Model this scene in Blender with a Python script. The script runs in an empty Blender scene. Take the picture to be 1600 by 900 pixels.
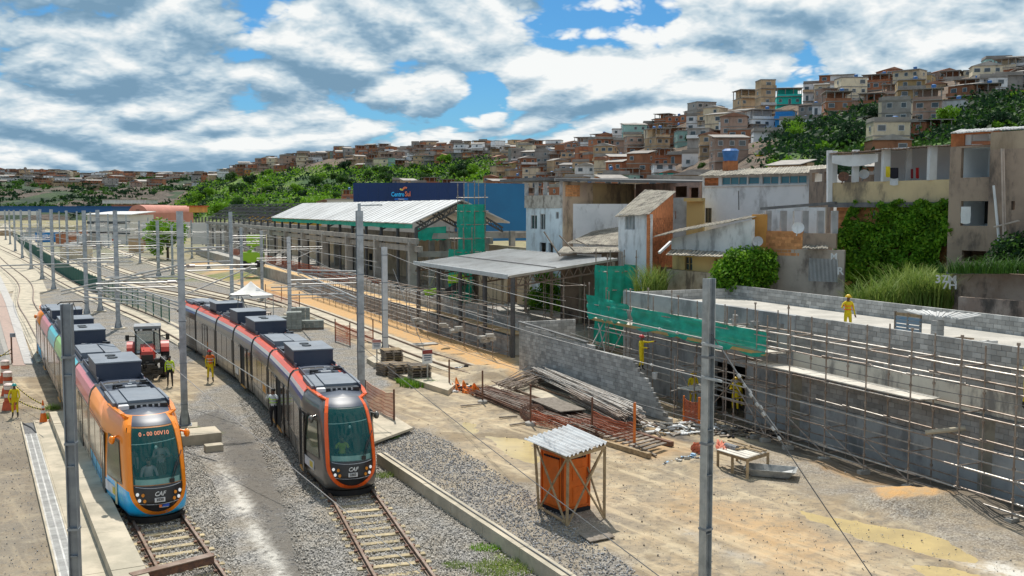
import bpy, bmesh, math, random
import numpy as np
from mathutils import Vector, Matrix, noise as mnoise
R = math.radians
rng = random.Random(7)
nrng = np.random.default_rng(7)
sc = bpy.context.scene
col = sc.collection
# ------------------------------------------------------------------ camera
CAMH = 10.0
F = 1600.0
PITCH = math.atan(124 / F)
cam_d = bpy.data.cameras.new("camera")
cam_d.sensor_width = 36
cam_d.lens = 36
cam_d.clip_end = 9000
cam = bpy.data.objects.new("camera", cam_d)
col.objects.link(cam)
cam.location = (0, 0, CAMH)
cam.rotation_euler = (math.pi / 2 - PITCH, 0, 0)
sc.camera = cam
CP, SP = math.cos(PITCH), math.sin(PITCH)
def ray(px, py):
    u, v = (px - 800) / F, (450 - py) / F
    return Vector((u, CP + v * SP, -SP + v * CP))
def P(px, py, z=0.0):
    d = ray(px, py); t = (z - CAMH) / d.z
    return Vector((d.x * t, d.y * t, z))
def A(px, py, Y):
    d = ray(px, py); t = Y / d.y
    return Vector((d.x * t, Y, CAMH + d.z * t))
def X(px, Y):
    return (px - 800) / F * Y
def Zat(py, Y):
    return A(800, py, Y).z
def vdir(vpx):
    v = Vector(((vpx - 800) / F, 1, 0)); return v.normalized()
# ------------------------------------------------------------------ light
SUN_EL, SUN_AZ = 58.0, -10.0          # the sun stands high behind the scene, slightly left
sd = bpy.data.lights.new("sun", 'SUN'); sd.energy = 3.6; sd.angle = R(0.6); sd.color = (1.0, 0.95, 0.87)
sun = bpy.data.objects.new("sun", sd); col.objects.link(sun)
sv = Vector((math.sin(R(SUN_AZ)) * math.cos(R(SUN_EL)), math.cos(R(SUN_AZ)) * math.cos(R(SUN_EL)), math.sin(R(SUN_EL))))
sun.rotation_euler = sv.to_track_quat('Z', 'Y').to_euler()
sun.location = (0, 0, 60)
sc.view_settings.view_transform = 'Standard'
sc.view_settings.look = 'None'
sc.view_settings.exposure = 0.42
sc.view_settings.gamma = 1.0
w = bpy.data.worlds.new("World"); sc.world = w; w.use_nodes = True
def nd(nt, typ, **kw):
    n = nt.nodes.new(typ)
    for k, v in kw.items():
        if k.startswith('i_'):
            n.inputs[int(k[2:])].default_value = v
        else: setattr(n, k, v)
    return n
def mth(nt, op, a, b=None, c=None, clamp=False):
    n = nt.nodes.new('ShaderNodeMath'); n.operation = op; n.use_clamp = clamp
    for i, v in enumerate((a, b, c)):
        if v is None: continue
        if hasattr(v, 'links'): nt.links.new(v, n.inputs[i])
        else: n.inputs[i].default_value = v
    return n.outputs[0]
def mixc(nt, f, a, b, mode='MIX'):
    n = nt.nodes.new('ShaderNodeMix'); n.data_type = 'RGBA'; n.blend_type = mode
    for i, v in ((0, f), (6, a), (7, b)):
        if hasattr(v, 'links'): nt.links.new(v, n.inputs[i])
        elif i == 0: n.inputs[0].default_value = v
        else: n.inputs[i].default_value = (*v[:3], 1)
    return n.outputs[2]
def ramp(nt, f, stops, interp='LINEAR'):
    n = nt.nodes.new('ShaderNodeValToRGB'); n.color_ramp.interpolation = interp
    e = n.color_ramp.elements
    while len(e) < len(stops): e.new(0.5)
    for k, (p, c) in enumerate(stops):
        e[k].position = p
        c = (c, c, c) if not hasattr(c, '__len__') else c
        e[k].color = (*c[:3], 1)
    nt.links.new(f, n.inputs[0])
    return n.outputs[0]
def smooth(nt, f, lo, hi):
    n = nt.nodes.new('ShaderNodeMapRange'); n.interpolation_type = 'SMOOTHSTEP'
    nt.links.new(f, n.inputs[0]); n.inputs[1].default_value = lo; n.inputs[2].default_value = hi
    return n.outputs[0]
def build_world():
    nt = w.node_tree; nt.nodes.clear()
    out = nd(nt, 'ShaderNodeOutputWorld'); bg = nd(nt, 'ShaderNodeBackground'); bg.inputs[1].default_value = 0.1
    sky = nd(nt, 'ShaderNodeTexSky'); sky.sky_type = 'NISHITA'; sky.sun_disc = False
    sky.sun_elevation = R(SUN_EL); sky.sun_rotation = R(SUN_AZ); sky.air_density = 1.0; sky.dust_density = 0.6; sky.ozone_density = 2.0
    tc = nd(nt, 'ShaderNodeTexCoord'); nrm = nd(nt, 'ShaderNodeVectorMath', operation='NORMALIZE')
    nt.links.new(tc.outputs['Generated'], nrm.inputs[0])
    sep = nd(nt, 'ShaderNodeSeparateXYZ'); nt.links.new(nrm.outputs[0], sep.inputs[0])
    dx, dy, dz = sep.outputs
    # elevation squeezed towards the horizon, as flat based clouds look from below
    ez = mth(nt, 'MAXIMUM', dz, 0.0)
    el = mth(nt, 'DIVIDE', ez, mth(nt, 'ADD', ez, 0.30))
    def vec(dzoff, sca, off):
        cmb = nd(nt, 'ShaderNodeCombineXYZ')
        for i, q in enumerate((mth(nt, 'ADD', mth(nt, 'MULTIPLY', dx, 3.6 * sca), off), mth(nt, 'MULTIPLY', dy, 3.6 * sca), mth(nt, 'MULTIPLY', mth(nt, 'ADD', el, dzoff), 5.2 * sca))): nt.links.new(q, cmb.inputs[i])
        return cmb.outputs[0]
    def cloud(dzoff, det=9.0, sca=1.0, off=2.7, puff=.55):
        v = vec(dzoff, sca, off)
        n = nd(nt, 'ShaderNodeTexNoise'); n.inputs['Scale'].default_value = .72; n.inputs['Detail'].default_value = det; n.inputs['Roughness'].default_value = 0.52
        nt.links.new(v, n.inputs['Vector'])
        if not puff: return n.outputs['Fac']
        # rounded cauliflower heads
        tot = None
        for sc3, wt in ((1.7, .62), (3.9, .27), (9.1, .12), (21, .06), (43, .035)):
            b = nd(nt, 'ShaderNodeTexNoise'); b.normalize = False; b.inputs['Scale'].default_value = sc3; b.inputs['Detail'].default_value = 0; nt.links.new(v, b.inputs['Vector'])
            q = mth(nt, 'MULTIPLY', mth(nt, 'ABSOLUTE', b.outputs['Fac']), wt); tot = q if tot is None else mth(nt, 'ADD', tot, q)
        return mth(nt, 'ADD', mth(nt, 'MULTIPLY', n.outputs['Fac'], .62), mth(nt, 'MULTIPLY', tot, .62))
    n0 = cloud(0.0); n1 = cloud(0.024, 6.0); n2 = cloud(0.0, 4.0, 0.45, 7.3, 0)
    def bump(cx, cz, wx, wz):
        a = mth(nt, 'DIVIDE', mth(nt, 'SUBTRACT', dx, cx), wx); b = mth(nt, 'DIVIDE', mth(nt, 'SUBTRACT', dz, cz), wz)
        return mth(nt, 'POWER', 2.718, mth(nt, 'MULTIPLY', -1.0, mth(nt, 'ADD', mth(nt, 'MULTIPLY', a, a), mth(nt, 'MULTIPLY', b, b))))
    gap = mth(nt, 'ADD', mth(nt, 'ADD', bump(0.06, 0.175, 0.09, 0.02), bump(-0.02, 0.105, 0.045, 0.025)), mth(nt, 'MULTIPLY', bump(0.40, 0.16, 0.06, 0.05), 0.75))
    cov = mth(nt, 'ADD', n0, mth(nt, 'MULTIPLY', gap, -0.10))
    cov = mth(nt, 'ADD', cov, mth(nt, 'MULTIPLY', mth(nt, 'SUBTRACT', n2, .5), 0.30))
    dens = smooth(nt, mth(nt, 'ADD', cov, mth(nt, 'MULTIPLY', bump(-0.36, 0.11, 0.24, 0.12), 0.04)), 0.312, 0.366)
    lit = mth(nt, 'MULTIPLY', mth(nt, 'SUBTRACT', n0, n1), 5.0)
    thick = smooth(nt, mth(nt, 'ADD', n2, mth(nt, 'MULTIPLY', n0, .35)), 0.58, 0.78)
    east = smooth(nt, dx, -0.32, 0.22)
    lit = mth(nt, 'ADD', mth(nt, 'ADD', lit, 0.60), mth(nt, 'MULTIPLY', thick, -0.38))
    lit = mth(nt, 'ADD', lit, mth(nt, 'MULTIPLY', mth(nt, 'SUBTRACT', east, 0.5), 0.42), clamp=True)
    c = ramp(nt, lit, [(0.0, (1.45, 2.5, 3.5)), (0.25, (2.1, 3.2, 4.2)), (0.55, (4.1, 5.0, 5.6)), (0.92, (7.0, 7.15, 7.1))])
    blue = mixc(nt, 1.0, sky.outputs[0], (0.22, 0.50, 0.72), 'MULTIPLY')
    hz = smooth(nt, dz, 0.16, -0.02)
    blue = mixc(nt, mth(nt, 'MULTIPLY', hz, 0.30), blue, (3.2, 5.0, 6.2))
    full = mixc(nt, dens, blue, c)
    nt.links.new(full, bg.inputs[0]); nt.links.new(bg.outputs[0], out.inputs[0])
build_world()
# ------------------------------------------------------------------ materials
MATS = {}
def mat(name, c=None, c2=None, rough=0.8, sc_=2.0, lo=.35, hi=.65, bump=0.0, bsc=14.0, metal=0.0, rnd=0.0, streak=None, sk=0.5, spec=0.4, emit=None, sheen=0, coat=0.0):
    if name in MATS: return MATS[name]
    m = bpy.data.materials.new(name); m.use_nodes = True; MATS[name] = m
    nt = m.node_tree; b = nt.nodes['Principled BSDF']
    geo = nd(nt, 'ShaderNodeNewGeometry'); pos = geo.outputs['Position']
    colr = None
    c2 = c2 or tuple(x * 0.78 for x in c)
    nz = nd(nt, 'ShaderNodeTexNoise'); nz.inputs['Scale'].default_value = sc_; nz.inputs['Detail'].default_value = 7; nz.inputs['Roughness'].default_value = .62
    nt.links.new(pos, nz.inputs['Vector'])
    f = smooth(nt, nz.outputs['Fac'], lo, hi)
    colr = mixc(nt, f, c, c2)
    if streak:
        mp = nd(nt, 'ShaderNodeMapping'); mp.inputs['Scale'].default_value = (1.0, 1.0, .38)
        nt.links.new(pos, mp.inputs[0])
        n2 = nd(nt, 'ShaderNodeTexNoise'); n2.inputs['Scale'].default_value = 1.0; n2.inputs['Detail'].default_value = 8; n2.inputs['Roughness'].default_value = .68
        nt.links.new(mp.outputs[0], n2.inputs['Vector'])
        g = mth(nt, 'MULTIPLY', smooth(nt, mth(nt, 'ADD', mth(nt, 'MULTIPLY', n2.outputs['Fac'], .7), mth(nt, 'MULTIPLY', nz.outputs['Fac'], .3)), .49, .62), sk)
        colr = mixc(nt, g, colr, streak)
    if rnd:
        oi = nd(nt, 'ShaderNodeObjectInfo')
        r_ = mth(nt, 'FRACT', mth(nt, 'ADD', oi.outputs['Random'], geo.outputs['Random Per Island']))
        v = mth(nt, 'ADD', mth(nt, 'MULTIPLY', r_, rnd), 1 - rnd / 2)
        h = nd(nt, 'ShaderNodeHueSaturation'); nt.links.new(v, h.inputs['Value']); nt.links.new(colr, h.inputs['Color']); colr = h.outputs[0]
    nt.links.new(colr, b.inputs['Base Color'])
    b.inputs['Roughness'].default_value = rough; b.inputs['Metallic'].default_value = metal
    b.inputs['Specular IOR Level'].default_value = spec
    if coat: b.inputs['Coat Weight'].default_value = coat; b.inputs['Coat Roughness'].default_value = .08
    if emit: b.inputs['Emission Color'].default_value = (*emit[:3], 1); b.inputs['Emission Strength'].default_value = emit[3]
    if bump:
        n3 = nd(nt, 'ShaderNodeTexNoise'); n3.inputs['Scale'].default_value = bsc; n3.inputs['Detail'].default_value = 5
        nt.links.new(pos, n3.inputs['Vector'])
        bp = nd(nt, 'ShaderNodeBump'); bp.inputs['Strength'].default_value = bump; bp.inputs['Distance'].default_value = .03
        nt.links.new(n3.outputs['Fac'], bp.inputs['Height']); nt.links.new(bp.outputs[0], b.inputs['Normal'])
    return m
def glassmat(name, tint, rough=.05, alpha=.5):
    m = bpy.data.materials.new(name); m.use_nodes = True; MATS[name] = m
    nt = m.node_tree; b = nt.nodes['Principled BSDF']
    b.inputs['Base Color'].default_value = (*tint, 1); b.inputs['Roughness'].default_value = rough
    b.inputs['Alpha'].default_value = alpha; b.inputs['Specular IOR Level'].default_value = .9
    return m
galv = mat('galvanised', (.42, .46, .49), (.30, .34, .37), .42, sc_=3, metal=.55, streak=(.2, .19, .18), sk=.35)
galvd = mat('galvanised_dark', (.27, .31, .35), (.2, .23, .27), .45, sc_=2, metal=.5, streak=(.12, .12, .12), sk=.4)
conc = mat('concrete', (.44, .42, .38), (.32, .30, .27), .9, sc_=1.2, bump=.25, streak=(.16, .15, .13), sk=.5)
concl = mat('concrete_cream', (.54, .47, .36), (.38, .34, .26), .88, sc_=.8, bump=.2, streak=(.30, .26, .2), sk=.35)
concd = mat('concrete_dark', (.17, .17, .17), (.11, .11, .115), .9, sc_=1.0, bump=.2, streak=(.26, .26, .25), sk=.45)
render_grey = mat('grey_render', (.25, .265, .28), (.17, .18, .19), .9, sc_=.5, streak=(.10, .10, .10), sk=.7, bump=.15)
block = mat('concrete_block', (.44, .435, .42), (.32, .32, .31), .95, sc_=1.1, rnd=.5, bump=.5, bsc=30)
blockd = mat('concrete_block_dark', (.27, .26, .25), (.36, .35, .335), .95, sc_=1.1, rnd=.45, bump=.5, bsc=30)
mortar = mat('mortar', (.20, .195, .185), (.28, .27, .25), .95, sc_=2)
steel = mat('scaffold_steel', (.36, .31, .27), (.24, .18, .14), .55, sc_=4, metal=.35)
steell = mat('scaffold_steel_pale', (.55, .52, .48), (.38, .34, .30), .5, sc_=4, metal=.35, rnd=.4)
rust = mat('rusty_steel', (.20, .095, .055), (.11, .06, .045), .75, sc_=5, bump=.1)
railtop = mat('rail_steel', (.17, .11, .08), (.26, .2, .16), .45, sc_=3, metal=.5)
wood = mat('raw_timber', (.42, .31, .18), (.27, .19, .11), .85, sc_=5, rnd=.4, bump=.2)
woodg = mat('grey_timber', (.28, .24, .20), (.17, .14, .11), .9, sc_=5, rnd=.5, bump=.2)
sleepm = mat('sleeper_concrete', (.46, .37, .22), (.30, .25, .16), .9, sc_=4, rnd=.35, bump=.2)
whitep = mat('white_paint', (.74, .75, .75), (.62, .63, .63), .7, sc_=1)
roofw = mat('white_roof_sheet', (.64, .64, .63), (.52, .52, .51), .5, sc_=.25, rnd=.08, streak=(.36, .33, .3), sk=.3)
dark = mat('black_rubber', (.018, .018, .02), (.03, .03, .03), .7)
darkm = mat('dark_void', (.02, .02, .022), (.035, .033, .03), .9)
greennet = mat('green_net', (.01, .42, .29), (.01, .30, .21), .8, sc_=1.5, bump=.5, bsc=6)
orangenet = mat('orange_net', (.62, .14, .05), (.42, .10, .04), .8, sc_=3)
orangep = mat('orange_plastic', (.80, .17, .015), (.66, .13, .012), .5, sc_=1.2, rnd=.08)
redw = mat('faded_orange_plastic', (.60, .11, .04), (.42, .08, .03), .6, sc_=4)
wirem = mat('cable', (.10, .10, .10), (.14, .14, .14), .6)
wirel = mat('bright_cable', (.40, .39, .37), (.32, .31, .3), .5, metal=.4)
fibro = mat('fibre_cement', (.46, .42, .35), (.27, .25, .21), .95, sc_=1.2, rnd=.25, streak=(.10, .09, .08), sk=.65)
# ------------------------------------------------------------------ objects
def tag(o, label=None, cat=None, group=None, kind=None):
    if label: o['label'] = label
    if cat: o['category'] = cat
    if group: o['group'] = group
    if kind: o['kind'] = kind
    return o
def thing(name, label, cat, loc=(0, 0, 0), rz=0.0, group=None, kind=None):
    o = bpy.data.objects.new(name, None); col.objects.link(o)
    o.location = loc; o.rotation_euler = (0, 0, rz); o.empty_display_size = .2
    return tag(o, label, cat, group, kind)
def link(name, me, parent=None, mtx=None):
    o = bpy.data.objects.new(name, me); col.objects.link(o)
    if parent: o.parent = parent
    if mtx is not None: o.matrix_local = mtx
    return o
class MB:
    """collects faces; world coordinates are made relative to the parent on build"""
    def __init__(s): s.v = []; s.f = []; s.m = []; s.sm = False
    def add(s, vs, fs, mi=0):
        n = len(s.v); s.v += [tuple(v) for v in vs]; s.f += [tuple(i + n for i in f) for f in fs]; s.m += [mi] * len(fs)
        return s
    def box(s, c, size, rz=0.0, mi=0, M=None):
        x, y, z = size[0] / 2, size[1] / 2, size[2] / 2
        vs = [Vector((a * x, b * y, d * z)) for d in (-1, 1) for a, b in ((-1, -1), (1, -1), (1, 1), (-1, 1))]
        rm = M or Matrix.Rotation(rz, 3, 'Z')
        return s.add([rm @ v + Vector(c) for v in vs], [(3, 2, 1, 0), (4, 5, 6, 7), (0, 1, 5, 4), (1, 2, 6, 5), (2, 3, 7, 6), (3, 0, 4, 7)], mi)
    def prism(s, pts, z0, z1, mi=0):
        n = len(pts); vs = [(p[0], p[1], z0) for p in pts] + [(p[0], p[1], z1) for p in pts]
        return s.add(vs, [tuple(range(n - 1, -1, -1)), tuple(range(n, 2 * n))] + [(i, (i + 1) % n, (i + 1) % n + n, i + n) for i in range(n)], mi)
    def hexa(s, a, b, mi=0):          # two quads of four corners each
        return s.add(list(a) + list(b), [(3, 2, 1, 0), (4, 5, 6, 7), (0, 1, 5, 4), (1, 2, 6, 5), (2, 3, 7, 6), (3, 0, 4, 7)], mi)
    def slab(s, quad, th, mi=0):       # a thick sheet under a quad
        q = [Vector(v) for v in quad]; n = (q[1] - q[0]).cross(q[3] - q[0]).normalized()
        if n.z < 0: n = -n
        return s.hexa([v - n * th for v in q], q, mi)
    def beam(s, a, b, wdt, hgt=None, mi=0, up=(0, 0, 1)):
        a, b = Vector(a), Vector(b); hgt = hgt or wdt
        d = (b - a); L = d.length
        if L < 1e-6: return s
        d.normalize(); u = Vector(up)
        if abs(d.dot(u)) > .98: u = Vector((0, 1, 0))
        x = d.cross(u).normalized(); z = x.cross(d)
        o = [(-1, -1), (1, -1), (1, 1), (-1, 1)]
        return s.hexa([a + x * i * wdt / 2 + z * j * hgt / 2 for i, j in o], [b + x * i * wdt / 2 + z * j * hgt / 2 for i, j in o], mi)
    def cyl(s, a, b, r, n=8, mi=0, r2=None):
        a, b = Vector(a), Vector(b); r2 = r if r2 is None else r2
        d = (b - a).normalized(); u = Vector((0, 0, 1)) if abs(d.z) < .95 else Vector((1, 0, 0))
        x = d.cross(u).normalized(); y = d.cross(x)
        vs = [c + (x * math.cos(2 * math.pi * k / n) + y * math.sin(2 * math.pi * k / n)) * rr for c, rr in ((a, r), (b, r2)) for k in range(n)]
        return s.add(vs, [(k, (k + 1) % n, (k + 1) % n + n, k + n) for k in range(n)] + [tuple(range(n - 1, -1, -1)), tuple(range(n, 2 * n))], mi)
    def tube(s, pts, r, n=5, mi=0):
        pts = [Vector(p) for p in pts]; base = len(s.v); rings = []
        for i, p in enumerate(pts):
            d = (pts[min(i + 1, len(pts) - 1)] - pts[max(i - 1, 0)]).normalized()
            u = Vector((0, 0, 1)) if abs(d.z) < .9 else Vector((1, 0, 0))
            x = d.cross(u).normalized(); y = d.cross(x)
            rings.append([p + (x * math.cos(2 * math.pi * k / n) + y * math.sin(2 * math.pi * k / n)) * r for k in range(n)])
        vs = [v for rg in rings for v in rg]
        fs = [(i * n + k, i * n + (k + 1) % n, (i + 1) * n + (k + 1) % n, (i + 1) * n + k) for i in range(len(pts) - 1) for k in range(n)]
        return s.add(vs, fs, mi)
    def lathe(s, c, prof, n=12, mi=0):
        c = Vector(c); vs = [c + Vector((r * math.cos(2 * math.pi * k / n), r * math.sin(2 * math.pi * k / n), z)) for r, z in prof for k in range(n)]
        m_ = len(prof)
        fs = [(i * n + k, i * n + (k + 1) % n, (i + 1) * n + (k + 1) % n, (i + 1) * n + k) for i in range(m_ - 1) for k in range(n)]
        return s.add(vs, fs + [tuple(range(n - 1, -1, -1)), tuple(range((m_ - 1) * n, m_ * n))], mi)
    def ball(s, c, r, mi=0, n=8, q=5):
        r = r if hasattr(r, '__len__') else (r, r, r); c = Vector(c)
        vs = [c + Vector((r[0] * math.sin(math.pi * i / q) * math.cos(2 * math.pi * k / n), r[1] * math.sin(math.pi * i / q) * math.sin(2 * math.pi * k / n), r[2] * math.cos(math.pi * i / q))) for i in range(q + 1) for k in range(n)]
        return s.add(vs, [(i * n + k, (i + 1) * n + k, (i + 1) * n + (k + 1) % n, i * n + (k + 1) % n) for i in range(q) for k in range(n)], mi)
    def mesh(s, name, mats, off=None, smooth_=False):
        me = bpy.data.meshes.new(name)
        vs = s.v if off is None else [(v[0] - off[0], v[1] - off[1], v[2] - off[2]) for v in s.v]
        me.from_pydata(vs, [], s.f)
        mats = mats if isinstance(mats, (list, tuple)) else [mats]
        for m in mats: me.materials.append(m)
        if len(mats) > 1: me.polygons.foreach_set('material_index', s.m)
        if smooth_ or s.sm: me.polygons.foreach_set('use_smooth', [True] * len(s.f))
        me.update()
        return me
    def build(s, name, mats, parent=None, local=False, smooth_=False):
        off = None
        if parent is not None and not local: off = parent.matrix_basis.translation
        return link(name, s.mesh(name, mats, off, smooth_), parent)
CACHE = {}
def unit(kind, m, n=8):
    k = (kind, m.name, n)
    if k not in CACHE:
        b = MB()
        if kind == 'cyl': b.cyl((0, 0, -.5), (0, 0, .5), .5, n)
        else: b.box((0, 0, 0), (1, 1, 1))
        CACHE[k] = b.mesh('unit_' + kind, m)
    return CACHE[k]
def _orient(a, b, sx, sy, up=None):
    a, b = Vector(a), Vector(b); d = b - a; L = d.length
    if up is None:
        q = d.to_track_quat('Z', 'Y').to_matrix().to_4x4()
    else:
        z = d.normalized(); u = Vector(up)
        if abs(z.dot(u)) > .99: u = Vector((0, 1, 0))
        x = u.cross(z).normalized(); y = z.cross(x)
        q = Matrix((x, y, z)).transposed().to_4x4()
    return Matrix.Translation((a + b) / 2) @ q @ Matrix.Diagonal((sx, sy, L, 1))
def rel(parent, p): return Vector(p) - parent.matrix_basis.translation
def rod(name, a, b, r, m, parent, n=6, world=True):
    if world: a, b = rel(parent, a), rel(parent, b)
    return link(name, unit('cyl', m, n), parent, _orient(a, b, 2 * r, 2 * r))
def bar(name, a, b, wd, hg, m, parent, world=True):
    if world: a, b = rel(parent, a), rel(parent, b)
    return link(name, unit('box', m), parent, _orient(a, b, wd, hg, (0, 0, 1)))
def pbox(name, c, size, rz, m, parent, world=True):
    if world: c = rel(parent, c)
    return link(name, unit('box', m), parent, Matrix.Translation(c) @ Matrix.Rotation(rz, 4, 'Z') @ Matrix.Diagonal((*size, 1)))
def npmesh(name, V, Fq, mats, parent=None, mi=None, smooth_=False):
    """fast mesh from numpy arrays; Fq is (n,k) faces"""
    me = bpy.data.meshes.new(name); V = np.asarray(V, np.float32); Fq = np.asarray(Fq, np.int32)
    n, k = Fq.shape
    me.vertices.add(len(V)); me.vertices.foreach_set('co', V.ravel())
    me.loops.add(n * k); me.loops.foreach_set('vertex_index', Fq.ravel())
    me.polygons.add(n); me.polygons.foreach_set('loop_start', np.arange(0, n * k, k, dtype=np.int32))
    me.polygons.foreach_set('loop_total', np.full(n, k, np.int32))
    for m in (mats if isinstance(mats, (list, tuple)) else [mats]): me.materials.append(m)
    if mi is not None: me.polygons.foreach_set('material_index', np.asarray(mi, np.int32))
    if smooth_: me.polygons.foreach_set('use_smooth', np.ones(n, bool))
    me.update(calc_edges=True)
    return me
def vnoise(x, y, s=1.0, oct=4, seed=0):
    """cheap value noise on numpy arrays, 0..1"""
    tot = np.zeros_like(x, float); amp = 1.0; nrm = 0.0; g = np.random.default_rng(seed); tab = g.random((257, 257))
    for o in range(oct):
        X_, Y_ = x * s + 37.1 * o, y * s + 11.7 * o
        xi, yi = np.floor(X_).astype(int), np.floor(Y_).astype(int); fx, fy = X_ - xi, Y_ - yi
        fx, fy = fx * fx * (3 - 2 * fx), fy * fy * (3 - 2 * fy)
        a, b_, c, d = tab[xi % 257, yi % 257], tab[(xi + 1) % 257, yi % 257], tab[xi % 257, (yi + 1) % 257], tab[(xi + 1) % 257, (yi + 1) % 257]
        tot += amp * ((a * (1 - fx) + b_ * fx) * (1 - fy) + (c * (1 - fx) + d * fx) * fy); nrm += amp; amp *= .5; s *= 2.03
    return tot / nrm
# ------------------------------------------------------------------ ground sheet
def px_poly(pts): return np.array([tuple(P(x, y))[:2] for x, y in pts])
def sdist(X_, Y_, poly):
    d = np.full(X_.shape, 1e9); inside = np.zeros(X_.shape, bool); n = len(poly)
    for i in range(n):
        a, b = poly[i], poly[(i + 1) % n]; e = b - a
        wx, wy = X_ - a[0], Y_ - a[1]; t = np.clip((wx * e[0] + wy * e[1]) / (e @ e), 0, 1)
        d = np.minimum(d, np.hypot(wx - e[0] * t, wy - e[1] * t))
        c1 = (a[1] > Y_) != (b[1] > Y_)
        with np.errstate(divide='ignore', invalid='ignore'): xx = a[0] + (Y_ - a[1]) * e[0] / (e[1] if e[1] else 1e-9)
        inside ^= c1 & (X_ < xx)
    return np.where(inside, d, -d)
def sline(X_, Y_, pts):
    d = np.full(X_.shape, 1e9)
    for a, b in zip(pts[:-1], pts[1:]):
        e = b - a; wx, wy = X_ - a[0], Y_ - a[1]; t = np.clip((wx * e[0] + wy * e[1]) / (e @ e), 0, 1)
        d = np.minimum(d, np.hypot(wx - e[0] * t, wy - e[1] * t))
    return d
def sm(x, lo, hi):
    t = np.clip((x - lo) / (hi - lo), 0, 1); return t * t * (3 - 2 * t)
def axis(lo, hi, step, far):
    a = list(np.arange(lo, hi, step)); s = step
    while a[-1] < far: s *= 1.35; a.append(a[-1] + s)
    s = step; b = [lo]
    while b[-1] > -far: s *= 1.35; b.append(b[-1] - s)
    return np.array(sorted(set(b[1:] + a)))
MOUNDS = [(1395, 785, 1.6, .30), (1440, 795, 1.3, .28), (1290, 725, .9, .10), (790, 592, 2.0, .5), (760, 580, 1.8, .3), (1512, 792, 1.5, .35), (1075, 728, .9, .25), (730, 560, 2.2, .25), (700, 545, 2.0, .2), (1095, 735, .7, .18)]
PUD = [[(1240, 793), (1275, 800), (1320, 808), (1350, 815), (1430, 826), (1475, 840), (1500, 860), (1530, 878), (1460, 868), (1400, 852), (1340, 840), (1300, 822), (1265, 812)], [(1325, 801), (1345, 797), (1368, 804), (1345, 813)], [(1425, 882), (1480, 886), (1550, 905), (1470, 912)], [(758, 680), (790, 682), (828, 686), (842, 705), (838, 724), (810, 714), (785, 700)], [(718, 656), (742, 662), (742, 676), (724, 670)]]
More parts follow.
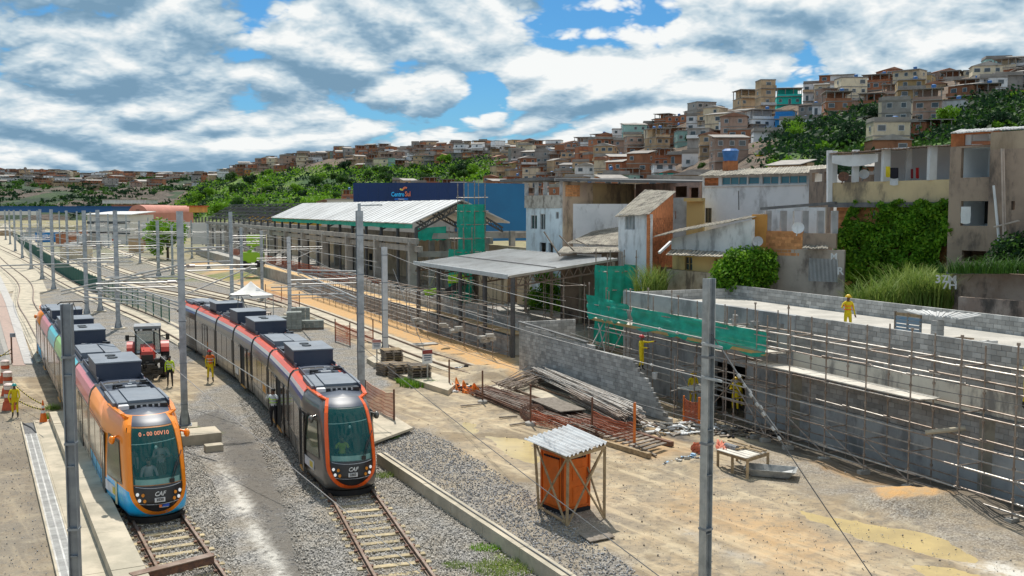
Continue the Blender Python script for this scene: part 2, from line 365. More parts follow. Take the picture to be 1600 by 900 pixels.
def build_ground():
    xs = axis(-48, 24, .22, 4500); ys = axis(25, 105, .24, 5000)
    ys = ys[ys > -60]
    gx, gy = np.meshgrid(xs, ys)
    X_, Y_ = gx.ravel(), gy.ravel()
    wob = (vnoise(X_, Y_, .8, 4, 1) - .5) * 1.6 + (vnoise(X_, Y_, 3.0, 3, 2) - .5) * .5
    z = (vnoise(X_, Y_, .35, 3, 3) - .5) * .05 + (vnoise(X_, Y_, 2.2, 3, 4) - .5) * .05
    near = (np.abs(X_) < 60) & (Y_ > 20) & (Y_ < 112)
    z = np.where(near, z, 0)
    rail1 = np.abs((X_ - (-11.1)) + .529 * (Y_ - 32.2)) ; z -= sm(-rail1, -1.9, -1.2) * .02
    for mx, my, r, h in MOUNDS:
        c = P(mx, my); d = np.hypot(X_ - c.x, Y_ - c.y) / r
        z += h * np.exp(-d * d) * (1 + (vnoise(X_, Y_, 4, 3, 9) - .5) * .5)
    for pd in PUD: z -= .13 * sm(sdist(X_, Y_, px_poly(pd)) + wob * .45, -.35, .35)
    def pm(pts, soft=.5, wb=1.0): return sm(sdist(X_, Y_, px_poly(pts)) + wob * wb, -soft, soft)
    bal = pm([(225, 930), (150, 760), (100, 640), (60, 500), (24, 400), (10, 352), (150, 345), (420, 470), (560, 540), (610, 600), (560, 640), (595, 700), (930, 930)], .25, .35)
    dirt = np.maximum(pm([(-300, 600), (60, 572), (110, 590), (130, 660), (-200, 760)], .8), pm([(190, 610), (250, 580), (330, 556), (350, 590), (300, 625), (230, 640)], .6))
    bal = np.clip(bal - dirt, 0, 1)
    right_gravel = np.maximum(pm([(590, 640), (700, 690), (800, 770), (1010, 905), (920, 930), (590, 705)], .5), pm([(820, 760), (900, 800), (960, 830), (900, 880), (990, 930), (880, 900), (800, 800)], .7))
    gr2 = pm([(1150, 690), (1230, 715), (1600, 830), (1700, 900), (1450, 850), (1250, 760), (1130, 745)], .7, 1.5) * .85
    balr = np.clip(bal + right_gravel * .75 + gr2 * .7, 0, 1)
    dark = np.maximum(pm([(290, 660), (340, 690), (395, 800), (440, 930), (500, 930), (445, 770), (400, 690), (340, 640)], .35, .6) * 1.0, pm([(840, 840), (870, 870), (920, 870), (980, 832), (930, 800), (860, 800)], .3, .3) * .2)  # dark gravel band; the last polygon paints the toilet shelter's cast shadow
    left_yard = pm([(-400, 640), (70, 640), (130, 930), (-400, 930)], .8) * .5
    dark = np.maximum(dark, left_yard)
    gravl = pm([(-300, 548), (90, 548), (105, 575), (60, 590), (-300, 600)], .4) * .7
    balr = np.maximum(balr, gravl)
    sand = np.maximum.reduce([pm([(290, 400), (420, 440), (560, 480), (800, 556), (812, 600), (700, 556), (560, 502), (400, 455)], .4, .5),
        pm([(1060, 770), (1180, 790), (1330, 860), (1290, 900), (1190, 870), (1060, 800)], 1.2, 1.3) * .42, pm([(1360, 775), (1420, 768), (1500, 792), (1450, 800), (1380, 795)], .15, .12),
        pm([(1260, 718), (1400, 755), (1380, 765), (1280, 730)], .2, .25) * .9, pm([(1000, 660), (1080, 700), (1000, 720), (950, 690)], .7, 1) * .5])
    dust = sm(-sline(X_, Y_, np.array([tuple(P(*q))[:2] for q in ((343, 728), (356, 748), (372, 770), (382, 800), (400, 835), (425, 875), (452, 925))])) + wob * .35, -.30, .05)
    spots = pm([(300, 745), (345, 760), (350, 780), (330, 790)], .4, .8) * .3
    dust = np.maximum(dust, spots)
    dust = np.maximum(dust, pm([(1500, 880), (1560, 880), (1640, 905), (1590, 905)], .3, .4) * .9)
    dust = np.maximum(dust, pm([(1070, 830), (1130, 850), (1180, 880), (1140, 870)], .4, .7) * .5)
    pave = np.maximum(pm([(-700, 560), (-400, 410), (0, 372), (8, 400), (45, 567)], .08, .03), 0)
    g1 = np.maximum.reduce([pm([(745, 880), (800, 862), (830, 890), (770, 905)], .3, .7), pm([(290, 665), (330, 668), (340, 690), (300, 685)], .3, .5), pm([(250, 425), (420, 422), (420, 440), (250, 440)], .5)])
    veg = np.clip(g1, 0, 1) * (vnoise(X_, Y_, 3, 3, 5) > .42)
    far = sm(Y_, 150, 260)
    veg = np.maximum(veg, far * .35)
    wall_foot = np.maximum(pm([(1150, 655), (1240, 680), (1600, 780), (1600, 830), (1460, 790), (1200, 700)], .5, .4) * .75, pm([(860, 590), (1000, 640), (1080, 690), (1000, 672), (840, 610)], .4))  # darker ground along the feet of the two block walls
    V = np.stack([X_, Y_, z], 1)
    nx, ny = len(xs), len(ys); idx = np.arange(nx * ny).reshape(ny, nx)
    Fq = np.stack([idx[:-1, :-1], idx[:-1, 1:], idx[1:, 1:], idx[1:, :-1]], -1).reshape(-1, 4)
    g = bpy.data.materials.new('ground'); g.use_nodes = True; nt = g.node_tree; b = nt.nodes['Principled BSDF']
    a1 = nd(nt, 'ShaderNodeVertexColor', layer_name='za'); a2 = nd(nt, 'ShaderNodeVertexColor', layer_name='zb')
    s1 = nd(nt, 'ShaderNodeSeparateColor'); s2 = nd(nt, 'ShaderNodeSeparateColor')
    nt.links.new(a1.outputs[0], s1.inputs[0]); nt.links.new(a2.outputs[0], s2.inputs[0])
    pos = nd(nt, 'ShaderNodeNewGeometry').outputs['Position']
    def nz(s, d=8, r=.6):
        n = nd(nt, 'ShaderNodeTexNoise'); n.inputs['Scale'].default_value = s; n.inputs['Detail'].default_value = d; n.inputs['Roughness'].default_value = r
        nt.links.new(pos, n.inputs['Vector']); return n.outputs['Fac']
    def vo(s):
        n = nd(nt, 'ShaderNodeTexVoronoi'); n.inputs['Scale'].default_value = s; nt.links.new(pos, n.inputs['Vector']); return n
    nA, nB, nC = nz(.35), nz(2.6), nz(14)
    dirtc = mixc(nt, smooth(nt, nA, .38, .62), (.40, .31, .20), (.29, .24, .175))
    dirtc = mixc(nt, smooth(nt, nB, .45, .66), dirtc, (.22, .185, .14))
    dirtc = mixc(nt, mth(nt, 'MULTIPLY', smooth(nt, nz(.9, 6), .50, .62), .6), dirtc, (.52, .43, .29))
    dirtc = mixc(nt, smooth(nt, nC, .55, .75), dirtc, (.40, .34, .26))
    dirtc = mixc(nt, mth(nt, 'MULTIPLY', smooth(nt, nz(5, 5), .56, .68), .6), dirtc, (.16, .14, .12))
    dirtc = mixc(nt, mth(nt, 'MULTIPLY', smooth(nt, nz(.21, 6), .52, .60), .6), dirtc, (.18, .135, .085))
    def strk(ang, sx, sy):
        mp = nd(nt, 'ShaderNodeMapping'); mp.vector_type = 'TEXTURE'; mp.inputs['Rotation'].default_value = (0, 0, ang); mp.inputs['Scale'].default_value = (1 / sx, 1 / sy, 1); nt.links.new(pos, mp.inputs[0]); n = nd(nt, 'ShaderNodeTexNoise'); n.inputs['Scale'].default_value = 1; n.inputs['Detail'].default_value = 6; n.inputs['Distortion'].default_value = .5; nt.links.new(mp.outputs[0], n.inputs['Vector']); return n.outputs['Fac']
    ruts = smooth(nt, strk(.46, 1.5, .14), .50, .66)   # tyre marks run with the site road
    dirtc = mixc(nt, mth(nt, 'MULTIPLY', ruts, .5), dirtc, (.24, .185, .12)); dirtc = mixc(nt, mth(nt, 'MULTIPLY', smooth(nt, strk(.60, 2.2, .12), .54, .68), .5), dirtc, (.58, .47, .31))
    v1 = vo(17); v2 = vo(9.5)
    st = ramp(nt, nd_sep(nt, v1.outputs['Color']), [(0, (.10, .10, .10)), (.35, (.23, .22, .21)), (.65, (.34, .325, .30)), (1, (.60, .57, .52))])
    st2 = ramp(nt, nd_sep(nt, v2.outputs['Color']), [(0, (.12, .12, .12)), (.5, (.27, .26, .25)), (1, (.50, .47, .42))])
    st = mixc(nt, .4, st, st2)
    gapf = smooth(nt, v1.outputs['Distance'], .50, .85)
    st = mixc(nt, gapf, st, (.05, .05, .05))
    st = mixc(nt, mth(nt, 'MULTIPLY', smooth(nt, nz(.5, 5), .40, .60), .45), st, (.29, .24, .17))
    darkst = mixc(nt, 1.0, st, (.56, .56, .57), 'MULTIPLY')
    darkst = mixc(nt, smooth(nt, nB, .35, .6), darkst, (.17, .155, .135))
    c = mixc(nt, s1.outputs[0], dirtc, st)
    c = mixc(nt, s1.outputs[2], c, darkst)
    c = mixc(nt, s1.outputs[1], c, mixc(nt, smooth(nt, nB, .4, .65), (.56, .33, .14), (.46, .32, .18)))
    c = mixc(nt, mth(nt, 'MULTIPLY', smooth(nt, nz(3, 7, .75), .36, .54), s2.outputs[0]), c, (.62, .59, .53))
    c = mixc(nt, s2.outputs[1], c, mixc(nt, smooth(nt, nC, .4, .6), (.10, .16, .03), (.22, .22, .06)))
    c = mixc(nt, s2.outputs[2], c, mixc(nt, smooth(nt, nB, .35, .65), (.085, .075, .065), (.16, .14, .12)))
    pv = nd(nt, 'ShaderNodeVertexColor', layer_name='zc'); s3 = nd(nt, 'ShaderNodeSeparateColor'); nt.links.new(pv.outputs[0], s3.inputs[0])
    c = mixc(nt, s3.outputs[0], c, mixc(nt, smooth(nt, nB, .35, .65), (.36, .34, .31), (.29, .275, .25)))
    nt.links.new(c, b.inputs['Base Color']); b.inputs['Roughness'].default_value = .93; b.inputs['Specular IOR Level'].default_value = .2
    hgt = mth(nt, 'ADD', mth(nt, 'MULTIPLY', mth(nt, 'SUBTRACT', .6, v1.outputs['Distance']), mth(nt, 'ADD', mth(nt, 'MULTIPLY', s1.outputs[0], .9), .15)), mth(nt, 'MULTIPLY', nB, .8))
    bp = nd(nt, 'ShaderNodeBump'); bp.inputs['Strength'].default_value = .9; bp.inputs['Distance'].default_value = .045
    nt.links.new(hgt, bp.inputs['Height']); nt.links.new(bp.outputs[0], b.inputs['Normal'])
    me = npmesh('ground', V, Fq, g, smooth_=True)
    for nm, ch in (('za', (balr, sand, dark)), ('zb', (dust, veg, wall_foot)), ('zc', (pave, pave * 0, pave * 0))):
        at = me.color_attributes.new(nm, 'FLOAT_COLOR', 'POINT')
        at.data.foreach_set('color', np.stack([*ch, np.ones_like(X_)], 1).astype(np.float32).ravel())
    tag(link('ground', me), kind='structure')
    return
def nd_sep(nt, c):
    s = nd(nt, 'ShaderNodeSeparateColor'); nt.links.new(c, s.inputs[0]); return s.outputs[0]
build_ground()
# loose ballast stones
def stones(name, poly_px, n, smin, smax, label_mat, seed=1, avoid=None):
    g = np.random.default_rng(seed); poly = px_poly(poly_px)
    lo, hi = poly.min(0), poly.max(0); X_ = g.uniform(lo[0], hi[0], n * 3); Y_ = g.uniform(lo[1], hi[1], n * 3)
    keep = sdist(X_, Y_, poly) > 0
    X_, Y_ = X_[keep][:n], Y_[keep][:n]; n = len(X_)
    base = np.array([(1, 0, 0), (0, 1, 0), (-1, 0, 0), (0, -1, 0), (0, 0, 1), (0, 0, -1)], float)
    s = g.uniform(smin, smax, (n, 1, 1)) * g.uniform(.6, 1.3, (n, 6, 3)); a = g.uniform(0, 6.28, n)
    v = base[None] * s; ca, sa = np.cos(a)[:, None], np.sin(a)[:, None]
    x = v[..., 0] * ca - v[..., 1] * sa; y = v[..., 0] * sa + v[..., 1] * ca; zz = v[..., 2] + g.uniform(-.3, .6, (n, 1)) * smin
    V = np.stack([x + X_[:, None], y + Y_[:, None], zz + .02], -1).reshape(-1, 3)
    f = np.array([(0, 1, 4), (1, 2, 4), (2, 3, 4), (3, 0, 4), (1, 0, 5), (2, 1, 5), (3, 2, 5), (0, 3, 5)])
    Fq = (f[None] + (np.arange(n) * 6)[:, None, None]).reshape(-1, 3)
    tag(link(name, npmesh(name, V, Fq, label_mat)), kind='stuff')
stonem = mat('ballast_stone', (.50, .46, .40), (.30, .28, .25), .95, sc_=9, rnd=1.1)
stoned = mat('dark_gravel_stone', (.34, .34, .34), (.22, .22, .23), .95, sc_=9, rnd=1.0)
o = None
stones('ballast_stones', [(226, 915), (165, 790), (250, 700), (300, 690), (345, 780), (385, 915)], 7000, .018, .04, stonem, 3)
stones('ballast_stones', [(470, 915), (440, 780), (405, 700), (370, 620), (470, 620), (600, 705), (905, 915)], 17000, .018, .04, stonem, 13)
stones('gravel_stones', [(600, 650), (700, 690), (830, 770), (1020, 915), (915, 915), (590, 700)], 7000, .02, .04, stoned, 4)
stones('pebbles', [(930, 915), (830, 800), (900, 700), (1250, 740), (1700, 915)], 1500, .01, .022, stonem, 5)
stones('yard_pebbles', [(-60, 915), (-20, 600), (80, 640), (125, 915)], 1800, .012, .03, stoned, 6)
stones('site_debris', [(620, 640), (760, 650), (1030, 700), (1250, 740), (1640, 860), (1640, 915), (1020, 915), (830, 760)], 170, .015, .045, woodg, 8)
stones('scattered_rubble', [(960, 690), (1180, 690), (1640, 850), (1640, 915), (1150, 915)], 170, .012, .035, conc, 9)
# puddles of yellow rain water
puddlem = mat('muddy_water', (.58, .45, .22), (.46, .36, .19), .10, sc_=.7, spec=.4)
for pi, pts in enumerate(PUD):
    pw = px_poly(pts); c = pw.mean(0); pw = c + (pw - c) * (1 + 1.2 / np.maximum(np.linalg.norm(pw - c, axis=1), .5))[:, None]
    mb = MB(); mb.add([(*q, -.038 - .004 * pi) for q in pw], [tuple(range(len(pw)))]); tag(mb.build('puddle', puddlem), kind='structure')
# ------------------------------------------------------------------ hills
RIDGE = [(-500, 277, 1500), (0, 276, 1400), (150, 279, 1350), (330, 282, 1300), (520, 292, 1350), (800, 300, 1500)]
def interp(tab, x):
    xs = [t[0] for t in tab]
    return [float(np.interp(x, xs, [t[k] for t in tab])) for k in range(1, len(tab[0]))]
# px, base depth, base height, ridge row, ridge depth
HN = [(265, 700, 3, 322, 780), (300, 560, 3, 300, 800), (330, 470, 3, 284, 800), (400, 440, 3, 266, 790), (500, 430, 3, 250, 770), (600, 400, 4, 243, 740), (700, 380, 4, 240, 700), (800, 330, 5, 240, 640),
      (860, 300, 6, 243, 580), (930, 260, 7, 238, 500), (1000, 220, 8, 216, 460), (1100, 190, 9, 190, 430), (1200, 170, 10, 168, 405), (1300, 160, 10, 152, 385), (1400, 150, 10, 146, 370), (1500, 145, 10, 134, 360), (1600, 140, 10, 128, 350), (1900, 135, 10, 120, 350)]
def hill_at(px, t):
    zb, hb, yr, zr = interp(HN, px)
    Y = zb + (zr - zb) * t; hr = Zat(yr, zr)
    s = t * .55 + .45 * (t * t * (3 - 2 * t))
    h = hb + (hr - hb) * s
    return X(px, Y), Y, h
def hfar_at(px, t):
    yr, zr = interp(RIDGE, px); zb = 880
    Y = zb + (zr - zb) * t; hr = Zat(yr, zr)
    s = 1 - (1 - t) ** 1.7
    return X(px, Y), Y, 4 + (hr - 4) * s + 5 * mnoise.noise(Vector((px * .01, t * 3, 0))) * t
GREEN = [[(1205, 292), (1215, 218), (1290, 198), (1368, 172), (1380, 255), (1372, 300)], [(1425, 245), (1470, 200), (1520, 165), (1600, 160), (1900, 170), (1900, 300), (1425, 300)], [(262, 345), (320, 288), (400, 276), (520, 266), (640, 262), (700, 254), (765, 250), (800, 270), (760, 285), (640, 292), (560, 305), (480, 340)]]
def terrain(name, fn, p0, p1, nx, ny, mt, back=250):
    V = []; ts = list(np.linspace(-.06, 1, ny))
    for i in range(nx + 1):
        px = p0 + (p1 - p0) * i / nx
        for t in ts:
            x, y, h = fn(px, max(t, 0))
            if t < 0: h = -1
            k = .0 if t < 0 else 1
            n_ = mnoise.fractal(Vector((x * .02, y * .02, 1.7)), 1.0, 2.0, 5) * 5 * k * min(1, t * 4)
            V.append((x, y - (8 if t < 0 else 0), h + n_))
        x, y, h = fn(px, 1); V.append((x * (1 + back / y), y + back, h - back * .3 - 30))
    m_ = len(ts) + 1
    Fq = [(i * m_ + j, (i + 1) * m_ + j, (i + 1) * m_ + j + 1, i * m_ + j + 1) for i in range(nx) for j in range(m_ - 1)]
    me = npmesh(name, V, Fq, mt, smooth_=True)
    if fn is hill_at:
        VV = np.array(V); sx, sy = 800 + VV[:, 0] / VV[:, 1] * F, 326 - (VV[:, 2] - 10) / VV[:, 1] * F
        gz = np.max([sm(sdist(sx, sy, np.array(p, float)), -8, 4) for p in GREEN], 0); at = me.color_attributes.new('zg', 'FLOAT_COLOR', 'POINT'); at.data.foreach_set('color', np.stack([gz, gz, gz, gz * 0 + 1], 1).astype(np.float32).ravel())
    return tag(link(name, me), kind='structure')
def hillmat(name, g1, g2, e1, e2, e_amt, zoned=False):
    m = bpy.data.materials.new(name); m.use_nodes = True; nt = m.node_tree; b = nt.nodes['Principled BSDF']
    pos = nd(nt, 'ShaderNodeNewGeometry').outputs['Position']
    def nz(s):
        n = nd(nt, 'ShaderNodeTexNoise'); n.inputs['Scale'].default_value = s; n.inputs['Detail'].default_value = 8; nt.links.new(pos, n.inputs['Vector']); return n.outputs['Fac']
    c = mixc(nt, smooth(nt, nz(.05), .42, .58), g1, g2)
    e = mixc(nt, smooth(nt, nz(.2), .4, .6), e1, e2)
    f = smooth(nt, nz(.022), .60 - e_amt, .66 - e_amt)
    if zoned:
        vc = nd(nt, 'ShaderNodeVertexColor', layer_name='zg'); sp = nd(nt, 'ShaderNodeSeparateColor'); nt.links.new(vc.outputs[0], sp.inputs[0]); f = mth(nt, 'MAXIMUM', mth(nt, 'MULTIPLY', f, .8), mth(nt, 'SUBTRACT', 1.0, sp.outputs[0]))
    c = mixc(nt, f, c, e)
    nt.links.new(c, b.inputs['Base Color']); b.inputs['Roughness'].default_value = 1
    bp = nd(nt, 'ShaderNodeBump'); bp.inputs['Distance'].default_value = 2.0; nt.links.new(nz(.4), bp.inputs['Height']); nt.links.new(bp.outputs[0], b.inputs['Normal'])
    return m
hm1 = hillmat('hillside_ground', (.12, .20, .02), (.035, .085, .02), (.17, .12, .085), (.11, .085, .065), .0, True)
hm2 = hillmat('far_hillside_ground', (.045, .075, .03), (.02, .04, .02), (.13, .10, .08), (.08, .065, .05), .12)
terrain('hill', hill_at, 262, 1900, 220, 34, hm1)
terrain('far_hill', hfar_at, -500, 800, 130, 18, hm2)
# ------------------------------------------------------------------ foliage
def leafmat(name, c1, c2, c3=None, sc_=.6):
    m = bpy.data.materials.new(name); m.use_nodes = True; MATS[name] = m; nt = m.node_tree; b = nt.nodes['Principled BSDF']
    geo = nd(nt, 'ShaderNodeNewGeometry')
    n = nd(nt, 'ShaderNodeTexNoise'); n.inputs['Scale'].default_value = sc_; n.inputs['Detail'].default_value = 4; nt.links.new(geo.outputs['Position'], n.inputs['Vector'])
    c = mixc(nt, smooth(nt, n.outputs['Fac'], .38, .62), c1, c2)
    c = mixc(nt, mth(nt, 'MULTIPLY', geo.outputs['Random Per Island'], .55), c, c3 or tuple(x * 1.7 for x in c1))
    nt.links.new(c, b.inputs['Base Color']); b.inputs['Roughness'].default_value = .65; b.inputs['Specular IOR Level'].default_value = .25
    tr = nd(nt, 'ShaderNodeBsdfTranslucent'); nt.links.new(c, tr.inputs[0]); mx = nd(nt, 'ShaderNodeMixShader'); mx.inputs[0].default_value = .3
    nt.links.new(b.outputs[0], mx.inputs[1]); nt.links.new(tr.outputs[0], mx.inputs[2]); nt.links.new(mx.outputs[0], nt.nodes['Material Output'].inputs[0])
    return m
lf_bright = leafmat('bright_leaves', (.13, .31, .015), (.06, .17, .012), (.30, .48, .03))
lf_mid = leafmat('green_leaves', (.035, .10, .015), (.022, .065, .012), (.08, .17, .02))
lf_dark = leafmat('dark_leaves', (.014, .045, .018), (.009, .03, .014), (.028, .075, .022))
lf_vine = leafmat('vine_green', (.075, .24, .012), (.02, .085, .01), (.20, .42, .02), 1.1)
lf_grass = leafmat('tall_grass_leaves', (.17, .27, .04), (.10, .20, .03), (.36, .40, .12))
bark = mat('bark', (.12, .09, .06), (.07, .055, .04), .95)
def leaves(pts, size, seed=0, flat=.0):
    """one folded leaf-quad at each point"""
    g = np.random.default_rng(seed); n = len(pts); pts = np.asarray(pts)
    d1 = g.normal(size=(n, 3)); d1 /= np.linalg.norm(d1, axis=1)[:, None]
    d2 = g.normal(size=(n, 3)); d2 -= (d2 * d1).sum(1)[:, None] * d1; d2 /= np.linalg.norm(d2, axis=1)[:, None]
    s = (np.asarray(size) * g.uniform(.6, 1.4, n))[:, None]
    a = pts - d1 * s; c = pts + d1 * s; b = pts + d2 * s * .55; d = pts - d2 * s * .55
    V = np.stack([a, b, c, d], 1).reshape(-1, 3); Fq = np.arange(n * 4).reshape(n, 4)
    return V, Fq
def crownpts(blobs, n, seed, shell=.55):
    g = np.random.default_rng(seed); wts = np.array([b[3] ** 2 for b in blobs]); wts /= wts.sum()
    k = g.choice(len(blobs), n, p=wts); d = g.normal(size=(n, 3)); d /= np.linalg.norm(d, axis=1)[:, None]
    r = g.uniform(shell, 1.08, n) * (1 + .25 * (g.random(n) - .5))
    B = np.array(blobs)[k]
    return B[:, :3] + d * (B[:, 3] * r)[:, None] * np.array([1, 1, .8])
CROWNS = []
for q in range(4):
    g = random.Random(q); bl = [(g.uniform(-.55, .55), g.uniform(-.55, .55), g.uniform(.35, 1.25), g.uniform(.28, .5)) for _ in range(11)]
    V, Fq = leaves(crownpts(bl, 1500, q), .085, q); CROWNS.append((V, Fq))
def tree(loc, r, kind, label, group=None, h=None, name='tree'):
    t = thing(name, label, 'tree', loc, group=group)
    k = rng.randrange(4); key = ('crown', k, kind.name)
    if key not in CACHE: CACHE[key] = npmesh('crown', CROWNS[k][0], CROWNS[k][1], kind)
    hh = h or r
    link('crown', CACHE[key], t, Matrix.Translation((0, 0, hh * .25)) @ Matrix.Rotation(rng.uniform(0, 6), 4, 'Z') @ Matrix.Diagonal((r, r, hh, 1)))
    if 'trunk' not in CACHE:
        b = MB(); b.cyl((0, 0, -.3), (0, 0, .9), .09, 7, r2=.05)
        for a in range(4): b.cyl((0, 0, .45 + .08 * a), (.4 * math.cos(a * 1.7), .4 * math.sin(a * 1.7), .95 + .05 * a), .04, 5, r2=.015)
        CACHE['trunk'] = b.mesh('trunk', bark)
    link('trunk', CACHE['trunk'], t, Matrix.Diagonal((r * .8, r * .8, hh, 1)))
    return t
def foliage_mass(name, pts, size, m, label=None, cat=None, parent=None, seed=0, kind=None):
    V, Fq = leaves(pts, size, seed)
    if parent is not None: V = V - np.array(parent.matrix_basis.translation)
    o = link(name, npmesh(name, V, Fq, m), parent)
    return tag(o, label, cat, kind=kind)
# ------------------------------------------------------------------ tracks, kerbs, pavements
def curve(pts, step=1.0):
    """points resampled along a smooth (Catmull-Rom) line"""
    p = [Vector((a[0], a[1], 0)) for a in pts]; p = [p[0] * 2 - p[1]] + p + [p[-1] * 2 - p[-2]]; out = []
    for i in range(1, len(p) - 2):
        n = max(2, int((p[i + 1] - p[i]).length / step))
        for k in range(n):
            t = k / n; a, b, c, d = p[i - 1], p[i], p[i + 1], p[i + 2]
            out.append(.5 * ((2 * b) + (c - a) * t + (2 * a - 5 * b + 4 * c - d) * t * t + (3 * b - 3 * c + d - a) * t ** 3))
    out.append(p[-2]); return out
def frames(cv):
    r = []
    for i, p in enumerate(cv):
        d = (cv[min(i + 1, len(cv) - 1)] - cv[max(i - 1, 0)]).normalized(); r.append((p, d, Vector((d.y, -d.x, 0))))
    return r
def ribbon(mb, cv, o0, o1, z0, z1, mi=0):
    fr = frames(cv); n = len(fr); vs = []
    for p, d, s in fr:
        for o_, z in ((o0, z0), (o1, z0), (o1, z1), (o0, z1)): vs.append(Vector((p.x + s.x * o_, p.y + s.y * o_, z)))
    fs = [(i * 4 + k, i * 4 + (k + 1) % 4, (i + 1) * 4 + (k + 1) % 4, (i + 1) * 4 + k) for i in range(n - 1) for k in range(4)]
    mb.add(vs, fs + [(3, 2, 1, 0), tuple((n - 1) * 4 + k for k in range(4))], mi)
    return mb
def track(pts, sleepers=None, slab=None, zt=.0, step=1.0):
    cv = curve(pts, step); t = thing('railway_track', None, None, (pts[0][0], pts[0][1], 0), kind='structure')
    for sgn in (-1, 1):
        mb = MB(); ribbon(mb, cv, sgn * .75 - .07, sgn * .75 + .07, zt + .05, zt + .075); ribbon(mb, cv, sgn * .75 - .015, sgn * .75 + .015, zt + .07, zt + .15); ribbon(mb, cv, sgn * .75 - .038, sgn * .75 + .038, zt + .145, zt + .19)
        mb.build('rail', railtop, t)
    if sleepers:
        acc = 0; cf = frames(curve(pts, .05)); last = -9
        for i, (p, d, s) in enumerate(cf):
            if i: acc += (p - cf[i - 1][0]).length
            if sleepers[0] < p.y < sleepers[1] and acc - last > .66:
                last = acc; rz = math.atan2(d.y, d.x) - math.pi / 2
                pbox('sleeper', (p.x, p.y, zt - .035 + rng.uniform(-.02, .015)), (2.1, .22, .14), rz + rng.uniform(-.015, .015), sleepm, t)
                for sgn in (-1, 1):
                    pbox('rail_clip', (p + s * sgn * .75) + Vector((0, 0, zt + .08)), (.30, .12, .04), rz, rust, t)
    if slab:
        mb = MB(); ribbon(mb, cv if not slab[0] else [c for c in cv if slab[0] <= c.y <= slab[1]], -slab[2], slab[2], -.1, .07); mb.build('track_slab', concl, t)
    return cv
T1PTS = [(-11.40 - .529 * (y - 32.2), y) for y in (24, 34, 44, 54, 64, 74, 90, 108)] + [(-66, 138), (-95, 190), (-150, 290), (-230, 430)]
T2PTS = [(-1.95, 24), (-3.75, 29.4), (-5.6, 35), (-9.05, 45), (-13.1, 55), (-17.95, 65), (-24.4, 77), (-32.2, 91), (-39.5, 103), (-48.5, 118), (-63, 143), (-92, 195), (-148, 292), (-225, 430)]
T4PTS = [(6.1, 45), (-.62, 58.6), (-7.2, 71.7), (-19.9, 100), (-33, 126), (-53, 163), (-92, 240), (-170, 400)]
T3PTS = [(-30, 108), (-43, 124), (-62, 152), (-85, 195), (-115, 250), (-160, 340)]
T5PTS = [(-24, 103), (-38, 124), (-59, 158), (-88, 212), (-130, 300)]
cv1 = track(T1PTS, sleepers=(24, 38), slab=(66, 500, 1.45))
cv2 = track(T2PTS, sleepers=(24, 42), slab=(72, 500, 1.35))
cv4 = track(T4PTS, slab=(0, 500, 1.35))
cv3 = track(T3PTS, slab=(0, 500, 1.2))
cv5 = track(T5PTS, slab=(0, 500, 1.2))
def pxsheet(name, pts, z, m, th=.1, kind='structure', parent=None):
    q = [P(x, y, z) for x, y in pts]
    mb = MB(); mb.prism([(p.x, p.y) for p in q], z - th, z); o = mb.build(name, m, parent)
    return tag(o, kind=kind) if not parent else o
pxsheet('concrete_apron', [(-80, 420), (-20, 370), (6, 350), (14, 352), (66, 436), (74, 455), (50, 458), (20, 455), (-60, 470)], .045, concl)
pxsheet('paved_path', [(20, 571), (40, 571), (8, 470), (-25, 400), (-40, 400), (-6, 480)], .04, mat('pink_paving', (.42, .30, .25), (.34, .26, .22), .9, sc_=3))
pxsheet('kerb_strip', [(38, 568), (52, 568), (22, 475), (-14, 400), (-22, 400), (9, 475)], .08, mat('pale_kerb', (.48, .46, .43), (.38, .36, .34), .85, sc_=2))
pxsheet('concrete_strip', [(60, 566), (67, 562), (34, 458), (20, 452)], .10, concl)
pxsheet('asphalt_road', [(-700, 700), (-8, 560), (12, 566), (-20, 470), (-60, 400), (-900, 400)], .03, mat('asphalt', (.16, .155, .15), (.24, .225, .2), .9, sc_=.6))
# steel buffer beam lying across the near track
t = thing('buffer_beam', 'rusty steel beam lying across the rails in front of the colourful tram', 'rail beam', P(300, 895))
a, b = P(205, 905, .34), P(332, 873, .34); bar('beam', a, b, .2, .22, rust, t); bar('flange', a + Vector((0, 0, .12)), b + Vector((0, 0, .12)), .3, .03, railtop, t)
# kerb wall right of the dark tram, in cast lengths
def kerbwall(name, cv, o0, o1, z0, z1, m, L, label=None, cat=None):
    t = thing(name, label, cat, (cv[0].x, cv[0].y, 0), kind=None if cat else 'structure'); fr = frames(cv); i = 0; k = 0
    while i < len(fr) - 1:
        j = min(i + L, len(fr) - 1); seg = [f[0] for f in fr[i:j + 1]]
        g = seg[:]; g[0] = seg[0] + (seg[1] - seg[0]).normalized() * .012; g[-1] = seg[-1] - (seg[-1] - seg[-2]).normalized() * .012
        mb = MB(); ribbon(mb, g, o0, o1, z0, z1 + rng.uniform(-.008, .008)); mb.build('concrete_segment', m, t); i = j
    return t
ka, kb = P(902, 905, .5), P(590, 702, .5)
kdir = (kb - ka).normalized(); kcv = [ka - kdir * 2 + kdir * (k * .5) for k in range(int((kb - ka).length / .5) + 5)]
kerbwall('retaining_kerb', kcv, -.17, .19, -.2, .45, concl, 5, 'long cream concrete kerb wall right of the dark tram', 'kerb wall')
mb = MB(); mb.tube([Vector((c.x + .02, c.y, .475 + .006 * math.sin(i))) for i, c in enumerate(kcv)], .02, 5); tag(mb.build('cable', wirem), 'black cable lying along the top of the cream kerb wall', 'cable')
pxsheet('concrete_slab', [(583, 655), (600, 640), (645, 668), (585, 690)], .25, concl)
pxsheet('concrete_pad', [(573, 560), (590, 553), (640, 570), (700, 590), (712, 600), (700, 610), (650, 594), (600, 576)], .3, concl, .32)
